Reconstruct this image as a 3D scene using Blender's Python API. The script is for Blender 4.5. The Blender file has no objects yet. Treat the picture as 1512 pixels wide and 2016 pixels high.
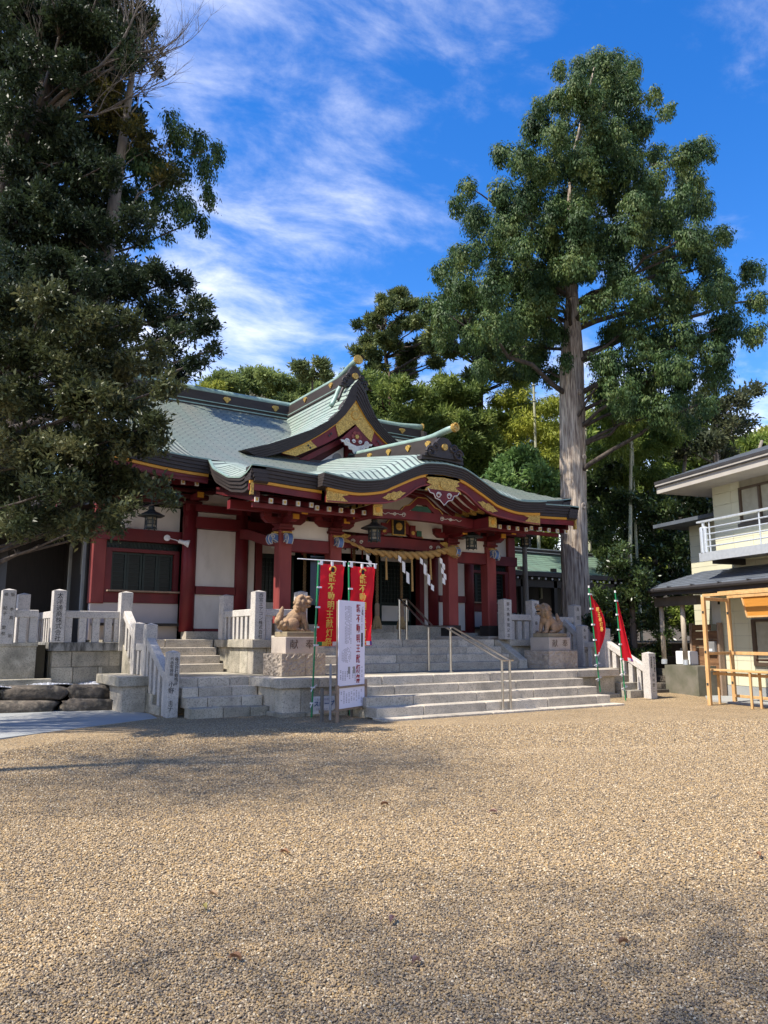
import bpy, bmesh, math, random
import numpy as np
from mathutils import Vector, Matrix

S = bpy.context.scene
COL = S.collection
random.seed(7)
rng = np.random.default_rng(7)

# ---------------------------------------------------------------- camera, sky, sun, exposure
CAM_YAW = math.radians(33.0)
CAM_PITCH = math.radians(9.37)
cam_data = bpy.data.cameras.new('camera')
cam_data.sensor_fit = 'VERTICAL'
cam_data.sensor_height = 36.0
cam_data.lens = 36.0 * 1515.0 / 2016.0
cam_data.clip_start = 0.1
cam_data.clip_end = 2000.0
cam = bpy.data.objects.new('camera', cam_data)
COL.objects.link(cam)
cam.location = (0, 0, 1.4)
cam.rotation_euler = (math.radians(90) + CAM_PITCH, 0, -CAM_YAW)
S.camera = cam

SUN_ELEV = math.radians(55)
SUN_DIR = Vector((-1.0, 0.05, 0.0)).normalized() * math.cos(SUN_ELEV) + Vector((0, 0, math.sin(SUN_ELEV)))

S.view_settings.view_transform = 'Standard'
S.view_settings.look = 'None'
S.view_settings.gamma = 1.0
S.view_settings.use_curve_mapping = False
S.view_settings.exposure = 1.0

W = bpy.data.worlds.new('World')
S.world = W
W.use_nodes = True
nt = W.node_tree
nt.nodes.clear()
def wn(t, **k):
    n = nt.nodes.new(t)
    for a, b in k.items():
        setattr(n, a, b)
    return n
w_out = wn('ShaderNodeOutputWorld')
w_bg = wn('ShaderNodeBackground')
sky = wn('ShaderNodeTexSky', sky_type='NISHITA')
sky.sun_disc = False
sky.sun_elevation = SUN_ELEV
sky.sun_rotation = math.atan2(SUN_DIR.x, SUN_DIR.y)
sky.altitude = 50
sky.air_density = 1.0
sky.dust_density = 0.3
sky.ozone_density = 1.6
hsv = wn('ShaderNodeHueSaturation')
hsv.inputs['Saturation'].default_value = 1.42
hsv.inputs['Value'].default_value = 0.98
hsv.inputs['Hue'].default_value = 0.512
nt.links.new(sky.outputs[0], hsv.inputs['Color'])
# thin streaked cloud: projected onto a flat cloud deck so that it foreshortens toward the horizon
tc = wn('ShaderNodeTexCoord')
sep = wn('ShaderNodeSeparateXYZ')
nt.links.new(tc.outputs['Generated'], sep.inputs[0])
def wmath(op, a, b=None):
    n = wn('ShaderNodeMath', operation=op)
    for i, v in enumerate((a, b)):
        if v is None: continue
        if isinstance(v, (int, float)): n.inputs[i].default_value = v
        else: nt.links.new(v, n.inputs[i])
    return n.outputs[0]
zc = wmath('MAXIMUM', sep.outputs['Z'], 0.0)
zc = wmath('ADD', zc, 0.12)
px = wmath('DIVIDE', sep.outputs['X'], zc)
py = wmath('DIVIDE', sep.outputs['Y'], zc)
comb = wn('ShaderNodeCombineXYZ')
nt.links.new(px, comb.inputs[0]); nt.links.new(py, comb.inputs[1])
mp = wn('ShaderNodeMapping')
mp.inputs['Rotation'].default_value = (0, 0, math.radians(25))
mp.inputs['Scale'].default_value = (0.7, 1.0, 1.0)
mp.inputs['Location'].default_value = (5.0, -1.0, 0.0)
nt.links.new(comb.outputs[0], mp.inputs['Vector'])
n1 = wn('ShaderNodeTexNoise'); n1.inputs['Scale'].default_value = 0.75; n1.inputs['Detail'].default_value = 3; n1.inputs['Roughness'].default_value = 0.5
n2 = wn('ShaderNodeTexNoise'); n2.inputs['Scale'].default_value = 5.0; n2.inputs['Detail'].default_value = 9; n2.inputs['Roughness'].default_value = 0.62; n2.inputs['Distortion'].default_value = 0.25
nt.links.new(mp.outputs[0], n1.inputs['Vector']); nt.links.new(mp.outputs[0], n2.inputs['Vector'])
hz = wmath('SUBTRACT', 1.0, sep.outputs['Z'])
hz = wmath('POWER', wmath('MAXIMUM', hz, 0.0), 3.2)
cov = wmath('ADD', wmath('MULTIPLY', n1.outputs[0], 1.05), wmath('MULTIPLY', n2.outputs[0], 0.55))
cov = wmath('ADD', cov, wmath('MULTIPLY', hz, 0.40))
ramp = wn('ShaderNodeMapRange'); ramp.interpolation_type = 'SMOOTHSTEP'
ramp.inputs['From Min'].default_value = 0.825; ramp.inputs['From Max'].default_value = 1.25
nt.links.new(cov, ramp.inputs['Value'])
mixc = wn('ShaderNodeMix', data_type='RGBA')
nt.links.new(ramp.outputs[0], mixc.inputs[0])
nt.links.new(hsv.outputs[0], mixc.inputs[6])
mixc.inputs[7].default_value = (7.0, 6.8, 6.45, 1)
nt.links.new(mixc.outputs[2], w_bg.inputs['Color'])
w_bg.inputs['Strength'].default_value = 0.14
nt.links.new(w_bg.outputs[0], w_out.inputs['Surface'])

sun_data = bpy.data.lights.new('sun', 'SUN')
sun_data.energy = 4.2
sun_data.angle = math.radians(0.8)
sun_data.color = (1.0, 0.93, 0.82)
sun = bpy.data.objects.new('sun', sun_data)
COL.objects.link(sun)
sun.rotation_euler = SUN_DIR.to_track_quat('Z', 'Y').to_euler()

# ---------------------------------------------------------------- materials
def lk(t, a, b): t.links.new(a, b)
MATS = {}
def mat(name, color, rough=0.7, color2=None, scale=6.0, amount=0.5, detail=4, bump=0.0, bump_scale=None,
        speck=None, speck_scale=120.0, speck_amt=0.35, metallic=0.0, spec=0.3, per_object=0.0, per_island=0.0,
        stretch=(1, 1, 1), transl=0.0, stain=None, stain_scale=1.5, stain_lo=0.55, stain_hi=0.75, coord='Object'):
    m = bpy.data.materials.new(name); m.use_nodes = True
    t = m.node_tree; b = t.nodes['Principled BSDF']
    b.inputs['Roughness'].default_value = rough
    b.inputs['Metallic'].default_value = metallic
    b.inputs['Specular IOR Level'].default_value = spec
    tcn = t.nodes.new('ShaderNodeTexCoord')
    mpn = t.nodes.new('ShaderNodeMapping'); mpn.inputs['Scale'].default_value = stretch
    lk(t, tcn.outputs[coord], mpn.inputs[0])
    vec = mpn.outputs[0]
    c1 = (*color, 1); c2 = (*(color2 or tuple(x * 0.6 for x in color)), 1)
    no = t.nodes.new('ShaderNodeTexNoise'); no.inputs['Scale'].default_value = scale; no.inputs['Detail'].default_value = detail
    lk(t, vec, no.inputs['Vector'])
    mr = t.nodes.new('ShaderNodeMapRange'); mr.inputs['From Min'].default_value = 0.35; mr.inputs['From Max'].default_value = 0.68
    mr.inputs['To Max'].default_value = amount
    lk(t, no.outputs[0], mr.inputs['Value'])
    mx = t.nodes.new('ShaderNodeMix'); mx.data_type = 'RGBA'
    mx.inputs[6].default_value = c1; mx.inputs[7].default_value = c2
    lk(t, mr.outputs[0], mx.inputs[0])
    col = mx.outputs[2]
    if speck is not None:
        n3 = t.nodes.new('ShaderNodeTexNoise'); n3.inputs['Scale'].default_value = speck_scale; n3.inputs['Detail'].default_value = 2
        lk(t, vec, n3.inputs['Vector'])
        r3 = t.nodes.new('ShaderNodeMapRange'); r3.inputs['From Min'].default_value = 0.5; r3.inputs['From Max'].default_value = 0.68; r3.inputs['To Max'].default_value = speck_amt
        lk(t, n3.outputs[0], r3.inputs['Value'])
        m3 = t.nodes.new('ShaderNodeMix'); m3.data_type = 'RGBA'; m3.inputs[7].default_value = (*speck, 1)
        lk(t, col, m3.inputs[6]); lk(t, r3.outputs[0], m3.inputs[0]); col = m3.outputs[2]
    if stain is not None:
        n4 = t.nodes.new('ShaderNodeTexNoise'); n4.inputs['Scale'].default_value = stain_scale; n4.inputs['Detail'].default_value = 6
        n4.inputs['Roughness'].default_value = 0.65
        lk(t, vec, n4.inputs['Vector'])
        r4 = t.nodes.new('ShaderNodeMapRange'); r4.inputs['From Min'].default_value = stain_lo; r4.inputs['From Max'].default_value = stain_hi; r4.inputs['To Max'].default_value = 0.85
        lk(t, n4.outputs[0], r4.inputs['Value'])
        m4 = t.nodes.new('ShaderNodeMix'); m4.data_type = 'RGBA'; m4.inputs[7].default_value = (*stain, 1)
        lk(t, col, m4.inputs[6]); lk(t, r4.outputs[0], m4.inputs[0]); col = m4.outputs[2]
    if per_object or per_island:
        if per_object:
            rn = t.nodes.new('ShaderNodeObjectInfo').outputs['Random']; amt = per_object
        else:
            rn = t.nodes.new('ShaderNodeNewGeometry').outputs['Random Per Island']; amt = per_island
        h = t.nodes.new('ShaderNodeHueSaturation')
        r5 = t.nodes.new('ShaderNodeMapRange'); r5.inputs['To Min'].default_value = 1 - amt; r5.inputs['To Max'].default_value = 1 + amt
        lk(t, rn, r5.inputs['Value']); lk(t, r5.outputs[0], h.inputs['Value'])
        lk(t, col, h.inputs['Color']); col = h.outputs[0]
    lk(t, col, b.inputs['Base Color'])
    if bump:
        nb = t.nodes.new('ShaderNodeTexNoise'); nb.inputs['Scale'].default_value = bump_scale or scale * 6; nb.inputs['Detail'].default_value = 5
        lk(t, vec, nb.inputs['Vector'])
        bp = t.nodes.new('ShaderNodeBump'); bp.inputs['Strength'].default_value = bump; bp.inputs['Distance'].default_value = 0.02
        lk(t, nb.outputs[0], bp.inputs['Height']); lk(t, bp.outputs[0], b.inputs['Normal'])
    if transl:
        tr = t.nodes.new('ShaderNodeBsdfTranslucent'); lk(t, col, tr.inputs['Color'])
        ms = t.nodes.new('ShaderNodeMixShader'); ms.inputs[0].default_value = transl
        out = t.nodes['Material Output']
        lk(t, b.outputs[0], ms.inputs[1]); lk(t, tr.outputs[0], ms.inputs[2]); lk(t, ms.outputs[0], out.inputs['Surface'])
    MATS[name] = m
    return m

granite = mat('granite', (0.55, 0.485, 0.385), 0.8, (0.37, 0.33, 0.265), 5, 0.8, 6, 0.25, 60, (0.17, 0.155, 0.135), 42, 0.62, per_object=0.18, stain=(0.19, 0.175, 0.14), stain_scale=1.6, stain_lo=0.53, stain_hi=0.85)
granite_old = mat('granite_old', (0.42, 0.375, 0.295), 0.85, (0.26, 0.24, 0.185), 4, 0.9, 6, 0.3, 60, (0.12, 0.11, 0.09), 40, 0.65, per_object=0.2, stain=(0.085, 0.08, 0.06), stain_scale=1.9, stain_lo=0.50, stain_hi=0.8)
granite_pale = mat('granite_pale', (0.55, 0.51, 0.46), 0.75, (0.43, 0.40, 0.36), 6, 0.7, 5, 0.15, 80, (0.20, 0.195, 0.19), 48, 0.6, per_object=0.08, stain=(0.27, 0.255, 0.225), stain_scale=2.4, stain_lo=0.56, stain_hi=0.85)
granite_stained = mat('granite_stained', (0.30, 0.29, 0.26), 0.9, (0.18, 0.17, 0.15), 3, 0.8, 5, 0.25, 60, (0.1, 0.1, 0.09), 42, 0.5, stain=(0.03, 0.028, 0.025), stain_scale=3.0, stain_lo=0.42, stain_hi=0.62, stretch=(2.2, 2.2, 0.7))
granite_pink = mat('granite_pink', (0.48, 0.41, 0.34), 0.85, (0.36, 0.31, 0.26), 3, 0.7, 4, 0.15, 80, (0.2, 0.17, 0.15), 130, 0.5, per_object=0.08)
granite_rough = mat('granite_rough', (0.44, 0.37, 0.295), 0.95, (0.29, 0.24, 0.19), 9, 0.8, 6, 1.0, 22, (0.18, 0.14, 0.12), 60, 0.5, per_object=0.08)
sandstone = mat('sandstone', (0.40, 0.255, 0.145), 0.95, (0.26, 0.18, 0.115), 6, 0.9, 6, 0.5, 60, (0.15, 0.11, 0.08), 45, 0.5, stain=(0.16, 0.13, 0.09), stain_scale=5, stain_lo=0.5, stain_hi=0.75)
sandstone_base = mat('sandstone_base', (0.30, 0.24, 0.15), 0.95, (0.2, 0.165, 0.11), 6, 0.8, 5, 0.4, 60)
rock = mat('rock', (0.095, 0.078, 0.062), 0.95, (0.035, 0.033, 0.029), 5, 0.9, 7, 0.8, 18, (0.25, 0.21, 0.16), 12, 0.35, per_object=0.25)
concrete = mat('concrete', (0.34, 0.335, 0.315), 0.85, (0.25, 0.27, 0.27), 1.2, 0.8, 6, 0.1, 120, (0.2, 0.21, 0.2), 90, 0.25, stain=(0.16, 0.165, 0.155), stain_scale=0.8)
concrete_mossy = mat('concrete_mossy', (0.18, 0.165, 0.13), 0.9, (0.10, 0.10, 0.065), 3, 0.9, 6, 0.3, 60)
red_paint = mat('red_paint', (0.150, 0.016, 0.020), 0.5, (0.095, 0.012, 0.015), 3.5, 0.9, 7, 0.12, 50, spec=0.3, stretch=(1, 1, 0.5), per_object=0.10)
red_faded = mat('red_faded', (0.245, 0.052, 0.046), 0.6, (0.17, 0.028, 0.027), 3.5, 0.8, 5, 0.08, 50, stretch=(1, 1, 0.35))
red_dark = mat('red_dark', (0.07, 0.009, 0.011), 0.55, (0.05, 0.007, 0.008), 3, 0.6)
plaster = mat('plaster', (0.68, 0.645, 0.605), 0.85, (0.58, 0.55, 0.51), 1.8, 0.9, 7, 0.06, 60, stain=(0.42, 0.39, 0.35), stain_scale=1.4, stain_lo=0.54, stain_hi=0.95, stretch=(1.6, 1.6, 0.7))
plaster_pink = mat('plaster_pink', (0.52, 0.46, 0.44), 0.9, (0.44, 0.39, 0.38), 1.6, 0.8, 6, 0.08, 70)
gold = mat('gold', (0.66, 0.43, 0.11), 0.45, (0.30, 0.18, 0.04), 32, 1.0, 4, 0.9, 36, metallic=0.55, spec=0.5)
ochre = mat('ochre', (0.58, 0.28, 0.03), 0.55, (0.48, 0.22, 0.025), 3, 0.6)
white_trim = mat('white_trim', (0.58, 0.55, 0.49), 0.6, (0.46, 0.44, 0.39), 8, 0.6)
blue_paint = mat('blue_paint', (0.10, 0.19, 0.42), 0.5, (0.06, 0.11, 0.26), 9, 0.7)
green_paint = mat('green_paint', (0.03, 0.11, 0.075), 0.5, (0.02, 0.07, 0.05), 9, 0.7)
dark_band = mat('dark_band', (0.045, 0.036, 0.033), 0.6, (0.03, 0.024, 0.022), 2.5, 0.7, 5, 0.06, 40, stretch=(1, 1, 3))
dark_bronze = mat('dark_bronze', (0.05, 0.043, 0.042), 0.5, (0.03, 0.027, 0.027), 6, 0.7, metallic=0.3)
iron = mat('iron', (0.035, 0.042, 0.045), 0.5, (0.06, 0.075, 0.075), 10, 0.7, metallic=0.4)
dark_wood = mat('dark_wood', (0.022, 0.017, 0.015), 0.6, (0.012, 0.010, 0.009), 5, 0.7, stretch=(4, 4, 0.6))
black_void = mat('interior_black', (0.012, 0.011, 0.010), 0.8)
sash_green = mat('sash_green', (0.010, 0.024, 0.022), 0.45, (0.006, 0.014, 0.013), 5, 0.6)
steel = mat('steel', (0.50, 0.47, 0.43), 0.28, (0.42, 0.40, 0.37), 20, 0.5, metallic=1.0)
galv = mat('galvanised', (0.60, 0.64, 0.67), 0.4, (0.48, 0.52, 0.55), 14, 0.7, metallic=0.45)
straw = mat('straw', (0.46, 0.29, 0.11), 0.9, (0.30, 0.18, 0.065), 60, 0.8, 3, 0.4, 150)
straw_pale = mat('straw_pale', (0.46, 0.33, 0.17), 0.9, (0.3, 0.2, 0.09), 80, 0.8, 3, 0.5, 150)
rope_brown = mat('rope_brown', (0.20, 0.125, 0.06), 0.9, (0.12, 0.075, 0.035), 50, 0.8, 3, 0.4, 150)
paper = mat('paper', (0.80, 0.80, 0.80), 0.8, (0.74, 0.74, 0.74), 5, 0.5)
paper_shaded = mat('paper_shaded', (0.72, 0.70, 0.80), 0.7, (0.66, 0.64, 0.75), 2.5, 0.6, 4, 0.03, 20)  # white poster paper; lavender tint of its shade is put into the colour
banner_red = mat('banner_red', (0.78, 0.012, 0.028), 0.6, (0.66, 0.010, 0.024), 4, 0.6, transl=0.42)
banner_gold = mat('banner_gold', (0.85, 0.55, 0.10), 0.6)
pole_green = mat('pole_green', (0.015, 0.20, 0.075), 0.35, (0.012, 0.16, 0.06), 8, 0.5)
white_plastic = mat('white_plastic', (0.80, 0.79, 0.80), 0.4)
ink = mat('ink', (0.012, 0.012, 0.014), 0.7)
ink_grey = mat('ink_grey', (0.36, 0.35, 0.42), 0.8)
ink_faint = mat('ink_faint', (0.42, 0.40, 0.47), 0.8)
ink_red = mat('ink_red', (0.33, 0.018, 0.03), 0.7)
ink_blue = mat('ink_blue', (0.03, 0.09, 0.24), 0.7)
weathered_wood = mat('weathered_wood', (0.30, 0.215, 0.15), 0.85, (0.20, 0.14, 0.10), 5, 0.8, 6, 0.2, 60, stretch=(5, 5, 0.6))
grey_wood = mat('grey_wood', (0.16, 0.145, 0.125), 0.9, (0.09, 0.08, 0.07), 5, 0.8, 6, 0.2, 60, stretch=(5, 5, 0.5))
timber = mat('timber', (0.60, 0.37, 0.16), 0.65, (0.46, 0.26, 0.10), 6, 0.8, 6, 0.1, 60, stretch=(2, 2, 0.5))
timber_orange = mat('timber_orange', (0.52, 0.235, 0.045), 0.55, (0.42, 0.18, 0.03), 4, 0.8, 6, stretch=(0.6, 0.6, 4))
plank_brown = mat('plank_brown', (0.20, 0.105, 0.05), 0.8, (0.12, 0.06, 0.03), 4, 0.9, 6, 0.15, 50, stretch=(0.6, 0.6, 5), per_object=0.22)
table_brown = mat('table_brown', (0.12, 0.05, 0.028), 0.5, (0.08, 0.034, 0.02), 4, 0.8)
slate = mat('slate', (0.10, 0.115, 0.135), 0.75, (0.065, 0.075, 0.09), 3, 0.8, 5, 0.15, 40)
fascia_beige = mat('fascia_beige', (0.40, 0.37, 0.32), 0.8, (0.33, 0.30, 0.26), 3, 0.7)
fascia_dark = mat('fascia_dark', (0.045, 0.042, 0.042), 0.5)
fascia_brown = mat('fascia_brown', (0.10, 0.085, 0.07), 0.8)
siding = mat('siding', (0.60, 0.575, 0.41), 0.8, (0.53, 0.51, 0.365), 1.4, 0.7, 5, 0.05, 80, per_object=0.03)
window_brown = mat('window_brown', (0.12, 0.085, 0.06), 0.4, metallic=0.3)
glass_dark = mat('glass_dark', (0.014, 0.019, 0.020), 0.25, spec=0.10)
glass_curtain = mat('curtain', (0.42, 0.38, 0.31), 0.8, (0.30, 0.27, 0.22), 30, 0.7, stretch=(2, 2, 0.05))
white_paint = mat('white_paint', (0.76, 0.77, 0.76), 0.6, (0.68, 0.69, 0.69), 3, 0.5)
column_wood = mat('column_wood', (0.42, 0.36, 0.28), 0.8, (0.31, 0.26, 0.20), 5, 0.8, 5, stretch=(4, 4, 0.5))
metal_grey = mat('metal_grey', (0.28, 0.28, 0.28), 0.5, metallic=0.2)
bamboo_pole = mat('bamboo_pole', (0.42, 0.42, 0.30), 0.6, (0.3, 0.3, 0.2), 6, 0.6)
pvc_grey = mat('pvc_grey', (0.24, 0.245, 0.26), 0.5)

def bark_mat(name, c1, c2, sc=3.0, st=(3.5, 3.5, 0.35)):
    return mat(name, c1, 0.95, c2, sc, 1.0, 8, 1.0, sc * 3, None, stretch=st)
bark_cypress = bark_mat('bark_cypress', (0.56, 0.47, 0.37), (0.13, 0.09, 0.07), 6.5, (3.5, 3.5, 0.28))
bark_dark = bark_mat('bark_dark', (0.10, 0.08, 0.065), (0.045, 0.036, 0.03))
bark_grey = bark_mat('bark_grey', (0.27, 0.24, 0.20), (0.15, 0.13, 0.11))
bark_twig = bark_mat('bark_twig', (0.15, 0.13, 0.11), (0.09, 0.075, 0.06))
bark_red = bark_mat('bark_red', (0.16, 0.10, 0.07), (0.07, 0.045, 0.032))

def leaf_mat(name, dark, mid, light, transl=0.35, rough=0.55, clump=1.1, spec=0.25):
    m = bpy.data.materials.new(name); m.use_nodes = True
    t = m.node_tree; b = t.nodes['Principled BSDF']
    b.inputs['Roughness'].default_value = rough; b.inputs['Specular IOR Level'].default_value = spec
    geo = t.nodes.new('ShaderNodeNewGeometry')
    tcn = t.nodes.new('ShaderNodeTexCoord')
    no = t.nodes.new('ShaderNodeTexNoise'); no.inputs['Scale'].default_value = clump; no.inputs['Detail'].default_value = 2
    lk(t, tcn.outputs['Object'], no.inputs['Vector'])
    ad = t.nodes.new('ShaderNodeMath'); ad.operation = 'MULTIPLY_ADD'; ad.inputs[1].default_value = 0.36; 
    lk(t, geo.outputs['Random Per Island'], ad.inputs[0])
    sb = t.nodes.new('ShaderNodeMath'); sb.operation = 'MULTIPLY_ADD'; sb.inputs[1].default_value = 1.7; sb.inputs[2].default_value = -0.54
    lk(t, no.outputs[0], sb.inputs[0]); lk(t, sb.outputs[0], ad.inputs[2])
    cr = t.nodes.new('ShaderNodeValToRGB')
    cr.color_ramp.elements[0].position = 0.12; cr.color_ramp.elements[0].color = (*dark, 1)
    cr.color_ramp.elements[1].position = 0.95; cr.color_ramp.elements[1].color = (*light, 1)
    e = cr.color_ramp.elements.new(0.55); e.color = (*mid, 1)
    lk(t, ad.outputs[0], cr.inputs[0])
    lk(t, cr.outputs[0], b.inputs['Base Color'])
    tr = t.nodes.new('ShaderNodeBsdfTranslucent'); lk(t, cr.outputs[0], tr.inputs['Color'])
    ms = t.nodes.new('ShaderNodeMixShader'); ms.inputs[0].default_value = transl
    lk(t, b.outputs[0], ms.inputs[1]); lk(t, tr.outputs[0], ms.inputs[2]); lk(t, ms.outputs[0], t.nodes['Material Output'].inputs['Surface'])
    return m
leaf_cypress = leaf_mat('leaf_cypress', (0.026, 0.056, 0.021), (0.068, 0.120, 0.036), (0.185, 0.225, 0.062))
leaf_oak = leaf_mat('leaf_oak', (0.030, 0.042, 0.019), (0.068, 0.084, 0.035), (0.20, 0.20, 0.09), 0.25, 0.45)
leaf_oak_dark = leaf_mat('leaf_oak_dark', (0.016, 0.026, 0.014), (0.032, 0.050, 0.024), (0.062, 0.085, 0.034), 0.25, 0.45)
leaf_autumn = leaf_mat('leaf_autumn', (0.05, 0.06, 0.02), (0.11, 0.105, 0.03), (0.30, 0.22, 0.04), 0.4)
leaf_sugi = leaf_mat('leaf_sugi', (0.065, 0.105, 0.026), (0.160, 0.220, 0.052), (0.32, 0.37, 0.095), 0.4)
leaf_pine = leaf_mat('leaf_pine', (0.05, 0.078, 0.029), (0.12, 0.155, 0.05), (0.25, 0.265, 0.085), 0.25)
leaf_bamboo = leaf_mat('leaf_bamboo', (0.16, 0.20, 0.035), (0.34, 0.38, 0.06), (0.56, 0.55, 0.11), 0.45)
leaf_bamboo_green = leaf_mat('leaf_bamboo_green', (0.075, 0.12, 0.026), (0.17, 0.235, 0.045), (0.32, 0.36, 0.08), 0.4)
leaf_fresh = leaf_mat('leaf_fresh', (0.06, 0.115, 0.034), (0.12, 0.21, 0.06), (0.24, 0.34, 0.11), 0.35)
leaf_camellia = leaf_mat('leaf_camellia', (0.022, 0.040, 0.016), (0.05, 0.082, 0.026), (0.12, 0.165, 0.05), 0.2, 0.3, spec=0.5)
leaf_yellowish = leaf_mat('leaf_yellowish', (0.16, 0.19, 0.03), (0.27, 0.295, 0.05), (0.40, 0.40, 0.075), 0.4)
leaf_hill = leaf_mat('leaf_hill', (0.11, 0.155, 0.05), (0.20, 0.255, 0.08), (0.32, 0.37, 0.12), 0.35, clump=0.25)
leaf_greyish = leaf_mat('leaf_greyish', (0.10, 0.105, 0.07), (0.17, 0.165, 0.11), (0.26, 0.24, 0.17), 0.35)
leaf_loose = leaf_mat('leaf_loose', (0.03, 0.045, 0.024), (0.075, 0.09, 0.045), (0.16, 0.17, 0.085), 0.4)

# copper roofing: seams laid along the UV v axis
def copper_mat(name, row, width, c1, c2, c3, seam=(0.05, 0.065, 0.06), mort=0.012, streak=True):
    m = bpy.data.materials.new(name); m.use_nodes = True
    t = m.node_tree; b = t.nodes['Principled BSDF']
    b.inputs['Roughness'].default_value = 0.5; b.inputs['Metallic'].default_value = 0.15
    uv = t.nodes.new('ShaderNodeUVMap')
    br = t.nodes.new('ShaderNodeTexBrick'); br.inputs['Scale'].default_value = 1.0
    br.inputs['Brick Width'].default_value = width * 3.0; br.inputs['Row Height'].default_value = row
    br.inputs['Mortar Size'].default_value = mort; br.inputs['Mortar Smooth'].default_value = 0.1
    br.inputs['Color1'].default_value = (*c1, 1); br.inputs['Color2'].default_value = (*c2, 1); br.inputs['Mortar'].default_value = (*seam, 1)
    br.inputs['Bias'].default_value = -0.1
    mpu = t.nodes.new('ShaderNodeMapping'); mpu.inputs['Scale'].default_value = (3.0, 1, 1); lk(t, uv.outputs[0], mpu.inputs[0]); lk(t, mpu.outputs[0], br.inputs['Vector'])
    no = t.nodes.new('ShaderNodeTexNoise'); no.inputs['Scale'].default_value = 1.1; no.inputs['Detail'].default_value = 7; no.inputs['Roughness'].default_value = 0.6
    mp_ = t.nodes.new('ShaderNodeMapping'); mp_.inputs['Scale'].default_value = (2.2, 0.5, 1) if streak else (1, 1, 1)
    lk(t, uv.outputs[0], mp_.inputs[0]); lk(t, mp_.outputs[0], no.inputs['Vector'])
    mr = t.nodes.new('ShaderNodeMapRange'); mr.inputs['From Min'].default_value = 0.40; mr.inputs['From Max'].default_value = 0.72; mr.inputs['To Max'].default_value = 0.8
    lk(t, no.outputs[0], mr.inputs['Value'])
    mx = t.nodes.new('ShaderNodeMix'); mx.data_type = 'RGBA'; mx.inputs[7].default_value = (*c3, 1)
    lk(t, br.outputs['Color'], mx.inputs[6]); lk(t, mr.outputs[0], mx.inputs[0])
    # keep seams dark
    mx2 = t.nodes.new('ShaderNodeMix'); mx2.data_type = 'RGBA'; mx2.inputs[7].default_value = (*seam, 1)
    lk(t, mx.outputs[2], mx2.inputs[6]); lk(t, br.outputs['Fac'], mx2.inputs[0])
    lk(t, mx2.outputs[2], b.inputs['Base Color'])
    # each row tilts a little: saw-tooth relief
    sp = t.nodes.new('ShaderNodeSeparateXYZ'); lk(t, uv.outputs[0], sp.inputs[0])
    dv = t.nodes.new('ShaderNodeMath'); dv.operation = 'DIVIDE'; dv.inputs[1].default_value = row; lk(t, sp.outputs['Y'], dv.inputs[0])
    fr = t.nodes.new('ShaderNodeMath'); fr.operation = 'FRACT'; lk(t, dv.outputs[0], fr.inputs[0])
    bp = t.nodes.new('ShaderNodeBump'); bp.inputs['Strength'].default_value = 0.6; bp.inputs['Distance'].default_value = 0.015; bp.invert = False
    lk(t, fr.outputs[0], bp.inputs['Height']); lk(t, bp.outputs[0], b.inputs['Normal'])
    return m
copper = copper_mat('copper', 0.135, 0.50, (0.255, 0.30, 0.245), (0.215, 0.26, 0.21), (0.29, 0.28, 0.225), mort=0.034)
copper_green = copper_mat('copper_green', 0.15, 0.60, (0.31, 0.39, 0.325), (0.265, 0.345, 0.285), (0.34, 0.36, 0.31), mort=0.022)
copper_shed = copper_mat('copper_shed', 0.17, 0.7, (0.19, 0.30, 0.215), (0.155, 0.25, 0.18), (0.14, 0.18, 0.13), mort=0.016)
copper_plain = mat('copper_plain', (0.27, 0.38, 0.32), 0.5, (0.18, 0.25, 0.22), 5, 0.8, 5, 0.1, 30, metallic=0.15)
# ---------------------------------------------------------------- building helpers
OFF = {}
def vec(*a): return Vector(a)

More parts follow.
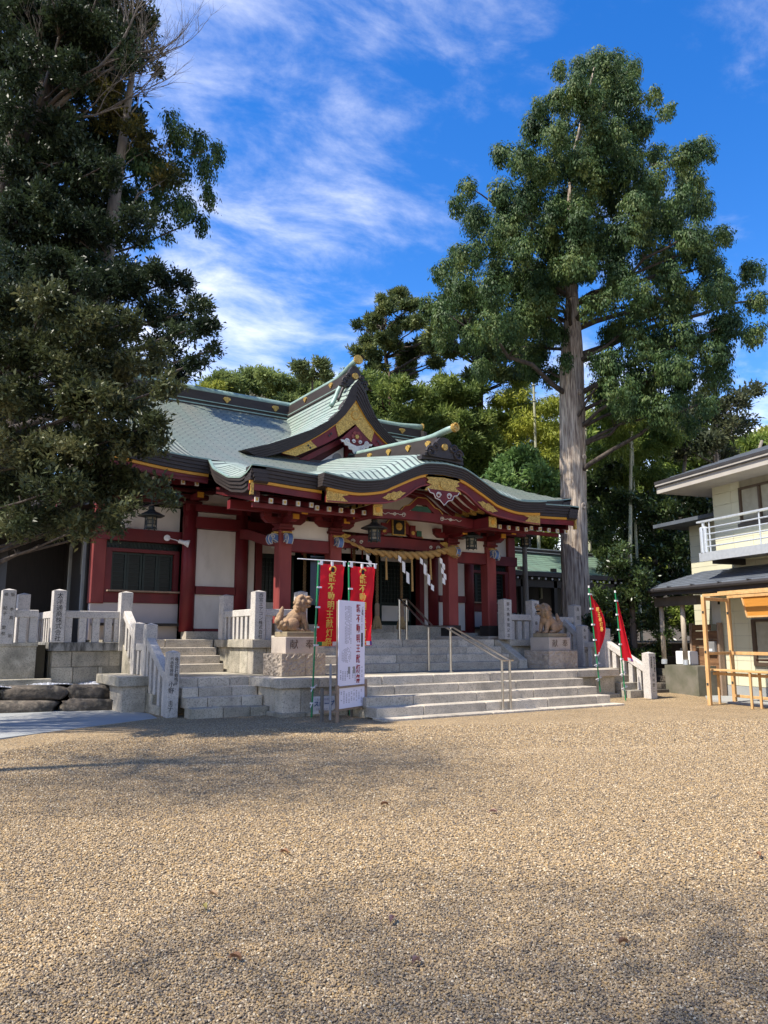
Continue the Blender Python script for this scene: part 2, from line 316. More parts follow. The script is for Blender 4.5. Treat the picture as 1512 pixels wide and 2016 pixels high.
class MB:
    def __init__(self):
        self.v = []; self.f = []; self.uv = None
    def add(self, vs, fs):
        n = len(self.v)
        self.v += [tuple(p) for p in vs]
        self.f += [tuple(i + n for i in f) for f in fs]
        return self
    def hexa(self, p):
        return self.add(p, [(0, 3, 2, 1), (4, 5, 6, 7), (0, 1, 5, 4), (1, 2, 6, 5), (2, 3, 7, 6), (3, 0, 4, 7)])
    def box(self, x0, x1, y0, y1, z0, z1):
        return self.hexa([(x0, y0, z0), (x1, y0, z0), (x1, y1, z0), (x0, y1, z0), (x0, y0, z1), (x1, y0, z1), (x1, y1, z1), (x0, y1, z1)])
    def obox(self, c, ax, ay, az, hx, hy, hz):
        c = Vector(c); ax = Vector(ax).normalized() * hx; ay = Vector(ay).normalized() * hy; az = Vector(az).normalized() * hz
        return self.hexa([c - ax - ay - az, c + ax - ay - az, c + ax + ay - az, c - ax + ay - az, c - ax - ay + az, c + ax - ay + az, c + ax + ay + az, c - ax + ay + az])
    def bar(self, p0, p1, w, h, up=(0, 0, 1)):
        p0 = Vector(p0); p1 = Vector(p1); d = (p1 - p0); L = d.length; d.normalize()
        up = Vector(up); s = d.cross(up)
        if s.length < 1e-4: s = d.cross(Vector((1, 0, 0)))
        s.normalize(); u = s.cross(d)
        return self.obox((p0 + p1) / 2, d, s, u, L / 2, w / 2, h / 2)
    def tube(self, pts, r, n=8, cap=True):
        pts = [Vector(p) for p in pts]; k = len(pts)
        rs = r if isinstance(r, (list, tuple)) else [r] * k
        vs = []; fs = []
        d0 = (pts[1] - pts[0]).normalized()
        s = d0.orthogonal().normalized()
        for i, p in enumerate(pts):
            d = (pts[min(i + 1, k - 1)] - pts[max(i - 1, 0)])
            if d.length < 1e-9: d = d0.copy()
            d.normalize()
            s = (s - d * s.dot(d))
            if s.length < 1e-6: s = d.orthogonal()
            s.normalize(); u = d.cross(s)
            for j in range(n):
                a = 2 * math.pi * j / n
                vs.append(p + (s * math.cos(a) + u * math.sin(a)) * rs[i])
        for i in range(k - 1):
            for j in range(n):
                fs.append((i * n + j, i * n + (j + 1) % n, (i + 1) * n + (j + 1) % n, (i + 1) * n + j))
        if cap:
            fs.append(tuple(range(n - 1, -1, -1))); fs.append(tuple((k - 1) * n + j for j in range(n)))
        return self.add(vs, fs)
    def lathe(self, c, prof, n=12):
        c = Vector(c); vs = []; fs = []
        for (r, z) in prof:
            for j in range(n):
                a = 2 * math.pi * (j + 0.5) / n
                vs.append(c + Vector((r * math.cos(a), r * math.sin(a), z)))
        for i in range(len(prof) - 1):
            for j in range(n):
                fs.append((i * n + j, i * n + (j + 1) % n, (i + 1) * n + (j + 1) % n, (i + 1) * n + j))
        fs.append(tuple(range(n - 1, -1, -1))); fs.append(tuple((len(prof) - 1) * n + j for j in range(n)))
        return self.add(vs, fs)
    def prism(self, poly, off):
        off = Vector(off); n = len(poly); poly = [Vector(p) for p in poly]
        vs = poly + [p + off for p in poly]
        fs = [tuple(range(n - 1, -1, -1)), tuple(range(n, 2 * n))]
        for i in range(n):
            j = (i + 1) % n
            fs.append((i, j, n + j, n + i))
        return self.add(vs, fs)
    def grid(self, P, uv=None, flip=False):
        a = len(P); b = len(P[0]); n0 = len(self.v)
        self.v += [tuple(p) for r in P for p in r]
        for i in range(a - 1):
            for j in range(b - 1):
                q = (n0 + i * b + j, n0 + i * b + j + 1, n0 + (i + 1) * b + j + 1, n0 + (i + 1) * b + j)
                self.f.append(q[::-1] if flip else q)
        if uv is not None:
            if self.uv is None: self.uv = [(0.0, 0.0)] * n0
            self.uv += [tuple(p) for r in uv for p in r]
        return self
    def strip(self, A, B):
        return self.grid([A, B])
    def solidstrip(self, top, bot, off):
        """band between two matching polylines, given thickness by off"""
        off = Vector(off); A = [Vector(p) for p in top]; B = [Vector(p) for p in bot]
        loop = [A, [p + off for p in A], [p + off for p in B], B, A]
        self.grid(loop)
        for i in (0, -1):
            self.add([A[i], A[i] + off, B[i] + off, B[i]], [(0, 1, 2, 3)])
        return self
    def ell(self, c, r, nu=10, nv=7):
        c = Vector(c); vs = []; fs = []
        for i in range(nv + 1):
            th = math.pi * i / nv
            for j in range(nu):
                a = 2 * math.pi * j / nu
                vs.append(c + Vector((r[0] * math.sin(th) * math.cos(a), r[1] * math.sin(th) * math.sin(a), r[2] * math.cos(th))))
        for i in range(nv):
            for j in range(nu):
                fs.append((i * nu + j, (i + 1) * nu + j, (i + 1) * nu + (j + 1) % nu, i * nu + (j + 1) % nu))
        return self.add(vs, fs)
    def build(self, name, m, parent=None, smooth=False, bevel=0.0, kind=None, fixn=True, seg=1):
        o3 = OFF[parent.name] if parent is not None else Vector((0, 0, 0))
        me = bpy.data.meshes.new(name)
        me.from_pydata([(p[0] - o3.x, p[1] - o3.y, p[2] - o3.z) for p in self.v], [], self.f)
        if self.uv is not None:
            ul = me.uv_layers.new(name='UVMap')
            li = np.zeros(len(me.loops), dtype=np.int32); me.loops.foreach_get('vertex_index', li)
            ul.data.foreach_set('uv', np.array(self.uv, dtype=np.float32)[li].ravel())
        elif fixn:
            bm = bmesh.new(); bm.from_mesh(me); bmesh.ops.recalc_face_normals(bm, faces=bm.faces); bm.to_mesh(me); bm.free()
        if smooth:
            me.polygons.foreach_set('use_smooth', [True] * len(me.polygons))
        me.materials.append(m)
        o = bpy.data.objects.new(name, me); COL.objects.link(o)
        if parent is not None: o.parent = parent
        OFF[o.name] = o3
        if bevel:
            b = o.modifiers.new('edge', 'BEVEL'); b.width = bevel; b.segments = seg; b.limit_method = 'ANGLE'
        if kind: o['kind'] = kind
        return o

def thing(name, label, cat, loc=(0, 0, 0), group=None):
    o = bpy.data.objects.new(name, None); COL.objects.link(o)
    o.empty_display_size = 0.2
    o.location = loc; OFF[o.name] = Vector(loc)
    o['label'] = label; o['category'] = cat
    if group: o['group'] = group
    return o
def tag(o, label, cat, group=None):
    o['label'] = label; o['category'] = cat
    if group: o['group'] = group
    return o
def dup(o, delta=(0, 0, 0), parent=None):
    """copy of one part (and of its sub-parts), moved by delta"""
    c = o.copy(); COL.objects.link(c)
    c.location = Vector(o.location) + Vector(delta)
    OFF[c.name] = OFF[o.name]
    if parent is not None: c.parent = parent
    for ch in list(o.children):
        d = ch.copy(); COL.objects.link(d); d.parent = c; OFF[d.name] = OFF[ch.name]
    return c

def text(body, size, loc, m, parent, rot=(math.pi / 2, 0, 0), vertical=False, spacing=1.0, extrude=0.0015, sx=1.0, name='lettering', align='CENTER', bold=0.0):
    cu = bpy.data.curves.new(name, 'FONT')
    cu.body = '\n'.join(body) if vertical else body
    cu.size = size; cu.align_x = align; cu.align_y = 'TOP' if vertical else 'CENTER'
    cu.space_line = spacing; cu.extrude = extrude; cu.resolution_u = 2
    cu.offset = bold
    cu.materials.append(m)
    o = bpy.data.objects.new(name, cu); COL.objects.link(o)
    o3 = OFF[parent.name]
    o.parent = parent; o.location = Vector(loc) - o3; o.rotation_euler = rot; o.scale = (sx, 1, 1)
    OFF[o.name] = o3
    return o
FRONT = (math.pi / 2, 0, 0)

def interp(xs, ys, x):
    return float(np.interp(x, xs, ys))
def smooth(a, b, x):
    t = min(1.0, max(0.0, (x - a) / (b - a))); return t * t * (3 - 2 * t)
def catmull(pts, n):
    """smooth curve through 2D/3D points, n samples per span"""
    P = [np.array(p, float) for p in pts]; P = [2 * P[0] - P[1]] + P + [2 * P[-1] - P[-2]]
    out = []
    for i in range(1, len(P) - 2):
        for k in range(n):
            t = k / n
            out.append(0.5 * ((2 * P[i]) + (-P[i - 1] + P[i + 1]) * t + (2 * P[i - 1] - 5 * P[i] + 4 * P[i + 1] - P[i + 2]) * t * t + (-P[i - 1] + 3 * P[i] - 3 * P[i + 1] + P[i + 2]) * t ** 3))
    out.append(P[-2]); return out

XC = 10.40

# ---------------------------------------------------------------- ground
def ground_z(x, y):
    return 0.04 * smooth(11.4, 12.6, y) * (1 - smooth(7.0, 7.6, x) * (1 - smooth(13.6, 14.2, x)))
xs = list(np.linspace(-300, -12, 10)) + list(np.linspace(-10, 24, 69)) + list(np.linspace(27, 300, 10))
ys = list(np.linspace(-300, -8, 10)) + list(np.linspace(-6, 18, 49)) + list(np.linspace(21, 300, 10))
g = MB(); g.grid([[(x, y, ground_z(x, y)) for x in xs] for y in ys])

def gravel_mat():
    m = bpy.data.materials.new('gravel'); m.use_nodes = True
    t = m.node_tree; b = t.nodes['Principled BSDF']; b.inputs['Roughness'].default_value = 0.9; b.inputs['Specular IOR Level'].default_value = 0.15
    tcn = t.nodes.new('ShaderNodeTexCoord')
    ns = t.nodes.new('ShaderNodeTexNoise'); ns.inputs['Scale'].default_value = 40; lk(t, tcn.outputs['Object'], ns.inputs['Vector'])
    mxv = t.nodes.new('ShaderNodeMix'); mxv.data_type = 'RGBA'; mxv.blend_type = 'LINEAR_LIGHT'; mxv.inputs[0].default_value = 0.008
    lk(t, tcn.outputs['Object'], mxv.inputs[6]); lk(t, ns.outputs['Color'], mxv.inputs[7])
    vo = t.nodes.new('ShaderNodeTexVoronoi'); vo.inputs['Scale'].default_value = 72; lk(t, mxv.outputs[2], vo.inputs['Vector'])
    sepc = t.nodes.new('ShaderNodeSeparateColor'); lk(t, vo.outputs['Color'], sepc.inputs[0])
    cr = t.nodes.new('ShaderNodeValToRGB'); pebble_ramp(cr); lk(t, sepc.outputs[0], cr.inputs[0])
    big = t.nodes.new('ShaderNodeTexNoise'); big.inputs['Scale'].default_value = 0.9; big.inputs['Detail'].default_value = 5; lk(t, tcn.outputs['Object'], big.inputs['Vector'])
    mr = t.nodes.new('ShaderNodeMapRange'); mr.inputs['From Min'].default_value = 0.3; mr.inputs['From Max'].default_value = 0.7; mr.inputs['To Min'].default_value = 0.86; mr.inputs['To Max'].default_value = 1.12
    lk(t, big.outputs[0], mr.inputs['Value'])
    ed = t.nodes.new('ShaderNodeMapRange'); ed.inputs['From Min'].default_value = 0.0; ed.inputs['From Max'].default_value = 0.85; ed.inputs['To Min'].default_value = 1.22; ed.inputs['To Max'].default_value = 0.55
    lk(t, vo.outputs['Distance'], ed.inputs['Value'])
    mu = t.nodes.new('ShaderNodeMath'); mu.operation = 'MULTIPLY'; lk(t, mr.outputs[0], mu.inputs[0]); lk(t, ed.outputs[0], mu.inputs[1])
    h = t.nodes.new('ShaderNodeHueSaturation'); h.inputs['Saturation'].default_value = 1.1; lk(t, cr.outputs[0], h.inputs['Color']); lk(t, mu.outputs[0], h.inputs['Value'])
    lk(t, h.outputs[0], b.inputs['Base Color'])
    bp = t.nodes.new('ShaderNodeBump'); bp.inputs['Strength'].default_value = 0.9; bp.inputs['Distance'].default_value = 0.008; bp.invert = True
    lk(t, vo.outputs['Distance'], bp.inputs['Height']); lk(t, bp.outputs[0], b.inputs['Normal'])
    return m
def pebble_ramp(cr):
    cr.color_ramp.interpolation = 'LINEAR'
    el = cr.color_ramp.elements
    el[0].position = 0.0; el[0].color = (0.12, 0.10, 0.078, 1)
    el[1].position = 1.0; el[1].color = (0.68, 0.585, 0.42, 1)
    for p, c in ((0.16, (0.20, 0.16, 0.12)), (0.34, (0.31, 0.23, 0.142)), (0.55, (0.42, 0.31, 0.182)), (0.70, (0.37, 0.295, 0.198)), (0.84, (0.45, 0.305, 0.148)), (0.93, (0.54, 0.425, 0.285))):
        e = el.new(p); e.color = (*c, 1)
gravel = gravel_mat()
g.build('gravel_ground', gravel, kind='structure', fixn=False)

# loose pebbles over the nearer gravel: one mass, scattered by geometry nodes
def pebble_mat():
    m = bpy.data.materials.new('pebble'); m.use_nodes = True
    t = m.node_tree; b = t.nodes['Principled BSDF']; b.inputs['Roughness'].default_value = 0.75; b.inputs['Specular IOR Level'].default_value = 0.25
    oi = t.nodes.new('ShaderNodeObjectInfo')
    cr = t.nodes.new('ShaderNodeValToRGB'); pebble_ramp(cr)
    lk(t, oi.outputs['Random'], cr.inputs[0])
    h = t.nodes.new('ShaderNodeHueSaturation'); h.inputs['Saturation'].default_value = 1.1; h.inputs['Value'].default_value = 0.88
    lk(t, cr.outputs[0], h.inputs['Color']); lk(t, h.outputs[0], b.inputs['Base Color'])
    return m
pebble = pebble_mat()
def pebbles(name, quad, density, rmin, rmax, seed):
    me = bpy.data.meshes.new(name); me.from_pydata([(p[0], p[1], 0.002) for p in quad], [], [tuple(range(len(quad)))])
    o = bpy.data.objects.new(name, me); COL.objects.link(o); o['kind'] = 'stuff'
    me.materials.append(pebble)
    gt = bpy.data.node_groups.new('pebble_scatter', 'GeometryNodeTree')
    gt.interface.new_socket('Geometry', in_out='INPUT', socket_type='NodeSocketGeometry')
    gt.interface.new_socket('Geometry', in_out='OUTPUT', socket_type='NodeSocketGeometry')
    N = gt.nodes; gi = N.new('NodeGroupInput'); go = N.new('NodeGroupOutput')
    di = N.new('GeometryNodeDistributePointsOnFaces'); di.inputs['Density'].default_value = density; di.inputs['Seed'].default_value = seed
    gt.links.new(gi.outputs[0], di.inputs['Mesh'])
    ico = N.new('GeometryNodeMeshIcoSphere'); ico.inputs['Radius'].default_value = 1.0; ico.inputs['Subdivisions'].default_value = 2
    sm = N.new('GeometryNodeSetMaterial'); sm.inputs['Material'].default_value = pebble
    ss = N.new('GeometryNodeSetShadeSmooth')
    gt.links.new(ico.outputs[0], ss.inputs[0]); gt.links.new(ss.outputs[0], sm.inputs[0])
    io = N.new('GeometryNodeInstanceOnPoints')
    gt.links.new(di.outputs['Points'], io.inputs['Points']); gt.links.new(sm.outputs[0], io.inputs['Instance'])
    rr = N.new('FunctionNodeRandomValue'); rr.data_type = 'FLOAT_VECTOR'
    rr.inputs[0].default_value = (-0.5, -0.5, 0); rr.inputs[1].default_value = (0.5, 0.5, 6.28)
    gt.links.new(rr.outputs[0], io.inputs['Rotation'])
    rs = N.new('FunctionNodeRandomValue'); rs.data_type = 'FLOAT_VECTOR'
    rs.inputs[0].default_value = (rmin, rmin * 0.8, rmin * 0.6); rs.inputs[1].default_value = (rmax * 1.15, rmax, rmax * 0.75); rs.inputs[8].default_value = 3
    gt.links.new(rs.outputs[0], io.inputs['Scale'])
    sp = N.new('GeometryNodeSetPosition')
    ro = N.new('FunctionNodeRandomValue'); ro.data_type = 'FLOAT_VECTOR'; ro.inputs[0].default_value = (0, 0, -0.002); ro.inputs[1].default_value = (0, 0, 0.005); ro.inputs[8].default_value = 9
    gt.links.new(ro.outputs[0], sp.inputs['Offset'])
    gt.links.new(io.outputs[0], sp.inputs['Geometry']); gt.links.new(sp.outputs[0], go.inputs[0])
    md = o.modifiers.new('scatter', 'NODES'); md.node_group = gt
    return o
def camxy(lat, dep):
    c, s = math.cos(CAM_YAW), math.sin(CAM_YAW)
    return (c * lat + s * dep, -s * lat + c * dep)
pebbles('gravel_pebbles', [camxy(-1.9, 1.9), camxy(1.9, 1.9), camxy(3.2, 4.6), camxy(-3.2, 4.6)], 11500, 0.0036, 0.0068, 1)
pebbles('gravel_pebbles', [camxy(-3.2, 4.6), camxy(3.2, 4.6), camxy(6.4, 11.0), camxy(-5.2, 9.2), camxy(-5.0, 8.0)], 4300, 0.0046, 0.0082, 2)
pebbles('gravel_pebbles', [camxy(6.4, 11.0), camxy(7.6, 14.2), camxy(3.0, 13.4), camxy(-1.6, 12.6), camxy(-4.6, 11.6), camxy(-5.0, 8.0), camxy(-5.2, 9.2)][:6], 1900, 0.006, 0.0105, 4)

# raised ground behind the stone terraces, and the wooded slope beyond
t_ = MB()
def hill_z(x, y):
    return 1.3 + 7.5 * smooth(34, 75, y) + 9 * smooth(60, 150, y)
hx = list(np.linspace(-160, -10, 12)) + list(np.linspace(-6, 40, 20)) + list(np.linspace(46, 200, 12))
hy = [20.6, 24, 28, 34, 38, 42, 48, 54, 60, 68, 76, 90, 110, 130, 160, 200]
earth = mat('earth', (0.10, 0.075, 0.05), 1.0, (0.055, 0.05, 0.03), 1.5, 0.9, 6, 0.5, 20)
hb = MB(); hb.grid([[(x, y, hill_z(x, y) + 0.4 * math.sin(x * 0.11 + y * 0.07) * smooth(40, 60, y)) for x in hx] for y in hy])
hb.grid([[(x, 20.6, z) for x in hx] for z in (1.3, -0.2)])
hb.build('hill_terrain', earth, kind='structure', fixn=False, smooth=True)
tg = MB(); tg.box(15.9, 60, 14.9, 20.7, -0.2, 1.28); tg.box(-60, 2.9, 17.2, 20.7, -0.2, 1.28)
tg.build('terrace_ground', earth, kind='structure')

# concrete path on the left
cp = MB(); pts = [(1.40, 12.05), (2.9, 12.95), (4.20, 13.72), (4.32, 14.6), (4.10, 15.9), (2.0, 16.42), (-3, 17.0), (-3, 9.2)]
cp.prism([(x, y, -0.05) for x, y in pts], (0, 0, 0.096))
cp.build('concrete_path', concrete, kind='structure')
# ---------------------------------------------------------------- stone stairs, terraces
def joints(a, b, step, seed, first=None):
    r = random.Random(seed); out = [a]; x = a + (first if first else step * r.uniform(0.45, 1.0))
    while x < b - step * 0.3:
        out.append(x); x += step * r.uniform(0.85, 1.15)
    out.append(b); return out
def block_row(parent, name, axis, a, b, c0, c1, z0, z1, step, m, seed=0, bevel=0.010, gap=0.0055, jog=0.0):
    js = joints(a, b, step, seed); r = random.Random(seed + 99)
    for i in range(len(js) - 1):
        p, q = js[i] + gap, js[i + 1] - gap; d = r.uniform(-jog, jog)
        mb = MB()
        if axis == 'x': mb.box(p, q, c0 + d, c1, z0, z1)
        else: mb.box(c0, c1 + d, p, q, z0, z1)
        mb.build(name, m, parent, bevel=bevel)

ms = thing('stone_stairs', 'wide grey granite stairs leading up to the porch with steel handrail', 'stairs', (XC, 11.4, 0), 'granite stairs of the shrine')
SX0, SX1 = 7.42, 13.42
block_row(ms, 'step_block', 'x', 7.38, 13.52, 11.36, 11.75, -0.05, 0.04, 1.5, granite, 1)
for i, (y0, y1, z0, z1) in enumerate([(11.66, 12.05, 0.04, 0.205), (11.98, 12.40, 0.205, 0.37), (12.32, 12.68, 0.37, 0.535)]):
    block_row(ms, 'step_block', 'x', SX0 - 0.02 * i, SX1 - 0.05 * i, y0, y1, z0 - 0.02, z1, 1.45, granite, 11 + i, jog=0.004)
fill = MB(); fill.box(SX0 + .03, SX1 - .13, 12.02, 12.66, -0.1, 0.35); fill.build('step_core', granite_old, ms)
for i, (y0, y1, z0, z1) in enumerate([(14.25, 14.60, 0.70, 0.872), (14.53, 14.88, 0.872, 1.045), (14.81, 15.15, 1.045, 1.217), (15.08, 15.55, 1.217, 1.39)]):
    block_row(ms, 'step_block', 'x', 7.66, 13.14, y0, y1, z0 - 0.02, z1, 1.5, granite, 31 + i, jog=0.004)
for sx in (7.40, 13.15):     # sloping cheek stones of the upper flight
    c = MB(); c.prism([(sx, 14.18, 0.69), (sx, 14.18, 0.90), (sx, 14.62, 1.14), (sx, 15.0, 1.385), (sx, 15.1, 1.385), (sx, 15.1, 0.69)], (0.25, 0, 0))
    c.build('cheek_stone', granite, ms, bevel=0.01)

pod = thing('stone_terrace', 'low grey stone terrace carrying the guardian dog pedestals, overhanging cap stones', 'terrace', (XC, 13.5, 0))
block_row(pod, 'cap_stone', 'x', 6.0, 14.86, 12.60, 13.0, 0.532, 0.70, 1.35, granite, 51, jog=0.003)
for x0, x1 in ((6.0, 6.36), (14.50, 14.86)):
    block_row(pod, 'cap_stone', 'y', 13.0, 14.0, x0, x1, 0.532, 0.70, 0.9, granite, 53)
block_row(pod, 'wall_stone', 'x', 6.09, 7.38, 12.68, 13.0, 0.09, 0.53, 0.75, granite, 55, jog=0.002)
block_row(pod, 'wall_stone', 'x', 13.36, 14.77, 12.68, 13.0, 0.09, 0.53, 0.75, granite_old, 56, jog=0.002)
block_row(pod, 'wall_stone', 'y', 13.0, 14.0, 6.09, 6.3, 0.09, 0.53, 0.42, granite, 57)
block_row(pod, 'wall_stone', 'y', 13.0, 14.0, 14.55, 14.77, 0.09, 0.53, 0.5, granite_old, 58)
block_row(pod, 'plinth_stone', 'x', 6.02, 7.40, 12.61, 12.9, -0.05, 0.11, 0.9, granite_old, 59)
block_row(pod, 'plinth_stone', 'x', 13.46, 14.86, 12.61, 12.9, -0.05, 0.13, 0.9, granite_old, 60)
block_row(pod, 'plinth_stone', 'y', 12.9, 13.3, 6.02, 6.2, -0.05, 0.11, 0.5, granite_old, 61)
core = MB(); core.box(6.32, 14.5, 12.9, 16.3, -0.1, 0.694); core.build('paving', granite_old, pod)

ls = thing('stone_stairs', 'narrower grey stone stairs on the left beside the inscribed post', 'stairs', (5.3, 13.2, 0), 'granite stairs of the shrine')
yy = [13.20, 13.45, 13.70, 13.95]; zz = [0.04, 0.2125, 0.375, 0.5375, 0.70]
for i in range(4):
    block_row(ls, 'step_block', 'x', 4.62, 6.07 if i else 5.72, yy[i], yy[i] + 0.36, zz[i] - (0.06 if i == 0 else 0.02), zz[i + 1], 0.62, granite if i else granite_old, 70 + i, jog=0.003)
lb = MB(); lb.box(5.72, 6.07, 13.18, 13.5, -0.05, 0.2); lb.build('plinth_stone', granite_old, ls, bevel=.008)
lc = MB(); lc.box(4.62, 6.31, 14.26, 16.3, -0.1, 0.696); lc.build('paving', granite_old, ls)
yy2 = [16.20, 16.43, 16.66, 16.89]; zz2 = [0.70, 0.8725, 1.045, 1.2175, 1.39]
for i in range(4):
    block_row(ls, 'step_block', 'x', 4.55, 6.37 - 0.0 * i, yy2[i], yy2[i] + 0.36, zz2[i] - 0.02, zz2[i + 1], 1.0, granite, 80 + i)

pf = thing('stone_platform', 'upper stone platform under the red hall with fence posts along its edge', 'platform', (XC, 16, 0.7))
for a, b, m_ in ((6.44, 7.64, granite), (13.42, 16.05, granite)):
    block_row(pf, 'wall_stone', 'x', a, b, 14.82, 15.1, 0.69, 1.22, 0.62, m_, 91)
    block_row(pf, 'cap_stone', 'x', a - 0.06, b, 14.74, 15.2, 1.22, 1.39, 1.0, m_, 92)
block_row(pf, 'wall_stone', 'y', 15.1, 16.88, 6.44, 6.6, 0.69, 1.22, 0.45, granite_old, 93)
block_row(pf, 'cap_stone', 'y', 15.2, 16.88, 6.38, 6.75, 1.22, 1.39, 0.8, granite_old, 94)
pc = MB(); pc.box(6.6, 16.05, 15.5, 17.0, 0.6, 1.386); pc.box(4.0, 16.05, 17.0, 20.65, 0.6, 1.384); pc.box(6.62, 7.64, 15.12, 15.5, .6, 1.386); pc.box(13.42, 16.03, 15.12, 15.5, .6, 1.386)
pc.build('paving', granite_old, pf)
block_row(pf, 'base_stone', 'x', 6.0, 7.62, 17.72, 18.1, 1.384, 1.575, 1.0, granite, 95)
block_row(pf, 'base_stone', 'x', 13.2, 14.8, 17.72, 18.1, 1.384, 1.575, 1.0, granite, 96)
block_row(pf, 'step_block', 'x', 7.66, 13.14, 16.75, 17.3, 1.384, 1.57, 1.4, granite, 97)
block_row(pf, 'step_block', 'x', 7.66, 13.14, 17.15, 17.9, 1.55, 1.76, 1.4, granite, 98)

# left retaining wall under the fence
lw = thing('stone_wall', 'grey block retaining wall with a rain-streaked cap under the fence on the left', 'wall', (3.7, 17, 0.5))
block_row(lw, 'wall_stone', 'x', 3.0, 4.36, 17.0, 17.3, 0.45, 0.83, 0.55, granite_old, 101, jog=0.003)
block_row(lw, 'wall_stone', 'x', 3.0, 4.36, 17.0, 17.3, 0.835, 1.15, 0.72, granite_old, 102, jog=0.003)
block_row(lw, 'cap_stone', 'x', 2.95, 4.42, 16.94, 17.35, 1.155, 1.33, 1.6, granite_stained, 103)
block_row(lw, 'wall_stone', 'y', 17.3, 20.5, 2.98, 3.2, 0.45, 1.15, 0.8, granite_old, 104)
block_row(lw, 'cap_stone', 'y', 17.35, 20.5, 2.95, 3.3, 1.155, 1.33, 1.2, granite_stained, 105)
wc = MB(); wc.box(3.2, 4.1, 17.2, 20.6, 0.4, 1.32); wc.build('wall_core', granite_old, lw)
tri = MB(); tri.prism([(4.38, 16.95, 1.30), (4.38, 16.0, 0.72), (4.38, 16.0, 0.5), (4.38, 16.95, 0.5)], (0.14, 0, 0)); tri.build('sloping_stone', granite_old, lw, bevel=.006)
ks = MB(); ks.box(1.0, 2.98, 16.75, 16.95, 0.30, 0.62); ks.build('kerb_stone', granite_old, lw, bevel=0.01)

lk_ = thing('stone_ledge', 'short stone ledge block at the foot of the sloping fence', 'ledge', (4.1, 15.6, 0))
k = MB(); k.box(3.82, 4.40, 14.95, 16.7, 0.52, 0.70); k.build('cap_stone', granite_old, lk_, bevel=.01)
k = MB(); k.box(3.92, 4.36, 15.02, 16.6, 0, 0.52); k.build('wall_stone', granite, lk_, bevel=.008)

# ---------------------------------------------------------------- rough rocks and white gravel bed
def rock_mesh(w, d, h, seed):
    r = random.Random(seed)
    bm = bmesh.new(); bmesh.ops.create_icosphere(bm, subdivisions=3, radius=1)
    ph = [r.uniform(0, 6.28) for _ in range(6)]
    for v in bm.verts:
        p = v.co; q = Vector((math.copysign(abs(p.x) ** 0.55, p.x), math.copysign(abs(p.y) ** 0.55, p.y), math.copysign(abs(p.z) ** 0.5, p.z)))
        n = 1 + 0.10 * math.sin(3.1 * p.x + ph[0]) * math.cos(2.7 * p.z + ph[1]) + 0.07 * math.sin(6.3 * p.y + ph[2] + 3 * p.x) + 0.05 * math.sin(9 * p.z + ph[3] + 5 * p.x)
        v.co = Vector((q.x * w, q.y * d, q.z * h)) * n * 0.86
    vs = [tuple(v.co) for v in bm.verts]; fs = [tuple(v.index for v in f.verts) for f in bm.faces]; bm.free()
    return vs, fs
rw = thing('rock_border', 'two rough tiers of dark brown boulders holding up the white gravel bed', 'rock border', (2.5, 16.2, 0))
def line_pt(t): return (1.2 + (3.98 - 1.2) * t, 16.50 - 0.72 * t)
for tier, (zc_, hh, yo, js) in enumerate([(0.11, 0.18, 0.0, [-.8, -.18, .20, .66, 1.04]), (0.37, 0.17, 0.20, [-.8, -.28, .14, .30, .72, 1.0])]):
    for i in range(len(js) - 1):
        a, b = js[i], js[i + 1]
        x, y = line_pt((a + b) / 2); w = (b - a) * 2.87 / 2 * 1.14
        vs, fs = rock_mesh(w, 0.28, hh, 200 + tier * 20 + i)
        ang = -0.25; c, s = math.cos(ang), math.sin(ang)
        mb = MB(); mb.add([(x + c * p[0] - s * p[1], y + yo + 0.1 + s * p[0] + c * p[1], zc_ + p[2]) for p in vs], fs)
        mb.build('boulder', rock, rw, smooth=True)
wgm = mat('white_gravel', (0.46, 0.47, 0.50), 0.9, (0.20, 0.21, 0.23), 26, 1.0, 2, 1.0, 40, (0.60, 0.60, 0.62), 34, 0.6)
wg = MB(); wg.grid([[(x, y, 0.50 + 0.03 * math.sin(x * 5 + y * 3)) for x in np.linspace(-0.5, 3.95, 30)] for y in np.linspace(16.35, 17.02, 8)])
wg.build('white_gravel_bed', wgm, kind='structure', fixn=False)
pv = MB(); r_ = random.Random(4)
for i in range(1500):
    x = r_.uniform(0.8, 3.9); y = r_.uniform(16.35 + 0.0, 17.0); a = r_.uniform(.012, .024)
    pv.ell((x, y, 0.505 + 0.03 * math.sin(x * 5 + y * 3)), (a, a * r_.uniform(.6, 1), a * .7), 5, 3)
pv.build('white_gravel_stones', mat('white_pebble', (0.55, 0.56, 0.60), 0.85, (0.3, 0.31, 0.34), 9, 0.8, per_island=0.4), kind='stuff')

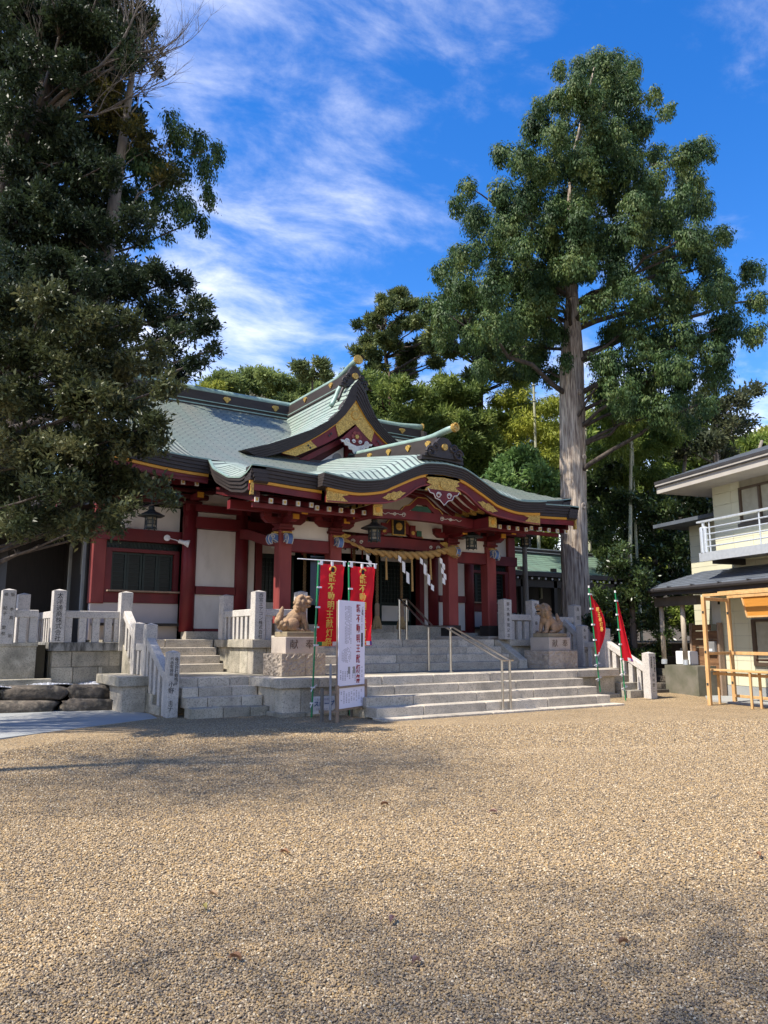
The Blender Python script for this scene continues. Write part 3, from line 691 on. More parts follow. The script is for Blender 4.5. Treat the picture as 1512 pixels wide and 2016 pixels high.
# ---------------------------------------------------------------- granite fences
def fence_post(parent, x, y, z0, z1, w, m=None):
    h = w / 2; mb = MB()
    mb.box(x - h, x + h, y - h, y + h, z0, z1 - 0.035)
    n = len(mb.v)
    mb.add([(x - h, y - h, z1 - .035), (x + h, y - h, z1 - .035), (x + h, y + h, z1 - .035), (x - h, y + h, z1 - .035), (x, y, z1)], [(0, 1, 4), (1, 2, 4), (2, 3, 4), (3, 0, 4)])
    return mb.build('post', m or granite_pale, parent, bevel=0.006)
def inscr(parent, body, x, y, w, ztop, size, spacing=1.0, dx=0.0, m=None):
    return text(body, size, (x + dx, y - w / 2 - 0.0015, ztop), m or ink, parent, FRONT, True, spacing)
def rail(parent, p0, p1, w=0.15, h=0.13):
    mb = MB(); mb.bar(p0, p1, w, h); return mb.build('rail', granite_pale, parent, bevel=0.01)
def balusters(parent, pts, w, topf, botf, d=0.12):
    for (x, y) in pts:
        mb = MB(); mb.box(x - w / 2, x + w / 2, y - d / 2, y + d / 2, botf(x, y), topf(x, y)); mb.build('baluster', granite_pale, parent, bevel=0.006)

FG = 'granite fences of the shrine steps'
f1 = thing('stone_fence', 'pale granite fence on the rain-streaked wall, its left post carved with a company name', 'fence', (3.7, 17, 1.33), FG)
fence_post(f1, 3.07, 17.05, 1.33, 2.42, 0.25); fence_post(f1, 4.42, 17.05, 1.15, 2.42, 0.25)
inscr(f1, '太洋通商株式会社', 3.07, 17.05, 0.25, 2.33, 0.125, 0.985)
rail(f1, (3.19, 17.05, 1.905), (4.30, 17.05, 1.905), 0.15, 0.15)
balusters(f1, [(3.28, 17.05), (3.56, 17.05), (3.83, 17.05), (4.08, 17.05), (4.27, 17.05)], 0.145, lambda x, y: 1.835, lambda x, y: 1.33)
rail(f1, (3.07, 17.2, 1.905), (3.07, 19.6, 1.905), 0.15, 0.15)
balusters(f1, [(3.07, 17.4 + .26 * i) for i in range(9)], 0.13, lambda x, y: 1.835, lambda x, y: 1.33)
fence_post(f1, 2.62, 18.6, 1.3, 2.40, 0.25)

f2 = thing('stone_fence', 'granite fence sloping down the left stairs to a tall post inscribed in two columns', 'fence', (4.45, 14.5, 0), FG)
fence_post(f2, 4.45, 13.78, -0.05, 1.20, 0.205)
inscr(f2, '株式会社鶴鳴荘', 4.45, 13.78, 0.205, 1.08, 0.072, 0.98, 0.045)
inscr(f2, '代表取締役', 4.45, 13.78, 0.205, 1.08, 0.066, 1.0, -0.040)
inscr(f2, '小野', 4.45, 13.78, 0.205, 0.65, 0.105, 0.98, -0.035)
inscr(f2, '圭子', 4.45, 13.78, 0.205, 0.33, 0.095, 0.98, -0.035)
fence_post(f2, 4.47, 15.28, 0.60, 1.71, 0.22); fence_post(f2, 4.45, 16.02, 0.60, 1.74, 0.22)
rail(f2, (4.45, 13.86, 0.66), (4.45, 15.2, 1.36), 0.16, 0.15)
rail(f2, (4.45, 15.36, 1.24), (4.45, 15.94, 1.24), 0.15, 0.14)
rail(f2, (4.45, 16.1, 1.42), (4.44, 16.94, 1.93), 0.16, 0.15)
def sl(y): return 0.66 + (y - 13.86) * 0.70 / 1.34 - 0.08
def st_(y): return 0.0 if y < 13.9 else min(0.70, 0.05 + 0.1625 * int((y - 13.2) / 0.25 + 1))
balusters(f2, [(4.45, 14.05), (4.45, 14.33), (4.45, 14.61), (4.45, 14.89), (4.45, 15.13)], 0.13, lambda x, y: sl(y), lambda x, y: -0.02 if y < 14.2 else (0.2 if y < 14.5 else 0.38), 0.13)
balusters(f2, [(4.45, 15.52), (4.45, 15.78)], 0.13, lambda x, y: 1.17, lambda x, y: 0.70)
balusters(f2, [(4.45, 16.28), (4.45, 16.52), (4.45, 16.76)], 0.13, lambda x, y: 1.42 + (y - 16.1) * .607 - .08, lambda x, y: 0.76 + (y - 16.1) * .607)
fb = MB(); fb.prism([(4.36, 14.15, -0.02), (4.36, 15.3, -0.02), (4.36, 15.3, 0.58), (4.36, 15.0, 0.58), (4.36, 15.0, 0.39), (4.36, 14.6, 0.39), (4.36, 14.6, 0.2), (4.36, 14.15, 0.2)], (0.2, 0, 0))
fb.build('stepped_base', granite_old, f2, bevel=0.006)

f3 = thing('stone_fence', 'granite fence round the platform corner behind the left guardian dog', 'fence', (6.55, 14.85, 1.39), FG)
fence_post(f3, 6.55, 14.87, 1.39, 2.40, 0.24); fence_post(f3, 7.53, 14.87, 1.39, 2.42, 0.22); fence_post(f3, 6.55, 16.65, 1.39, 2.40, 0.24)
inscr(f3, '西宮エアコン株式会社', 6.55, 14.87, 0.24, 2.335, 0.095, 0.985, 0.01)
inscr(f3, '合', 7.53, 14.87, 0.22, 2.335, 0.10)
rail(f3, (6.66, 14.87, 1.945), (7.43, 14.87, 1.945), 0.15, 0.145)
rail(f3, (6.55, 14.98, 1.945), (6.55, 16.54, 1.945), 0.15, 0.145)
balusters(f3, [(6.77, 14.87), (7.03, 14.87), (7.28, 14.87)], 0.14, lambda x, y: 1.875, lambda x, y: 1.39)
balusters(f3, [(6.55, 15.1 + 0.235 * i) for i in range(7)], 0.13, lambda x, y: 1.875, lambda x, y: 1.39)

f4 = thing('stone_fence', 'granite fence to the right of the stairs, posts inscribed, behind the right guardian dog', 'fence', (14.0, 14.85, 1.39), FG)
fence_post(f4, 13.32, 14.87, 1.39, 2.42, 0.25); fence_post(f4, 14.28, 14.87, 1.39, 2.42, 0.25); fence_post(f4, 15.83, 14.87, 1.39, 2.33, 0.25)
inscr(f4, '御大典奉祝記念', 13.32, 14.87, 0.25, 2.32, 0.10, 1.32)
inscr(f4, '松丸泰裕', 14.28, 14.87, 0.25, 2.32, 0.10, 2.35)
inscr(f4, '真田', 15.83, 14.87, 0.25, 2.24, 0.11, 2.1)
rail(f4, (13.44, 14.87, 1.945), (14.16, 14.87, 1.945), 0.15, 0.15)
rail(f4, (14.40, 14.87, 1.905), (15.71, 14.87, 1.905), 0.15, 0.15)
balusters(f4, [(13.52, 14.87), (13.77, 14.87), (14.02, 14.87), (14.55, 14.87), (14.8, 14.87), (15.05, 14.87), (15.3, 14.87), (15.55, 14.87)], 0.14, lambda x, y: 1.85, lambda x, y: 1.39)

f5 = thing('stone_fence', 'granite fence sloping down the right-hand side stairs to an inscribed end post', 'fence', (15.35, 13.2, 0), FG)
FX = 15.38
fence_post(f5, FX, 12.16, -0.05, 1.10, 0.22); fence_post(f5, FX, 13.48, 0.60, 1.69, 0.22); fence_post(f5, FX, 14.20, 0.60, 1.77, 0.22)
inscr(f5, '株式会社穂高', FX, 12.16, 0.22, 0.99, 0.062, 1.0, 0.055); inscr(f5, '代表取締役', FX, 12.16, 0.22, 0.99, 0.055, 1.0, -0.045)
inscr(f5, '谷村聖二', FX, 12.16, 0.22, 0.60, 0.085, 1.35, 0.0)
inscr(f5, '長田智司', FX, 14.20, 0.22, 1.66, 0.085, 2.1, -0.03); inscr(f5, '神城', FX, 14.20, 0.22, 1.27, 0.07, 1.9, 0.06)
inscr(f5, 'ジャック', FX, 13.48, 0.22, 1.15, 0.07, 1.2, 0.03)
rail(f5, (FX, 12.26, 0.70), (FX, 13.40, 1.30), 0.16, 0.15)
rail(f5, (FX, 13.56, 1.255), (FX, 14.12, 1.255), 0.15, 0.14)
rail(f5, (FX, 14.28, 1.45), (FX, 14.80, 1.86), 0.16, 0.15)
balusters(f5, [(FX, 12.42), (FX, 12.66), (FX, 12.90), (FX, 13.14), (FX, 13.34)], 0.125, lambda x, y: 0.70 + (y - 12.26) * .526 - .08, lambda x, y: 0.0 if y < 12.6 else (0.18 if y < 12.8 else (0.36 if y < 13 else .52)), 0.12)
balusters(f5, [(FX, 13.70), (FX, 13.92)], 0.13, lambda x, y: 1.19, lambda x, y: 0.70)
balusters(f5, [(FX, 14.42), (FX, 14.62)], 0.13, lambda x, y: 1.45 + (y - 14.28) * .79 - .08, lambda x, y: 0.75 + (y - 14.28) * .79)

f6 = thing('stone_fence', 'granite fence at the far left edge with names carved in two columns on its post', 'fence', (2.1, 17.6, 0.6), FG)
fence_post(f6, 2.13, 17.1, 1.30, 2.40, 0.25)
inscr(f6, '坂', 2.13, 17.1, 0.25, 2.31, 0.08, 1.0, 0.06); inscr(f6, '本真', 2.13, 17.1, 0.25, 2.02, 0.08, 2.1, 0.06); inscr(f6, '治', 2.13, 17.1, 0.25, 1.50, 0.08, 1.0, 0.06)
inscr(f6, '修', 2.13, 17.1, 0.25, 2.31, 0.08, 1.0, -0.06); inscr(f6, '紀子', 2.13, 17.1, 0.25, 2.04, 0.08, 1.3, -0.06); inscr(f6, '愛奈', 2.13, 17.1, 0.25, 1.66, 0.08, 1.5, -0.06)
rail(f6, (2.25, 17.1, 1.905), (2.70, 17.1, 1.905), 0.15, 0.15)
balusters(f6, [(2.42, 17.1), (2.62, 17.1)], 0.14, lambda x, y: 1.83, lambda x, y: 1.33)
fence_post(f6, 1.62, 17.5, 1.30, 2.40, 0.25)
k = MB(); k.box(1.4, 2.72, 16.98, 17.6, 1.25, 1.33); k.box(1.42, 2.70, 17.0, 17.58, 0.4, 1.25); k.build('base_block', granite_old, f6, bevel=.008)

rs = thing('stone_stairs', 'small stone stairs squeezed between the terrace and the right sloping fence', 'stairs', (15.1, 12.4, 0), 'granite stairs of the shrine')
for i in range(4):
    mb = MB(); mb.box(14.79 if i > 1 else 14.87, FX + .12, 12.32 + .25 * i, 12.32 + .25 * i + .4, 0.01 + .165 * i, 0.04 + .165 * (i + 1)); mb.build('step_block', granite_old, rs, bevel=.008)
mb = MB(); mb.box(14.88, 15.6, 13.3, 14.8, 0, 0.70); mb.build('paving', granite_old, rs)

# ---------------------------------------------------------------- guardian dogs
def bodies(blobs, voxel=0.016, smooth_it=6):
    """one continuous body: overlapping capsules and ellipsoids fused by a voxel remesh"""
    mb = MB()
    for b in blobs:
        if b[0] == 'e': mb.ell(b[1], b[2], 16, 11)
        elif b[0] == 'c': mb.tube([Vector(b[1]).lerp(Vector(b[2]), t) for t in (0, .25, .5, .75, 1)], [b[3] + (b[4] - b[3]) * t for t in (0, .25, .5, .75, 1)], 14); mb.ell(b[1], (b[3],) * 3, 12, 8); mb.ell(b[2], (b[4],) * 3, 12, 8)
        elif b[0] == 'k': mb.tube(b[1], b[2], 8)
    return mb
def guardian(cx, cy, z0, face, label, head_turn, mouth_open):
    """seated stone lion-dog; face=+1 looks toward +x"""
    t = thing('guardian_dog', label, 'statue', (cx, cy, z0), 'stone guardian dogs')
    f = face
    def P(x, y, z): return (cx + f * x, cy + y, z0 + z)
    B = []
    B.append(('c', P(-0.13, 0, 0.17), P(0.10, 0, 0.36), 0.145, 0.135))           # trunk rising to chest
    B.append(('e', P(-0.16, 0, 0.15), (0.15, 0.16, 0.15)))                        # rump
    for s in (-1, 1):
        B.append(('e', P(-0.07, 0.12 * s, 0.14), (0.145, 0.075, 0.135)))         # haunch
        B.append(('c', P(0.0, 0.14 * s, 0.05), P(0.09, 0.15 * s, 0.03), 0.045, 0.038))   # hind foot
        B.append(('e', P(0.10, 0.15 * s, 0.035), (0.05, 0.045, 0.038)))
        for q in (-1, 0, 1): B.append(('e', P(0.14, 0.15 * s + q * .024, 0.025), (0.025, 0.014, 0.024)))
        B.append(('c', P(0.15, 0.095 * s, 0.33), P(0.20, 0.105 * s, 0.16), 0.07, 0.052))  # foreleg
        B.append(('c', P(0.20, 0.105 * s, 0.16), P(0.225, 0.105 * s, 0.05), 0.05, 0.046))
        B.append(('e', P(0.175, 0.115 * s, 0.20), (0.05, 0.04, 0.055)))
        B.append(('e', P(0.25, 0.105 * s, 0.035), (0.062, 0.05, 0.04)))
        for q in (-1, 0, 1): B.append(('e', P(0.305, 0.105 * s + q * .028, 0.027), (0.026, 0.016, 0.026)))
    B.append(('e', P(0.15, 0, 0.34), (0.12, 0.14, 0.14)))                          # chest
    # head, turned on the neck
    hc = Vector((0.175, 0, 0.565)); ca, sa = math.cos(head_turn), math.sin(head_turn)
    def H(x, y, z):
        x, y, z = x * 1.22, y * 1.22, z * 1.22
        return P(hc.x + ca * x - sa * y, hc.y + sa * x + ca * y, hc.z + .03 + z)
    B.append(('c', P(0.12, 0, 0.40), P(0.17, 0, 0.54), 0.13, 0.125))
    B.append(('e', H(0, 0, 0.02), (0.14, 0.145, 0.125)))
    B.append(('e', H(0.085, 0, 0.005), (0.088, 0.118, 0.066)))                     # upper muzzle
    B.append(('e', H(0.085, 0, -0.085 if mouth_open else -0.062), (0.08, 0.10, 0.040)))   # lower jaw
    B.append(('e', H(0.150, 0, 0.035), (0.034, 0.062, 0.034)))                       # nose
    for s in (-1, 1):
        B.append(('e', H(0.105, 0.052 * s, 0.075), (0.05, 0.046, 0.032)))         # brow
        B.append(('e', H(0.115, 0.075 * s, -0.01), (0.05, 0.03, 0.035)))           # cheek lip
        B.append(('e', H(0.13, 0.045 * s, 0.048), (0.02, 0.018, 0.016)))           # eye
        B.append(('c', H(-0.01, 0.105 * s, 0.085), H(-0.05, 0.135 * s, 0.055), 0.046, 0.028))   # folded ear
    ncurl = random.Random(5)
    for k in range(17):                                                            # mane curls round the face
        a = -2.5 + 5.0 * k / 16
        for rr, xx, sz in ((0.135, -0.005, 0.050), (0.158, -0.075, 0.052)):
            B.append(('e', H(xx + ncurl.uniform(-.012, .012), rr * math.sin(a), -0.035 + rr * 0.98 * math.cos(a + math.pi) * (1 if abs(a) < 1.6 else 0.65)), (sz, sz, sz)))
    # flame tail of several lobes
    for (x, y, z, rx, rz) in ((-0.30, 0, 0.14, .06, .10), (-0.31, 0, 0.27, .065, .11), (-0.27, 0, 0.37, .05, .10), (-0.245, 0, 0.43, .032, .075), (-0.36, 0.0, 0.21, .05, .075),
                           (-0.29, .09, 0.17, .05, .055), (-0.29, -.09, 0.17, .05, .055), (-0.25, -.12, 0.12, .045, .045), (-0.25, .12, 0.12, .045, .045), (-0.33, -.06, 0.25, .04, .06), (-0.33, .06, 0.25, .04, .06), (-0.22, -.13, 0.2, .04, .04), (-0.22, .13, 0.2, .04, .04)):
        B.append(('e', P(x, y, z), (rx, rx, rz)))
    mb = bodies(B)
    o = mb.build('body', sandstone, t, smooth=True)
    rm = o.modifiers.new('fuse', 'REMESH'); rm.mode = 'VOXEL'; rm.voxel_size = 0.0085; rm.use_smooth_shade = True
    sm = o.modifiers.new('soften', 'SMOOTH'); sm.factor = 0.5; sm.iterations = 1
    if True:
        m_ = MB(); m_.ell(H(0.112, 0, -0.045), (0.068, 0.088, 0.026 if mouth_open else 0.012)); m_.build('mouth', ink, t, smooth=True)
    return t
def pedestal(x0, x1, y0, y1, label):
    t = thing('stone_pedestal', label, 'pedestal', ((x0 + x1) / 2, (y0 + y1) / 2, 0.7), 'guardian dog pedestals')
    xm = x0 + (x1 - x0) * 0.54
    for a, b in ((x0, xm - .004), (xm + .004, x1)):
        bm = bmesh.new(); bmesh.ops.create_grid(bm, x_segments=2, y_segments=2, size=1); bm.free()
        mb = MB(); n = 14; r = random.Random(int(a * 100))
        # rough-hewn faces: subdivided box with pitted surface
        def face(o_, u, v, nrm, nu, nv):
            mb.grid([[Vector(o_) + Vector(u) * (i / nu) + Vector(v) * (j / nv) + (Vector(nrm) * (r.uniform(-.012, .014) if 0 < i < nu and 0 < j < nv else 0.0)) for i in range(nu + 1)] for j in range(nv + 1)])
        z0, z1 = 0.70, 1.12
        face((a, y0, z0), (b - a, 0, 0), (0, 0, z1 - z0), (0, -1, 0), 16, 12)
        face((a, y1, z0), (0, y0 - y1, 0), (0, 0, z1 - z0), (-1, 0, 0), 20, 12)
        face((b, y0, z0), (0, y1 - y0, 0), (0, 0, z1 - z0), (1, 0, 0), 20, 12)
        face((a, y0, z1), (b - a, 0, 0), (0, y1 - y0, 0), (0, 0, 0), 3, 3)
        mb.build('rough_block', granite_rough, t)
    k = MB(); k.box(x0 + .12, x1 - .12, y0 + .10, y1 - .10, 1.12, 1.44); k.build('inscribed_block', granite_pink, t, bevel=.008)
    text('献', 0.19, ((x0 + x1) / 2 - .17, y0 + .10 - .0015, 1.285), mat_carve, t, FRONT)
    text('奉', 0.19, ((x0 + x1) / 2 + .17, y0 + .10 - .0015, 1.285), mat_carve, t, FRONT)
    k = MB(); k.box(x0 + .17, x1 - .17, y0 + .16, y1 - .14, 1.44, 1.54); k.build('plinth_slab', sandstone_base, t, bevel=.01)
    return t
mat_carve = mat('carved_letter', (0.11, 0.075, 0.055), 0.9)
pedestal(6.46, 7.40, 13.5, 14.35, 'pink granite pedestal under the left guardian dog behind the red banner')
pedestal(13.46, 14.42, 13.5, 14.35, 'pink granite pedestal under the right guardian dog with leaning banners beside it')
guardian(6.90, 13.93, 1.535, 1, 'tan sandstone guardian dog seated in profile beside the tall red banner', -0.35, False)
guardian(13.95, 13.93, 1.535, -1, 'tan sandstone guardian dog with open mouth facing out, in front of the great tree trunk', 0.95, True)
# ---------------------------------------------------------------- the shrine hall
hall = thing('shrine_hall', 'red and white shrine hall with green copper roof, pointed dormer and undulating porch gable', 'shrine', (XC, 18, 1.39))
prof = catmull([(13.75, 4.70), (14.7, 4.90), (16.2, 5.36), (17.5, 5.93), (19.0, 6.74), (20.4, 7.62), (21.5, 8.32)], 10)
PY = [p[0] for p in prof]; PZ = [p[1] for p in prof]
arc = np.concatenate([[0], np.cumsum(np.hypot(np.diff(PY), np.diff(PZ)))])
def zfront(y): return interp(PY, PZ, y)
def arcy(y): return interp(PY, arc, y)
def zmain(dx, y):
    ym = y if y <= 21.5 else 43.0 - y
    a = abs(dx); z = zfront(ym)
    if a > 4.8: z = min(z, 5.36 + (6.9 - a) * 0.74 + 0.1 * (6.9 - a) ** 2 * 0.3)
    if a > 4.4: z += 0.24 * ((a - 4.4) / 2.5) ** 2 * max(0, 1 - (ym - 16.2) / 3.5)
    return z
gx = sorted(set(list(np.linspace(-6.9, 6.9, 70)) + [-4.79, -4.81, 4.79, 4.81]))
gy = list(np.linspace(16.2, 21.5, 34)) + list(np.linspace(21.5, 26.8, 34))[1:]
m_ = MB(); P = []; U = []
for y in gy:
    P.append([(XC + dx, y, zmain(dx, y)) for dx in gx])
    U.append([((dx, arcy(min(y, 43 - y))) if abs(dx) < 4.8 else ((y, 20 - abs(dx)))) for dx in gx])
m_.grid(P, U)
m_.build('main_roof', copper, hall, smooth=False)
# porch roof carried forward from the main slope, rolled over at its verges
EY = [13.75, 13.95, 14.3, 15.0, 15.9, 16.2]; EZ = [4.76, 4.66, 4.60, 4.73, 5.08, 5.34]
def zporch(dx, y):
    a = abs(dx); z = zfront(y) + 0.09 * (a / 4.55) ** 4 * max(0, 1 - (y - 13.75) / 1.2)
    s = smooth(3.75, 4.55, a) ** 1.6
    return z + (interp(EY, EZ, y) - z) * s
px_ = sorted(set([round(v, 3) for v in list(np.linspace(-4.55, 4.55, 60)) + list(np.linspace(-4.55, -3.7, 12)) + list(np.linspace(3.7, 4.55, 12))]))
pyy = list(np.linspace(13.75, 16.25, 24))
m_ = MB(); m_.grid([[(XC + dx, y, zporch(dx, y) + 0.012) for dx in px_] for y in pyy], [[(dx + 0.3, arcy(y)) for dx in px_] for y in pyy])
m_.build('porch_roof', copper, hall)
for s in (-1, 1):     # brighter green rolled verge
    vx = list(np.linspace(3.85, 4.552, 10))
    m_ = MB(); m_.grid([[(XC + s * dx, y, zporch(dx, y) + 0.022) for dx in vx] for y in np.linspace(13.77, 16.15, 30)], [[(dx, y) for dx in vx] for y in np.linspace(13.77, 16.15, 30)], flip=(s < 0))
    m_.build('roof_verge', copper_green, hall)

# undulating gable (kara) roof
KX = [0, .5, .8, 1.1, 1.4, 1.65, 2.2, 2.7, 3.1]; KZ = [5.30, 5.255, 5.15, 5.01, 4.87, 4.765, 4.675, 4.695, 4.74]
kd = catmull(list(zip(KX, KZ)), 6); KDX = [p[0] for p in kd]; KDZ = [p[1] for p in kd]
karc = np.concatenate([[0], np.cumsum(np.hypot(np.diff(KDX), np.diff(KDZ)))])
def zk(dx): return interp(KDX, KDZ, abs(dx))
def zkara(dx, y):
    a = abs(dx); w = 1 - 0.95 * smooth(2.1, 3.05, a)
    return zk(dx) + w * (0.20 * smooth(13.45, 13.95, y) + 0.175 * (y - 13.45)) - 0.03 * (1 - w)
kxs = [s for s in sorted([-v for v in KDX[1:]] + KDX)]
kys = list(np.linspace(13.45, 14.0, 8)) + list(np.linspace(14.2, 18.4, 20))
m_ = MB(); m_.grid([[(XC + dx, y, zkara(dx, y)) for dx in kxs] for y in kys], [[(y, 8 + math.copysign(interp(KDX, karc, abs(dx)), dx)) for dx in kxs] for y in kys])
m_.build('wave_gable_roof', copper_green, hall)

# pointed dormer (chidori) roof
CT = [(0, 8.46), (.23, 8.18), (.36, 7.88), (.58, 7.49), (.91, 7.15), (1.39, 6.84), (2.0, 6.55), (2.6, 6.28), (3.25, 6.05)]
cd = catmull(CT, 5); CDX = [p[0] for p in cd]; CDZ = [p[1] for p in cd]
carc = np.concatenate([[0], np.cumsum(np.hypot(np.diff(CDX), np.diff(CDZ)))])
for s in (-1, 1):
    cy = [17.30, 17.36, 17.5, 17.75] + list(np.linspace(18.1, 21.8, 10))
    def lift(y): return -0.05 + 0.05 * smooth(17.3, 17.8, y)
    m_ = MB(); m_.grid([[(XC + s * a, y, b + lift(y)) for a, b in zip(CDX, CDZ)] for y in cy], [[(y, c) for c in carc] for y in cy], flip=(s > 0))
    m_.build('dormer_roof', copper_green, hall)

def eave_band(top, inward, thick, layers=4, step=0.022, name='eave_band', m=None, drop=None):
    """dark layered eave edge hung under a copper edge; top is a polyline"""
    inward = Vector(inward)
    top = [Vector(p) for p in top]
    mb = MB()
    for i in range(layers):
        a = [p + inward * (step * i) - Vector((0, 0, thick * i / layers)) for p in top]
        b = [p + inward * (step * i) - Vector((0, 0, thick * (i + 1) / layers - 0.006)) for p in top]
        mb.solidstrip(a, b, inward * 0.30)
    return mb.build(name, m or dark_band, hall)
def trim_band(top, inward, dz, h, inn, m, name, th=0.05):
    inward = Vector(inward); a = [Vector(p) + inward * inn - Vector((0, 0, dz)) for p in top]
    b = [p - Vector((0, 0, h)) for p in a]
    mb = MB(); mb.solidstrip(a, b, inward * th); return mb.build(name, m, hall)
def edge_lip(top, inward):
    """thin copper lip along the eave"""
    mb = MB(); t_ = [Vector(p) - Vector(inward) * 0.012 + Vector((0, 0, 0.016)) for p in top]
    mb.solidstrip(t_, [p - Vector((0, 0, 0.03)) for p in t_], Vector(inward) * 0.06); mb.build('eave_lip', copper_plain, hall)
IN = (0, 1, 0)
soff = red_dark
for s in (-1, 1):
    # main eave either side of the porch roof, and its return along the hall side
    p1 = [(XC + s * dx, 16.2, zmain(dx, 16.2)) for dx in np.linspace(4.5, 6.9, 14)]
    p2 = [(XC + s * 6.9, y, zmain(6.9, y)) for y in np.linspace(16.2, 26.8, 20)]
    eave_band(p1, IN, 0.31); trim_band(p1, IN, 0.315, 0.06, 0.10, ochre, 'ochre_strip'); trim_band(p1, IN, 0.378, 0.14, 0.13, red_paint, 'fascia'); edge_lip(p1, IN)
    eave_band(p2, (-s, 0, 0), 0.31); trim_band(p2, (-s, 0, 0), 0.315, 0.06, 0.10, ochre, 'ochre_strip'); trim_band(p2, (-s, 0, 0), 0.378, 0.14, 0.13, red_paint, 'fascia')
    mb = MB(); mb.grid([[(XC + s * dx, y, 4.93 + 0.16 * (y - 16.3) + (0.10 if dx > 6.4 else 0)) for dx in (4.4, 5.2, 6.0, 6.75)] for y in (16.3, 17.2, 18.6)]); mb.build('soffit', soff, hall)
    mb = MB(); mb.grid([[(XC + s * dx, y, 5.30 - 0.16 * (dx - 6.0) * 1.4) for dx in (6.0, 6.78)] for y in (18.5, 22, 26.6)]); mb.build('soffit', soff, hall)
    # rolled verge of the porch roof
    p3 = [(XC + s * 4.55, y, zporch(4.55, y) + 0.012) for y in np.linspace(13.75, 16.3, 22)]
    eave_band(p3, (-s, 0, 0), 0.31); edge_lip(p3, (-s, 0, 0))
    # porch eave beside the wave gable
    p4_ = [(XC + s * dx, 13.75, zporch(dx, 13.75) + 0.012) for dx in np.linspace(2.95, 4.55, 10)]
    eave_band(p4_, IN, 0.29); trim_band(p4_, IN, 0.295, 0.055, 0.08, ochre, 'ochre_strip'); trim_band(p4_, IN, 0.352, 0.13, 0.11, red_paint, 'fascia'); edge_lip(p4_, IN)
    g_ = MB(); g_.box(XC + s * 4.50 - .03, XC + s * 4.50 + .03, 13.82, 13.90, 4.20, 4.44); g_.build('fascia_end_cap', gold, hall)
    # board closing the porch side under the verge
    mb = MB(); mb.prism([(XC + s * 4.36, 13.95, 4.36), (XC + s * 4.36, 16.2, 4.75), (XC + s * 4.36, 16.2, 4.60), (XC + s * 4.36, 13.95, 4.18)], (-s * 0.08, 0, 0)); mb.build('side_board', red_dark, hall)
kt = [(XC + dx, 13.45, zk(dx)) for dx in kxs]
mb = MB()
for i in range(5):
    f0, f1_ = i / 5, (i + 1) / 5
    def tk(dx): return interp([0, 1.2, 3.1], [0.25, 0.24, 0.27], abs(dx))
    a = [(p[0], 13.45 + 0.02 * i, p[2] - tk(p[0] - XC) * f0) for p in kt]; b = [(p[0], 13.45 + 0.02 * i, p[2] - tk(p[0] - XC) * f1_ + 0.005) for p in kt]
    mb.solidstrip(a, b, (0, 0.4, 0))
mb.build('eave_band', dark_band, hall); edge_lip(kt, IN)
a = [(p[0], 13.55, p[2] - tk(p[0] - XC)) for p in kt if abs(p[0] - XC) < 3.02]; b = [(x, y, z - 0.055) for x, y, z in a]
mb = MB(); mb.solidstrip(a, b, (0, 0.08, 0)); mb.build('ochre_strip', ochre, hall)
# red wave bargeboard
BX = [0, .45, .7, .9, 1.1, 1.35, 1.7, 2.4, 3.0]; BZ = [4.82, 4.77, 4.68, 4.54, 4.41, 4.31, 4.24, 4.18, 4.16]
bd = catmull(list(zip(BX, BZ)), 5); BDX = [p[0] for p in bd]; BDZ = [p[1] for p in bd]
def zb(dx): return interp(BDX, BDZ, abs(dx))
top = [(x, 13.59, z - 0.002) for x, y, z in b]; bot = [(x, 13.59, zb(x - XC)) for x, y, z in b]
mb = MB(); mb.solidstrip(top, bot, (0, 0.07, 0)); mb.build('bargeboard', red_paint, hall)
mb = MB(); mb.solidstrip([(x, 13.565, z + 0.03) for x, y, z in bot], [(x, 13.565, z) for x, y, z in bot], (0, 0.025, 0)); mb.build('bargeboard_bead', red_faded, hall)
def plate(pts, y, m, name='gold_fitting', th=0.018, parent=None):
    mb = MB(); mb.prism([(XC + p[0], y, p[1]) for p in pts], (0, -th, 0)); return mb.build(name, m, parent or hall)
def disc(c, r, ax, th, m, name, parent=None, n=16, r2=None):
    mb = MB(); c = Vector(c); ax = Vector(ax).normalized(); mb.tube([c, c + ax * th], [r, r2 if r2 is not None else r], n); return mb.build(name, m, parent or hall)
def barge_piece(x0, x1, up, lo, n=8):
    X = np.linspace(x0, x1, n)
    return [(x, up(x)) for x in X] + [(x, lo(x)) for x in X[::-1]]
def ztop(x): return interp([p[0] - XC for p in top], [p[2] for p in top], x)
for s in (-1, 1):
    pts = [(s * 2.98, ztop(s * 2.98) + .03), (s * 2.98, zb(2.98) - .01), (s * 2.42, zb(2.42) - .005), (s * 2.52, zb(2.5) + .06), (s * 2.62, zb(2.5) + .13), (s * 2.48, zb(2.5) + .17), (s * 2.36, ztop(s * 2.36) + .03)]
    plate(pts, 13.588, gold)
    # winged round crest fittings half way
    wx = s * 1.32; wz = (ztop(wx) + zb(wx)) / 2 - 0.02
    o = disc((XC + wx, 13.588, wz), 0.095, (0, -1, 0), 0.025, gold, 'gold_crest')
    for q in (-1, 1):
        sl_ = (zb(abs(wx) + .1) - zb(abs(wx) - .1)) / .2 * (1 if wx > 0 else -1)
        def W(u, v): return (wx + q * u, wz + q * u * sl_ * 0.9 + v)
        mb = MB(); mb.prism([(XC + p[0], 13.588, p[1]) for p in (W(.06, .075), W(.16, .09), W(.20, .05), W(.31, .02), W(.20, -.03), W(.15, -.07), W(.06, -.06))], (0, -.015, 0)); mb.build('wing', gold, o)
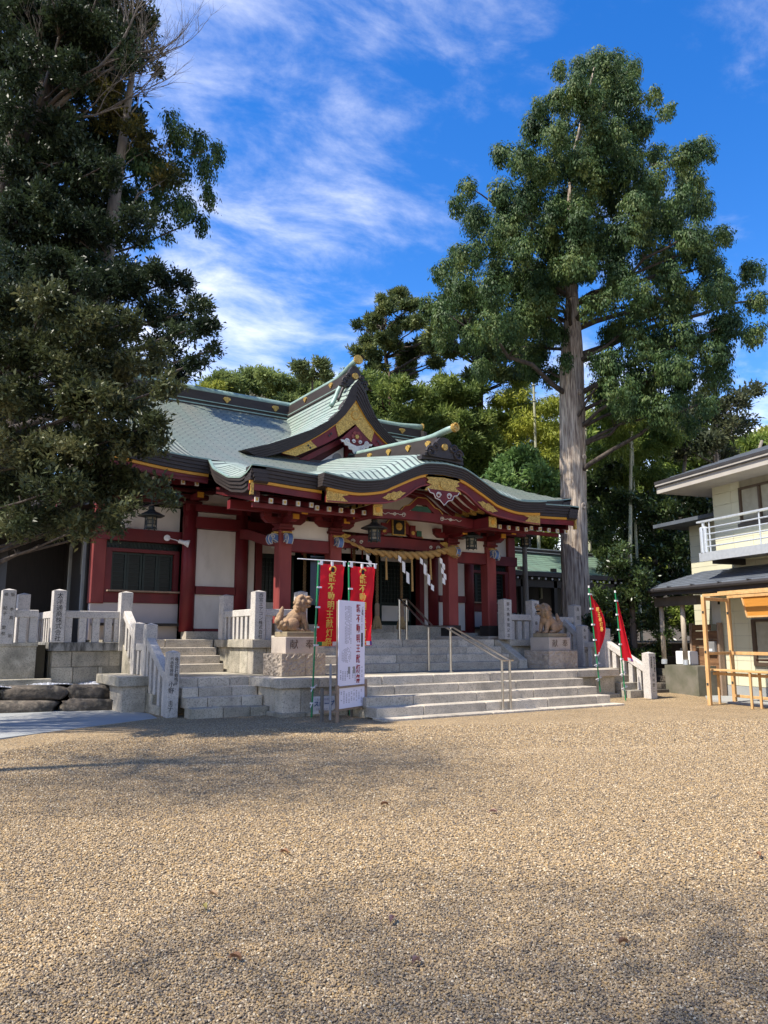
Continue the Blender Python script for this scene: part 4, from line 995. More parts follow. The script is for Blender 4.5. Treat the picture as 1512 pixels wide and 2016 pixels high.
# crest fitting at the apex and the hanging carved ornament below it
ap = [(-.50, 4.98), (-.42, 5.02), (0, 5.06), (.42, 5.02), (.50, 4.98), (.40, 4.90), (.46, 4.85), (.33, 4.80), (.48, 4.72), (.52, 4.66), (.2, 4.67), (-.2, 4.67), (-.52, 4.66), (-.48, 4.72), (-.33, 4.80), (-.46, 4.85), (-.40, 4.90)]
o = plate(ap, 13.58, gold, 'gold_crest_plate', 0.03)
disc((XC, 13.55, 4.83), 0.10, (0, -1, 0), 0.02, gold, 'crest_ring', o); 
ge = [(-.46, 4.70), (.46, 4.70), (.40, 4.62), (.30, 4.60), (.24, 4.50), (.12, 4.47), (0, 4.36), (-.12, 4.47), (-.24, 4.50), (-.30, 4.60), (-.40, 4.62)]
o = plate(ge, 13.57, red_paint, 'hanging_ornament', 0.03)
for (x, z, r) in ((-.15, 4.58, .07), (.15, 4.58, .07)):
    mb = MB(); mb.tube([(XC + x + r * math.cos(t) * (1 - t * .06), 13.535, z + r * math.sin(t) * (1 - t * .06)) for t in np.linspace(0, 9, 26)], 0.011, 5); mb.build('carved_scroll', white_trim, o)
mb = MB(); mb.tube([(XC + p[0] * .97, 13.537, p[1]) for p in ge[1:]] + [(XC - .446, 13.537, 4.70)], 0.012, 5); mb.build('ornament_rim', white_trim, o)
# ceiling under the wave gable: white plaster with red ribs
cx = [x for x in np.linspace(-1.55, 1.55, 40)]
mb = MB(); mb.grid([[(XC + x, y, zb(x) + 0.17) for x in cx] for y in (13.66, 14.6, 15.6)]); mb.build('gable_ceiling', plaster, hall)
for y in np.arange(13.92, 15.5, 0.29):
    for s in (-1, 1):
        X = np.linspace(0.12, 1.5, 14)
        mb = MB(); mb.solidstrip([(XC + s * x, y, zb(x) + 0.165) for x in X], [(XC + s * x, y, zb(x) + 0.085) for x in X], (0, 0.10, 0)); r_ib = mb.build('ceiling_rib', red_paint, hall)
        X = np.linspace(1.30, 1.5, 4); mb = MB(); mb.solidstrip([(XC + s * x, y - .006, zb(x) + 0.16) for x in X], [(XC + s * x, y - .006, zb(x) + 0.078) for x in X], (0, 0.112, 0)); mb.build('rib_cap', gold, r_ib)
# tie beam, purlins, frog-leg strut
mb = MB(); X = np.linspace(-1.5, 1.5, 13)
mb.solidstrip([(XC + x, 14.35, 4.27 + .05 * (1 - (x / 1.5) ** 2)) for x in X], [(XC + x, 14.35, 4.05 + .07 * (1 - (x / 1.5) ** 2)) for x in X], (0, 0.2, 0)); mb.build('rainbow_beam', red_paint, hall)
for s in (-1, 1):
    mb = MB(); mb.box(XC + s * 1.62 - .11, XC + s * 1.62 + .11, 13.78, 18.0, 4.02, 4.26); o = mb.build('purlin', red_paint, hall)
    mb = MB(); mb.box(XC + s * 1.62 - .115, XC + s * 1.62 + .115, 13.755, 13.785, 4.015, 4.265); o2 = mb.build('purlin_cap', gold, o)
    disc((XC + s * 1.62, 13.757, 4.14), 0.06, (0, -1, 0), 0.012, ochre, 'purlin_cap', o)
    for (rr, cx_) in ((.055, .55), (.04, .80)):
        mb = MB(); mb.tube([(XC + s * cx_ + rr * math.cos(t) * (1 - t * .07), 14.338, 4.20 + rr * math.sin(t) * (1 - t * .07)) for t in np.linspace(0, 9, 22)] + [(XC + s * (cx_ + .12 + .03 * k), 14.338, 4.20 + .02 * math.sin(k)) for k in range(8)], 0.008, 4); mb.build('beam_scroll', white_trim, hall)
mb = MB(); mb.box(XC - 1.55, XC + 1.55, 15.58, 15.62, 3.9, 4.95); mb.build('gable_wall', plaster, hall)
fl = [(-.62, 4.30), (-.5, 4.42), (-.36, 4.46), (-.2, 4.60), (-.12, 4.66), (.12, 4.66), (.2, 4.60), (.36, 4.46), (.5, 4.42), (.62, 4.30), (.4, 4.30), (.28, 4.37), (.12, 4.50), (-.12, 4.50), (-.28, 4.37), (-.4, 4.30)]
o = plate(fl, 14.46, red_paint, 'frog_leg_strut', 0.08)
mb = MB(); mb.tube([(XC + p[0], 14.375, p[1]) for p in fl[:10]], 0.012, 4); mb.build('strut_rim', gold, o)
mb = MB(); mb.box(XC - .28, XC + .28, 14.40, 14.43, 4.32, 4.46); mb.build('green_carving', green_paint, o)

# rafters with gilt caps
def rafter_row(x0, x1, step, y0, z0, y1, z1, w=0.070, h=0.085):
    n = int(round((x1 - x0) / step)); first = None
    for i in range(n + 1):
        x = x0 + (x1 - x0) * i / n
        if first is None:
            mb = MB(); mb.bar((x, y0, z0), (x, y1, z1), w, h); first = mb.build('rafter', red_paint, hall); fx = x
            mb = MB(); mb.box(x - w / 2 - .007, x + w / 2 + .007, y0 - 0.03, y0 + 0.012, z0 - h / 2 - .008, z0 + h / 2 + .006); mb.build('rafter_cap', white_trim, first)
            mb = MB(); mb.box(x - w / 2 + .012, x + w / 2 - .012, y0 - 0.037, y0 - 0.028, z0 - h / 2 + .012, z0 + h / 2 - .012); mb.build('rafter_cap', gold, first)
        else: dup(first, (x - fx, 0, 0))
for s in (-1, 1):
    a, b2 = sorted((XC + s * 3.1, XC + s * 4.32)); rafter_row(a, b2, 0.305, 14.02, 4.14, 16.1, 4.62)
    a, b2 = sorted((XC + s * 4.7, XC + s * 6.6)); rafter_row(a, b2, 0.32, 16.5, 4.84, 18.3, 5.16)
rafter_row(XC - 2.95, XC - 1.8, 0.29, 14.05, 4.10, 16.1, 4.58); rafter_row(XC + 1.8, XC + 2.95, 0.29, 14.05, 4.10, 16.1, 4.58)
mb = MB()
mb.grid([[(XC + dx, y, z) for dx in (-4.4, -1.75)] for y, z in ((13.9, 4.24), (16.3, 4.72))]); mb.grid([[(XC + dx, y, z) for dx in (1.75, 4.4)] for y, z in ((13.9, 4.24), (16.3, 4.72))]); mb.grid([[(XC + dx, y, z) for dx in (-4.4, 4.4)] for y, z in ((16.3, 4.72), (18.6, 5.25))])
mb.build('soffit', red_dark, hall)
mb = MB(); mb.box(XC - 4.3, XC - 1.74, 14.25, 14.33, 4.03, 4.12); mb.box(XC + 1.74, XC + 4.3, 14.25, 14.33, 4.03, 4.12); mb.build('eave_batten', red_paint, hall)

# porch pillars with shoes, beams, beast-head noses and brackets
def nose(x, y, z, d, parent):
    """curled blue and white beam-end, thrusting along d (unit vector in plan)"""
    d = Vector((d[0], d[1], 0)); sd = Vector((-d.y, d.x, 0))
    prof_ = [(a * .8, b * .82) for a, b in [(0, .10), (.10, .13), (.20, .12), (.27, .07), (.30, -.01), (.27, -.10), (.22, -.16), (.17, -.15), (.19, -.08), (.17, -.02), (.10, -.05), (0, -.10)]]
    o3 = Vector((x, y, z))
    mb = MB(); mb.prism([o3 + d * a - sd * .06 + Vector((0, 0, b)) for a, b in prof_], sd * .12); o = mb.build('beam_nose', blue_paint, parent)
    for q in (-1, 1):
        mb = MB(); mb.tube([o3 + d * a + sd * (.062 * q) + Vector((0, 0, b)) for a, b in prof_], 0.010, 5); mb.build('nose_rim', white_trim, o)
        mb = MB(); mb.tube([o3 + d * (.13 + .045 * math.cos(t) * (1 - .07 * t)) + sd * (.063 * q) + Vector((0, 0, .035 + .045 * math.sin(t) * (1 - .07 * t))) for t in np.linspace(0, 8, 18)], 0.010, 4); mb.build('nose_scroll', white_trim, o)
    mb = MB(); mb.box(x - .11, x + .11, y - .08, y + .08, z + .115, z + .15); mb.build('nose_cap', gold, o)
PYL = 15.55
for k, dx in enumerate((-2.99, -1.71, 1.71, 2.99)):
    x = XC + dx
    mb = MB(); mb.box(x - .15, x + .15, PYL - .15, PYL + .15, 1.70, 3.80); p_ = mb.build('pillar', red_faded, hall, bevel=0.02)
    mb = MB(); mb.box(x - .18, x + .18, PYL - .18, PYL + .18, 1.47, 1.74)
    for i in range(9):
        u = -.16 + .04 * i
        mb.box(x + u - .008, x + u + .008, PYL - .190, PYL - .178, 1.48, 1.73); mb.box(x - .190, x - .178, PYL + u - .008, PYL + u + .008, 1.48, 1.73)
    mb.build('pillar_shoe', dark_bronze, p_)
    mb = MB(); mb.box(x - .29, x + .29, PYL - .29, PYL + .29, 1.384, 1.47); mb.build('base_stone', granite_pink, p_, bevel=0.02)
    sgn = -1 if dx < 0 else 1
    nose(x, PYL - .15, 3.60, (0, -1), p_)
    if abs(dx) > 2: nose(x + sgn * .15, PYL, 3.60, (sgn, 0), p_)
    # bracket complex
    mb = MB(); mb.box(x - .19, x + .19, PYL - .19, PYL + .19, 3.80, 3.86); mb.box(x - .16, x + .16, PYL - .16, PYL + .16, 3.86, 3.94); mb.build('bearing_block', red_paint, hall, bevel=.01)
    br = MB()
    br.prism([(x - .52, PYL - .07, 4.08), (x - .52, PYL - .07, 4.03), (x - .40, PYL - .07, 3.94), (x + .40, PYL - .07, 3.94), (x + .52, PYL - .07, 4.03), (x + .52, PYL - .07, 4.08)], (0, .14, 0)); o = br.build('bracket_arm', red_paint, hall)
    br = MB(); br.prism([(x - .07, PYL - .62, 4.081), (x - .07, PYL - .62, 4.02), (x - .07, PYL - .5, 3.941), (x - .07, PYL + .4, 3.941), (x - .07, PYL + .52, 4.02), (x - .07, PYL + .52, 4.081)], (.14, 0, 0)); o2 = br.build('bracket_arm', red_paint, hall)
    br = MB(); br.box(x - .075, x + .075, PYL - .635, PYL - .618, 3.98, 4.09); br.build('bracket_cap', ochre, o2)
    for q in (-.43, 0, .43):
        br = MB(); br.box(x + q - .10, x + q + .10, PYL - .10, PYL + .10, 4.082, 4.17); br.build('bearing_block', red_paint, hall, bevel=.008)
    br = MB(); br.box(x - .09, x + .09, PYL - .56, PYL - .38, 4.083, 4.17); br.build('bearing_block', red_paint, hall, bevel=.008)
    br = MB(); br.bar((x + .02, PYL - .2, 4.30), (x + .02, PYL - 1.0, 4.10), .13, .12); o3_ = br.build('tail_rafter', red_paint, hall)
    br = MB(); br.bar((x + .02, PYL - 1.0, 4.10), (x + .02, PYL - 1.02, 4.095), .14, .13); br.build('bracket_cap', ochre, o3_)
for s in (-1, 1):
    a, b2 = sorted((XC + s * 1.86, XC + s * 2.84))
    mb = MB(); mb.box(a, b2, PYL - .10, PYL + .10, 3.33, 3.62); mb.build('tie_beam', red_paint, hall, bevel=.01)
    mb = MB(); mb.box(a, b2, PYL - .03, PYL + .03, 3.63, 4.05); mb.build('plaster_panel', plaster, hall)
    a, b2 = sorted((XC + s * 1.5, XC + s * 4.3))
    mb = MB(); mb.box(a, b2, PYL - .09, PYL + .09, 4.172, 4.36); mb.build('purlin', red_paint, hall)
    for dx in (1.71, 2.99):   # curved beams back to the hall
        X = np.linspace(0, 1, 10)
        mb = MB(); mb.solidstrip([(XC + s * dx - .09, 15.7 + 2.2 * u, 3.70 + .38 * smooth(0, 1, u)) for u in X], [(XC + s * dx - .09, 15.7 + 2.2 * u, 3.46 + .38 * smooth(0, 1, u)) for u in X], (.18, 0, 0)); mb.build('curved_beam', red_paint, hall)
X = np.linspace(-1.56, 1.56, 14)
mb = MB(); mb.solidstrip([(XC + x, PYL - .11, 3.78 + .06 * (1 - (x / 1.56) ** 2)) for x in X], [(XC + x, PYL - .11, 3.48 + .10 * (1 - (x / 1.56) ** 2)) for x in X], (0, .22, 0)); cb = mb.build('rainbow_beam', red_paint, hall)
for s in (-1, 1):
    for (cx_, r0) in ((1.25, .06), (1.02, .045)):
        mb = MB(); mb.tube([(XC + s * cx_ + r0 * math.cos(t) * (1 - t * .07), PYL - .118, 3.66 + r0 * math.sin(t) * (1 - t * .07)) for t in np.linspace(0, 9, 22)], 0.010, 4); mb.build('beam_scroll', white_trim, cb)
    mb = MB(); mb.prism([(XC + s * 1.55, PYL - .115, 3.84), (XC + s * 1.30, PYL - .115, 3.80), (XC + s * 1.38, PYL - .115, 3.74), (XC + s * 1.55, PYL - .115, 3.66)], (0, -.012, 0)); mb.build('gold_fitting', gold, cb)
# big frog-leg strut with crest box over the porch beam
fl2 = [(-.75, 3.86), (-.6, 4.0), (-.42, 4.06), (-.3, 4.2), (-.2, 4.3), (.2, 4.3), (.3, 4.2), (.42, 4.06), (.6, 4.0), (.75, 3.86), (.42, 3.86), (.3, 3.94), (-.3, 3.94), (-.42, 3.86)]
o = plate(fl2, PYL - .06, red_paint, 'frog_leg_strut', 0.10)
mb = MB(); mb.tube([(XC + p[0], PYL - .165, p[1]) for p in fl2[:10]], 0.013, 4); mb.build('strut_rim', gold, o)
mb = MB(); mb.box(XC - .17, XC + .17, PYL - .20, PYL - .163, 3.90, 4.26); mb.build('crest_panel', ink, o)
mb = MB()
for (a, b2, c, d) in ((-.19, -.165, 3.88, 4.28), (.165, .19, 3.88, 4.28), (-.165, .165, 3.88, 3.905), (-.165, .165, 4.255, 4.28)): mb.box(XC + a, XC + b2, PYL - .21, PYL - .165, c, d)
mb.build('crest_frame', gold, o)
disc((XC, PYL - .20, 4.10), .095, (0, -1, 0), .02, gold, 'crest', o)
for s in (-1, 1):
    mb = MB(); mb.box(XC + s * .42 - .08, XC + s * .42 + .08, PYL - .2, PYL - .165, 3.88, 4.16); mb.build('side_panel', red_paint, o)
    disc((XC + s * .42, PYL - .2, 3.97), .05, (0, -1, 0), .012, gold, 'crest', o)
    mb = MB(); mb.box(XC + s * .62 - .07, XC + s * .62 + .07, PYL - .19, PYL - .165, 3.9, 4.04); mb.build('green_carving', green_paint, o)

# ---- ridges
def ridge_cap(parent, pts, r, name='ridge_roll'):
    mb = MB(); mb.tube(pts, r, 10); o = mb.build(name, copper_plain, parent, smooth=True)
    return o
# main ridge along x
mb = MB()
for (hw, z0, z1) in ((.16, 8.46, 8.72), (.20, 8.40, 8.46), (.17, 8.32, 8.40), (.24, 8.22, 8.27), (.22, 8.10, 8.22)): mb.box(XC - 5.0, XC + 5.0, 21.5 - hw, 21.5 + hw, z0 - .06, z1 - .06)
rg = mb.build('ridge', dark_band, hall)
mb = MB(); mb.box(XC - 5.0, XC + 5.0, 21.5 - .26, 21.5 + .26, 8.212, 8.245); mb.box(XC - 5.0, XC + 5.0, 21.5 - .22, 21.5 + .22, 8.345, 8.37); mb.build('ridge_string', copper_plain, rg)
rp = [(XC + u, 21.5, 8.72 + 0.10 * max(0, abs(u) - 4.2)) for u in np.linspace(-5.15, 5.15, 40)]
ridge_cap(rg, rp, .115)
for u in np.arange(-5.0, 5.05, 0.22):
    pass
def fan(parent, c, d, sc=0.16):
    """gilt fan-shaped nail cover on a ridge side, facing d"""
    d = Vector(d); sd = Vector((-d.y, d.x, 0)); c = Vector(c)
    pts = [(0, -.5), (.25, -.2), (.6, .15), (.45, .42), (0, .5), (-.45, .42), (-.6, .15), (-.25, -.2)]
    mb = MB(); mb.prism([c + sd * (a * sc) + Vector((0, 0, b * sc)) for a, b in pts], d * .03); mb.build('gold_fitting', gold, parent)
for u in (-3.9, -2.2, -.6, 2.4, 4.2): fan(rg, (XC + u, 21.33, 8.50), (0, -1, 0), .2)
for s in (-1, 1):
    disc((XC + s * 5.15, 21.5, 8.82), .14, (s, 0, 0), .03, gold, 'ridge_end', rg)
    mb = MB(); mb.prism([(XC + s * 5.0, 21.0, 8.0), (XC + s * 5.0, 21.15, 8.55), (XC + s * 5.0, 21.5, 8.72), (XC + s * 5.0, 21.85, 8.55), (XC + s * 5.0, 22.0, 8.0)], (s * .12, 0, 0)); mb.build('ridge_end_tile', dark_bronze, rg)

def oni(parent, x, y, z, w, h, th=.12):
    """dark ridge-end ornament with side scrolls and a gilt disc"""
    pts = [(-.5, 0), (-.5, .12), (-.38, .22), (-.28, .40), (-.22, .62), (-.18, .80), (-.10, .96), (0, 1.0), (.10, .96), (.18, .80), (.22, .62), (.28, .40), (.38, .22), (.5, .12), (.5, 0)]
    mb = MB(); mb.prism([(x + a * w, y, z + b * h) for a, b in pts], (0, th, 0)); o = mb.build('ridge_ornament', dark_bronze, parent)
    for s in (-1, 1):
        for (a, b2, r0) in ((.36, .22, .12), (.24, .48, .09)):
            mb = MB(); mb.tube([(x + s * (a * w + r0 * w * math.cos(t) * (1 - t * .07)), y - .015, z + b2 * h + r0 * w * math.sin(t) * (1 - t * .07)) for t in np.linspace(0, 9, 22)], .022 * w + .008, 5); mb.build('scroll', dark_bronze, o)
    disc((x, y, z + .52 * h), .115 * min(w, h) + .02, (0, -1, 0), .04, gold, 'crest_disc', o)
    return o
# dormer ridge along y
mb = MB()
for (hw, z0, z1) in ((.13, 8.45, 8.68), (.17, 8.37, 8.45), (.20, 8.28, 8.33)): mb.box(XC - hw, XC + hw, 17.62, 21.5, z0, z1)
dr = mb.build('ridge', dark_band, hall)
mb = MB(); mb.box(XC - .19, XC + .19, 17.62, 21.48, 8.335, 8.365); mb.build('ridge_string', copper_plain, dr)
ridge_cap(dr, [(XC, y, 8.74 + .22 * smooth(18.6, 17.3, y) if False else 8.74 + .24 * (1 - smooth(17.3, 18.6, y))) for y in np.linspace(17.32, 21.6, 20)], .08)
disc((XC, 17.34, 8.97), .135, (0, -1, .15), .06, gold, 'ridge_end', dr)
oni(dr, XC, 17.48, 8.22, .86, .62, .14)
for y in (18.6, 20.2): fan(dr, (XC - .13, y, 8.57), (-1, 0, 0), .17); fan(dr, (XC + .13, y, 8.57), (1, 0, 0), .17)
for s in (-1, 1):   # short descending ridges beside the dormer ornament
    mb = MB(); mb.tube([(XC + s * a, 17.95, z + .09) for a, z in zip(CDX[3:14], CDZ[3:14])], [.07] * 11, 8); mb.build('descending_ridge', copper_plain, hall, smooth=True)
    mb = MB(); mb.tube([(XC + s * a, 17.72, z + .05) for a, z in zip(CDX[3:12], CDZ[3:12])], [.05] * 9, 6); mb.build('descending_ridge', dark_bronze, hall, smooth=True)
# wave-gable ridge along y
def kz(y): return 6.02 + .092 * (y - 13.4)
ys_ = np.linspace(13.62, 17.7, 12)
mb = MB(); mb.solidstrip([(XC - .12, y, kz(y) - .10) for y in ys_], [(XC - .12, y, kz(y) - .40) for y in ys_], (.24, 0, 0)); kr = mb.build('ridge', dark_band, hall)
mb = MB(); mb.solidstrip([(XC - .17, y, kz(y) - .34) for y in ys_], [(XC - .17, y, kz(y) - .46) for y in ys_], (.34, 0, 0)); mb.build('ridge_foot', plank_brown if False else dark_band, kr)
ridge_cap(kr, [(XC, y, kz(y) - .06 + .13 * (1 - smooth(13.05, 14.2, y))) for y in np.linspace(13.12, 17.7, 18)], .074)
disc((XC, 13.14, 6.06), .105, (0, -1, .15), .07, gold, 'ridge_end', kr)
mb = MB(); mb.tube([(XC + .07 * math.cos(t), 13.07, 6.08 + .07 * math.sin(t)) for t in np.linspace(0, 6.28, 14)], .02, 5); mb.build('ridge_end_rim', gold, kr)
oni(kr, XC, 13.50, 5.44, 1.08, .48, .16)
mb = MB(); mb.prism([(XC - .60, 13.56, 5.36), (XC - .58, 13.56, 5.46), (XC + .58, 13.56, 5.46), (XC + .60, 13.56, 5.36), (XC + .4, 13.56, 5.38), (XC, 13.56, 5.40), (XC - .4, 13.56, 5.38)], (0, .2, 0)); mb.build('ornament_base', dark_bronze, kr)
for y in (13.95, 14.75, 15.6, 16.5): fan(kr, (XC - .12, y, kz(y) - .24), (-1, 0, 0), .17); fan(kr, (XC + .12, y, kz(y) - .24), (1, 0, 0), .17)

# ---- dormer gable face
CB = [(0, 7.90), (.06, 7.80), (.16, 7.66), (.34, 7.42), (.62, 7.13), (1.05, 6.80), (1.55, 6.47), (2.18, 6.13), (2.80, 5.90)]
for s in (-1, 1):
    mb = MB(); L = 5
    for i in range(L):
        f0, f1_ = i / L, (i + 1) / L - .02
        a = [(XC + s * (t[0] * (1 - f0) + b[0] * f0), 17.31 + .022 * i, t[1] * (1 - f0) + b[1] * f0 - .05) for t, b in zip(CT, CB)]
        b = [(XC + s * (t[0] * (1 - f1_) + b_[0] * f1_), 17.31 + .022 * i, t[1] * (1 - f1_) + b_[1] * f1_ - .05) for t, b_ in zip(CT, CB)]
        mb.solidstrip(a, b, (0, .3, 0))
    mb.build('eave_band', dark_band, hall)
    OUT = catmull([(0, 7.86), (.30, 7.45), (.62, 7.09), (1.05, 6.75), (1.55, 6.42), (2.18, 6.08)], 6)
    INN = catmull([(0, 7.18), (.26, 6.96), (.52, 6.75), (.90, 6.51), (1.30, 6.30), (1.78, 6.05)], 6)
    mb = MB(); mb.solidstrip([(XC + s * p[0], 17.43, p[1]) for p in OUT], [(XC + s * (p[0] * .93 + q[0] * .07), 17.43, p[1] * .93 + q[1] * .07) for p, q in zip(OUT, INN)], (0, .05, 0)); mb.build('ochre_strip', ochre, hall)
    def seg(i0, i1, m, nm, y, th):
        mb = MB(); mb.solidstrip([(XC + s * (p[0] * .93 + q[0] * .07), y, p[1] * .93 + q[1] * .07) for p, q in zip(OUT[i0:i1], INN[i0:i1])], [(XC + s * p[0], y, p[1]) for p in INN[i0:i1]], (0, th, 0)); return mb.build(nm, m, hall)
    seg(0, 31, red_paint, 'bargeboard', 17.48, .06)
    seg(0, 13, gold, 'gold_fitting', 17.455, .02); seg(22, 31, gold, 'gold_fitting', 17.455, .02)
    for (a, b2) in ((.74, 6.80), (.80, 6.74), (1.42, 6.38), (1.36, 6.33)): disc((XC + s * a, 17.455, b2), .03, (0, -1, 0), .01, dark_bronze, 'cut_out')
disc((XC, 17.458, 7.42), .13, (0, -1, 0), .015, ochre, 'crest_ring'); disc((XC, 17.444, 7.42), .11, (0, -1, 0), .012, gold, 'crest_ring')
gp = [(0, 7.12), (.22, 6.93), (.46, 6.70), (.52, 6.66), (.47, 6.60), (.40, 6.60), (.36, 6.52), (.27, 6.52), (.24, 6.43), (.14, 6.42), (.10, 6.33), (0, 6.27)]
gp = gp + [(-a, b) for a, b in gp[-2:0:-1]]
o = plate(gp, 17.44, red_paint, 'hanging_ornament', .05)
lowp = [(.50, 6.66), (.30, 6.66), (.16, 6.58), (0, 6.54), (-.16, 6.58), (-.30, 6.66), (-.50, 6.66)] + [(-a, b) for a, b in [(.47, 6.60), (.40, 6.60), (.36, 6.52), (.27, 6.52), (.24, 6.43), (.14, 6.42), (.10, 6.33), (0, 6.27)]] + [(.10, 6.33), (.14, 6.42), (.24, 6.43), (.27, 6.52), (.36, 6.52), (.40, 6.60), (.47, 6.60)]
plate(lowp, 17.388, white_trim, 'white_carving', .03, o)
for s in (-1, 1):
    for (a, b2, r0) in ((.30, 6.64, .07), (.16, 6.50, .055), (.1, 6.66, .05)):
        mb = MB(); mb.tube([(XC + s * (a + r0 * math.cos(t) * (1 - t * .07)), 17.35, b2 + r0 * math.sin(t) * (1 - t * .07)) for t in np.linspace(0, 9, 22)], .014, 5); mb.build('carved_scroll', plaster, o)
for k in range(6):
    t = k * math.pi / 3; disc((XC + .10 * math.cos(t), 17.385, 6.80 + .10 * math.sin(t)), .065, (0, -1, 0), .02, red_faded, 'petal', o, 10)
disc((XC, 17.37, 6.80), .055, (0, -1, 0), .03, gold, 'boss', o)
mb = MB(); mb.prism([(XC - 2.3, 17.92, 5.9), (XC + 2.3, 17.92, 5.9), (XC + .1, 17.92, 7.7), (XC - .1, 17.92, 7.7)], (0, .06, 0)); mb.build('gable_wall', red_dark, hall)
mb = MB()
for (a, b2) in (((-1.9, 5.98), (1.9, 5.98)), ((0, 5.9), (0, 7.2)), ((-1.5, 6.0), (0, 6.9)), ((1.5, 6.0), (0, 6.9))): mb.bar((XC + a[0], 17.80, a[1]), (XC + b2[0], 17.80, b2[1]), .14, .16, (0, 1, 0))
mb.build('gable_strut', red_paint, hall)
for s in (-1, 1):
    mb = MB(); mb.prism([(XC + s * .12, 17.90, 6.10), (XC + s * .85, 17.90, 6.10), (XC + s * .12, 17.90, 6.60)], (0, -.02, 0)); mb.build('plaster_panel', plaster, hall)
    disc((XC + s * .33, 17.88, 6.27), .13, (0, -1, 0), .05, metal_grey, 'gable_disc')
mb = MB(); mb.box(XC - 2.2, XC + 2.2, 17.5, 17.95, 5.85, 5.93); mb.build('gable_sill', dark_band, hall)
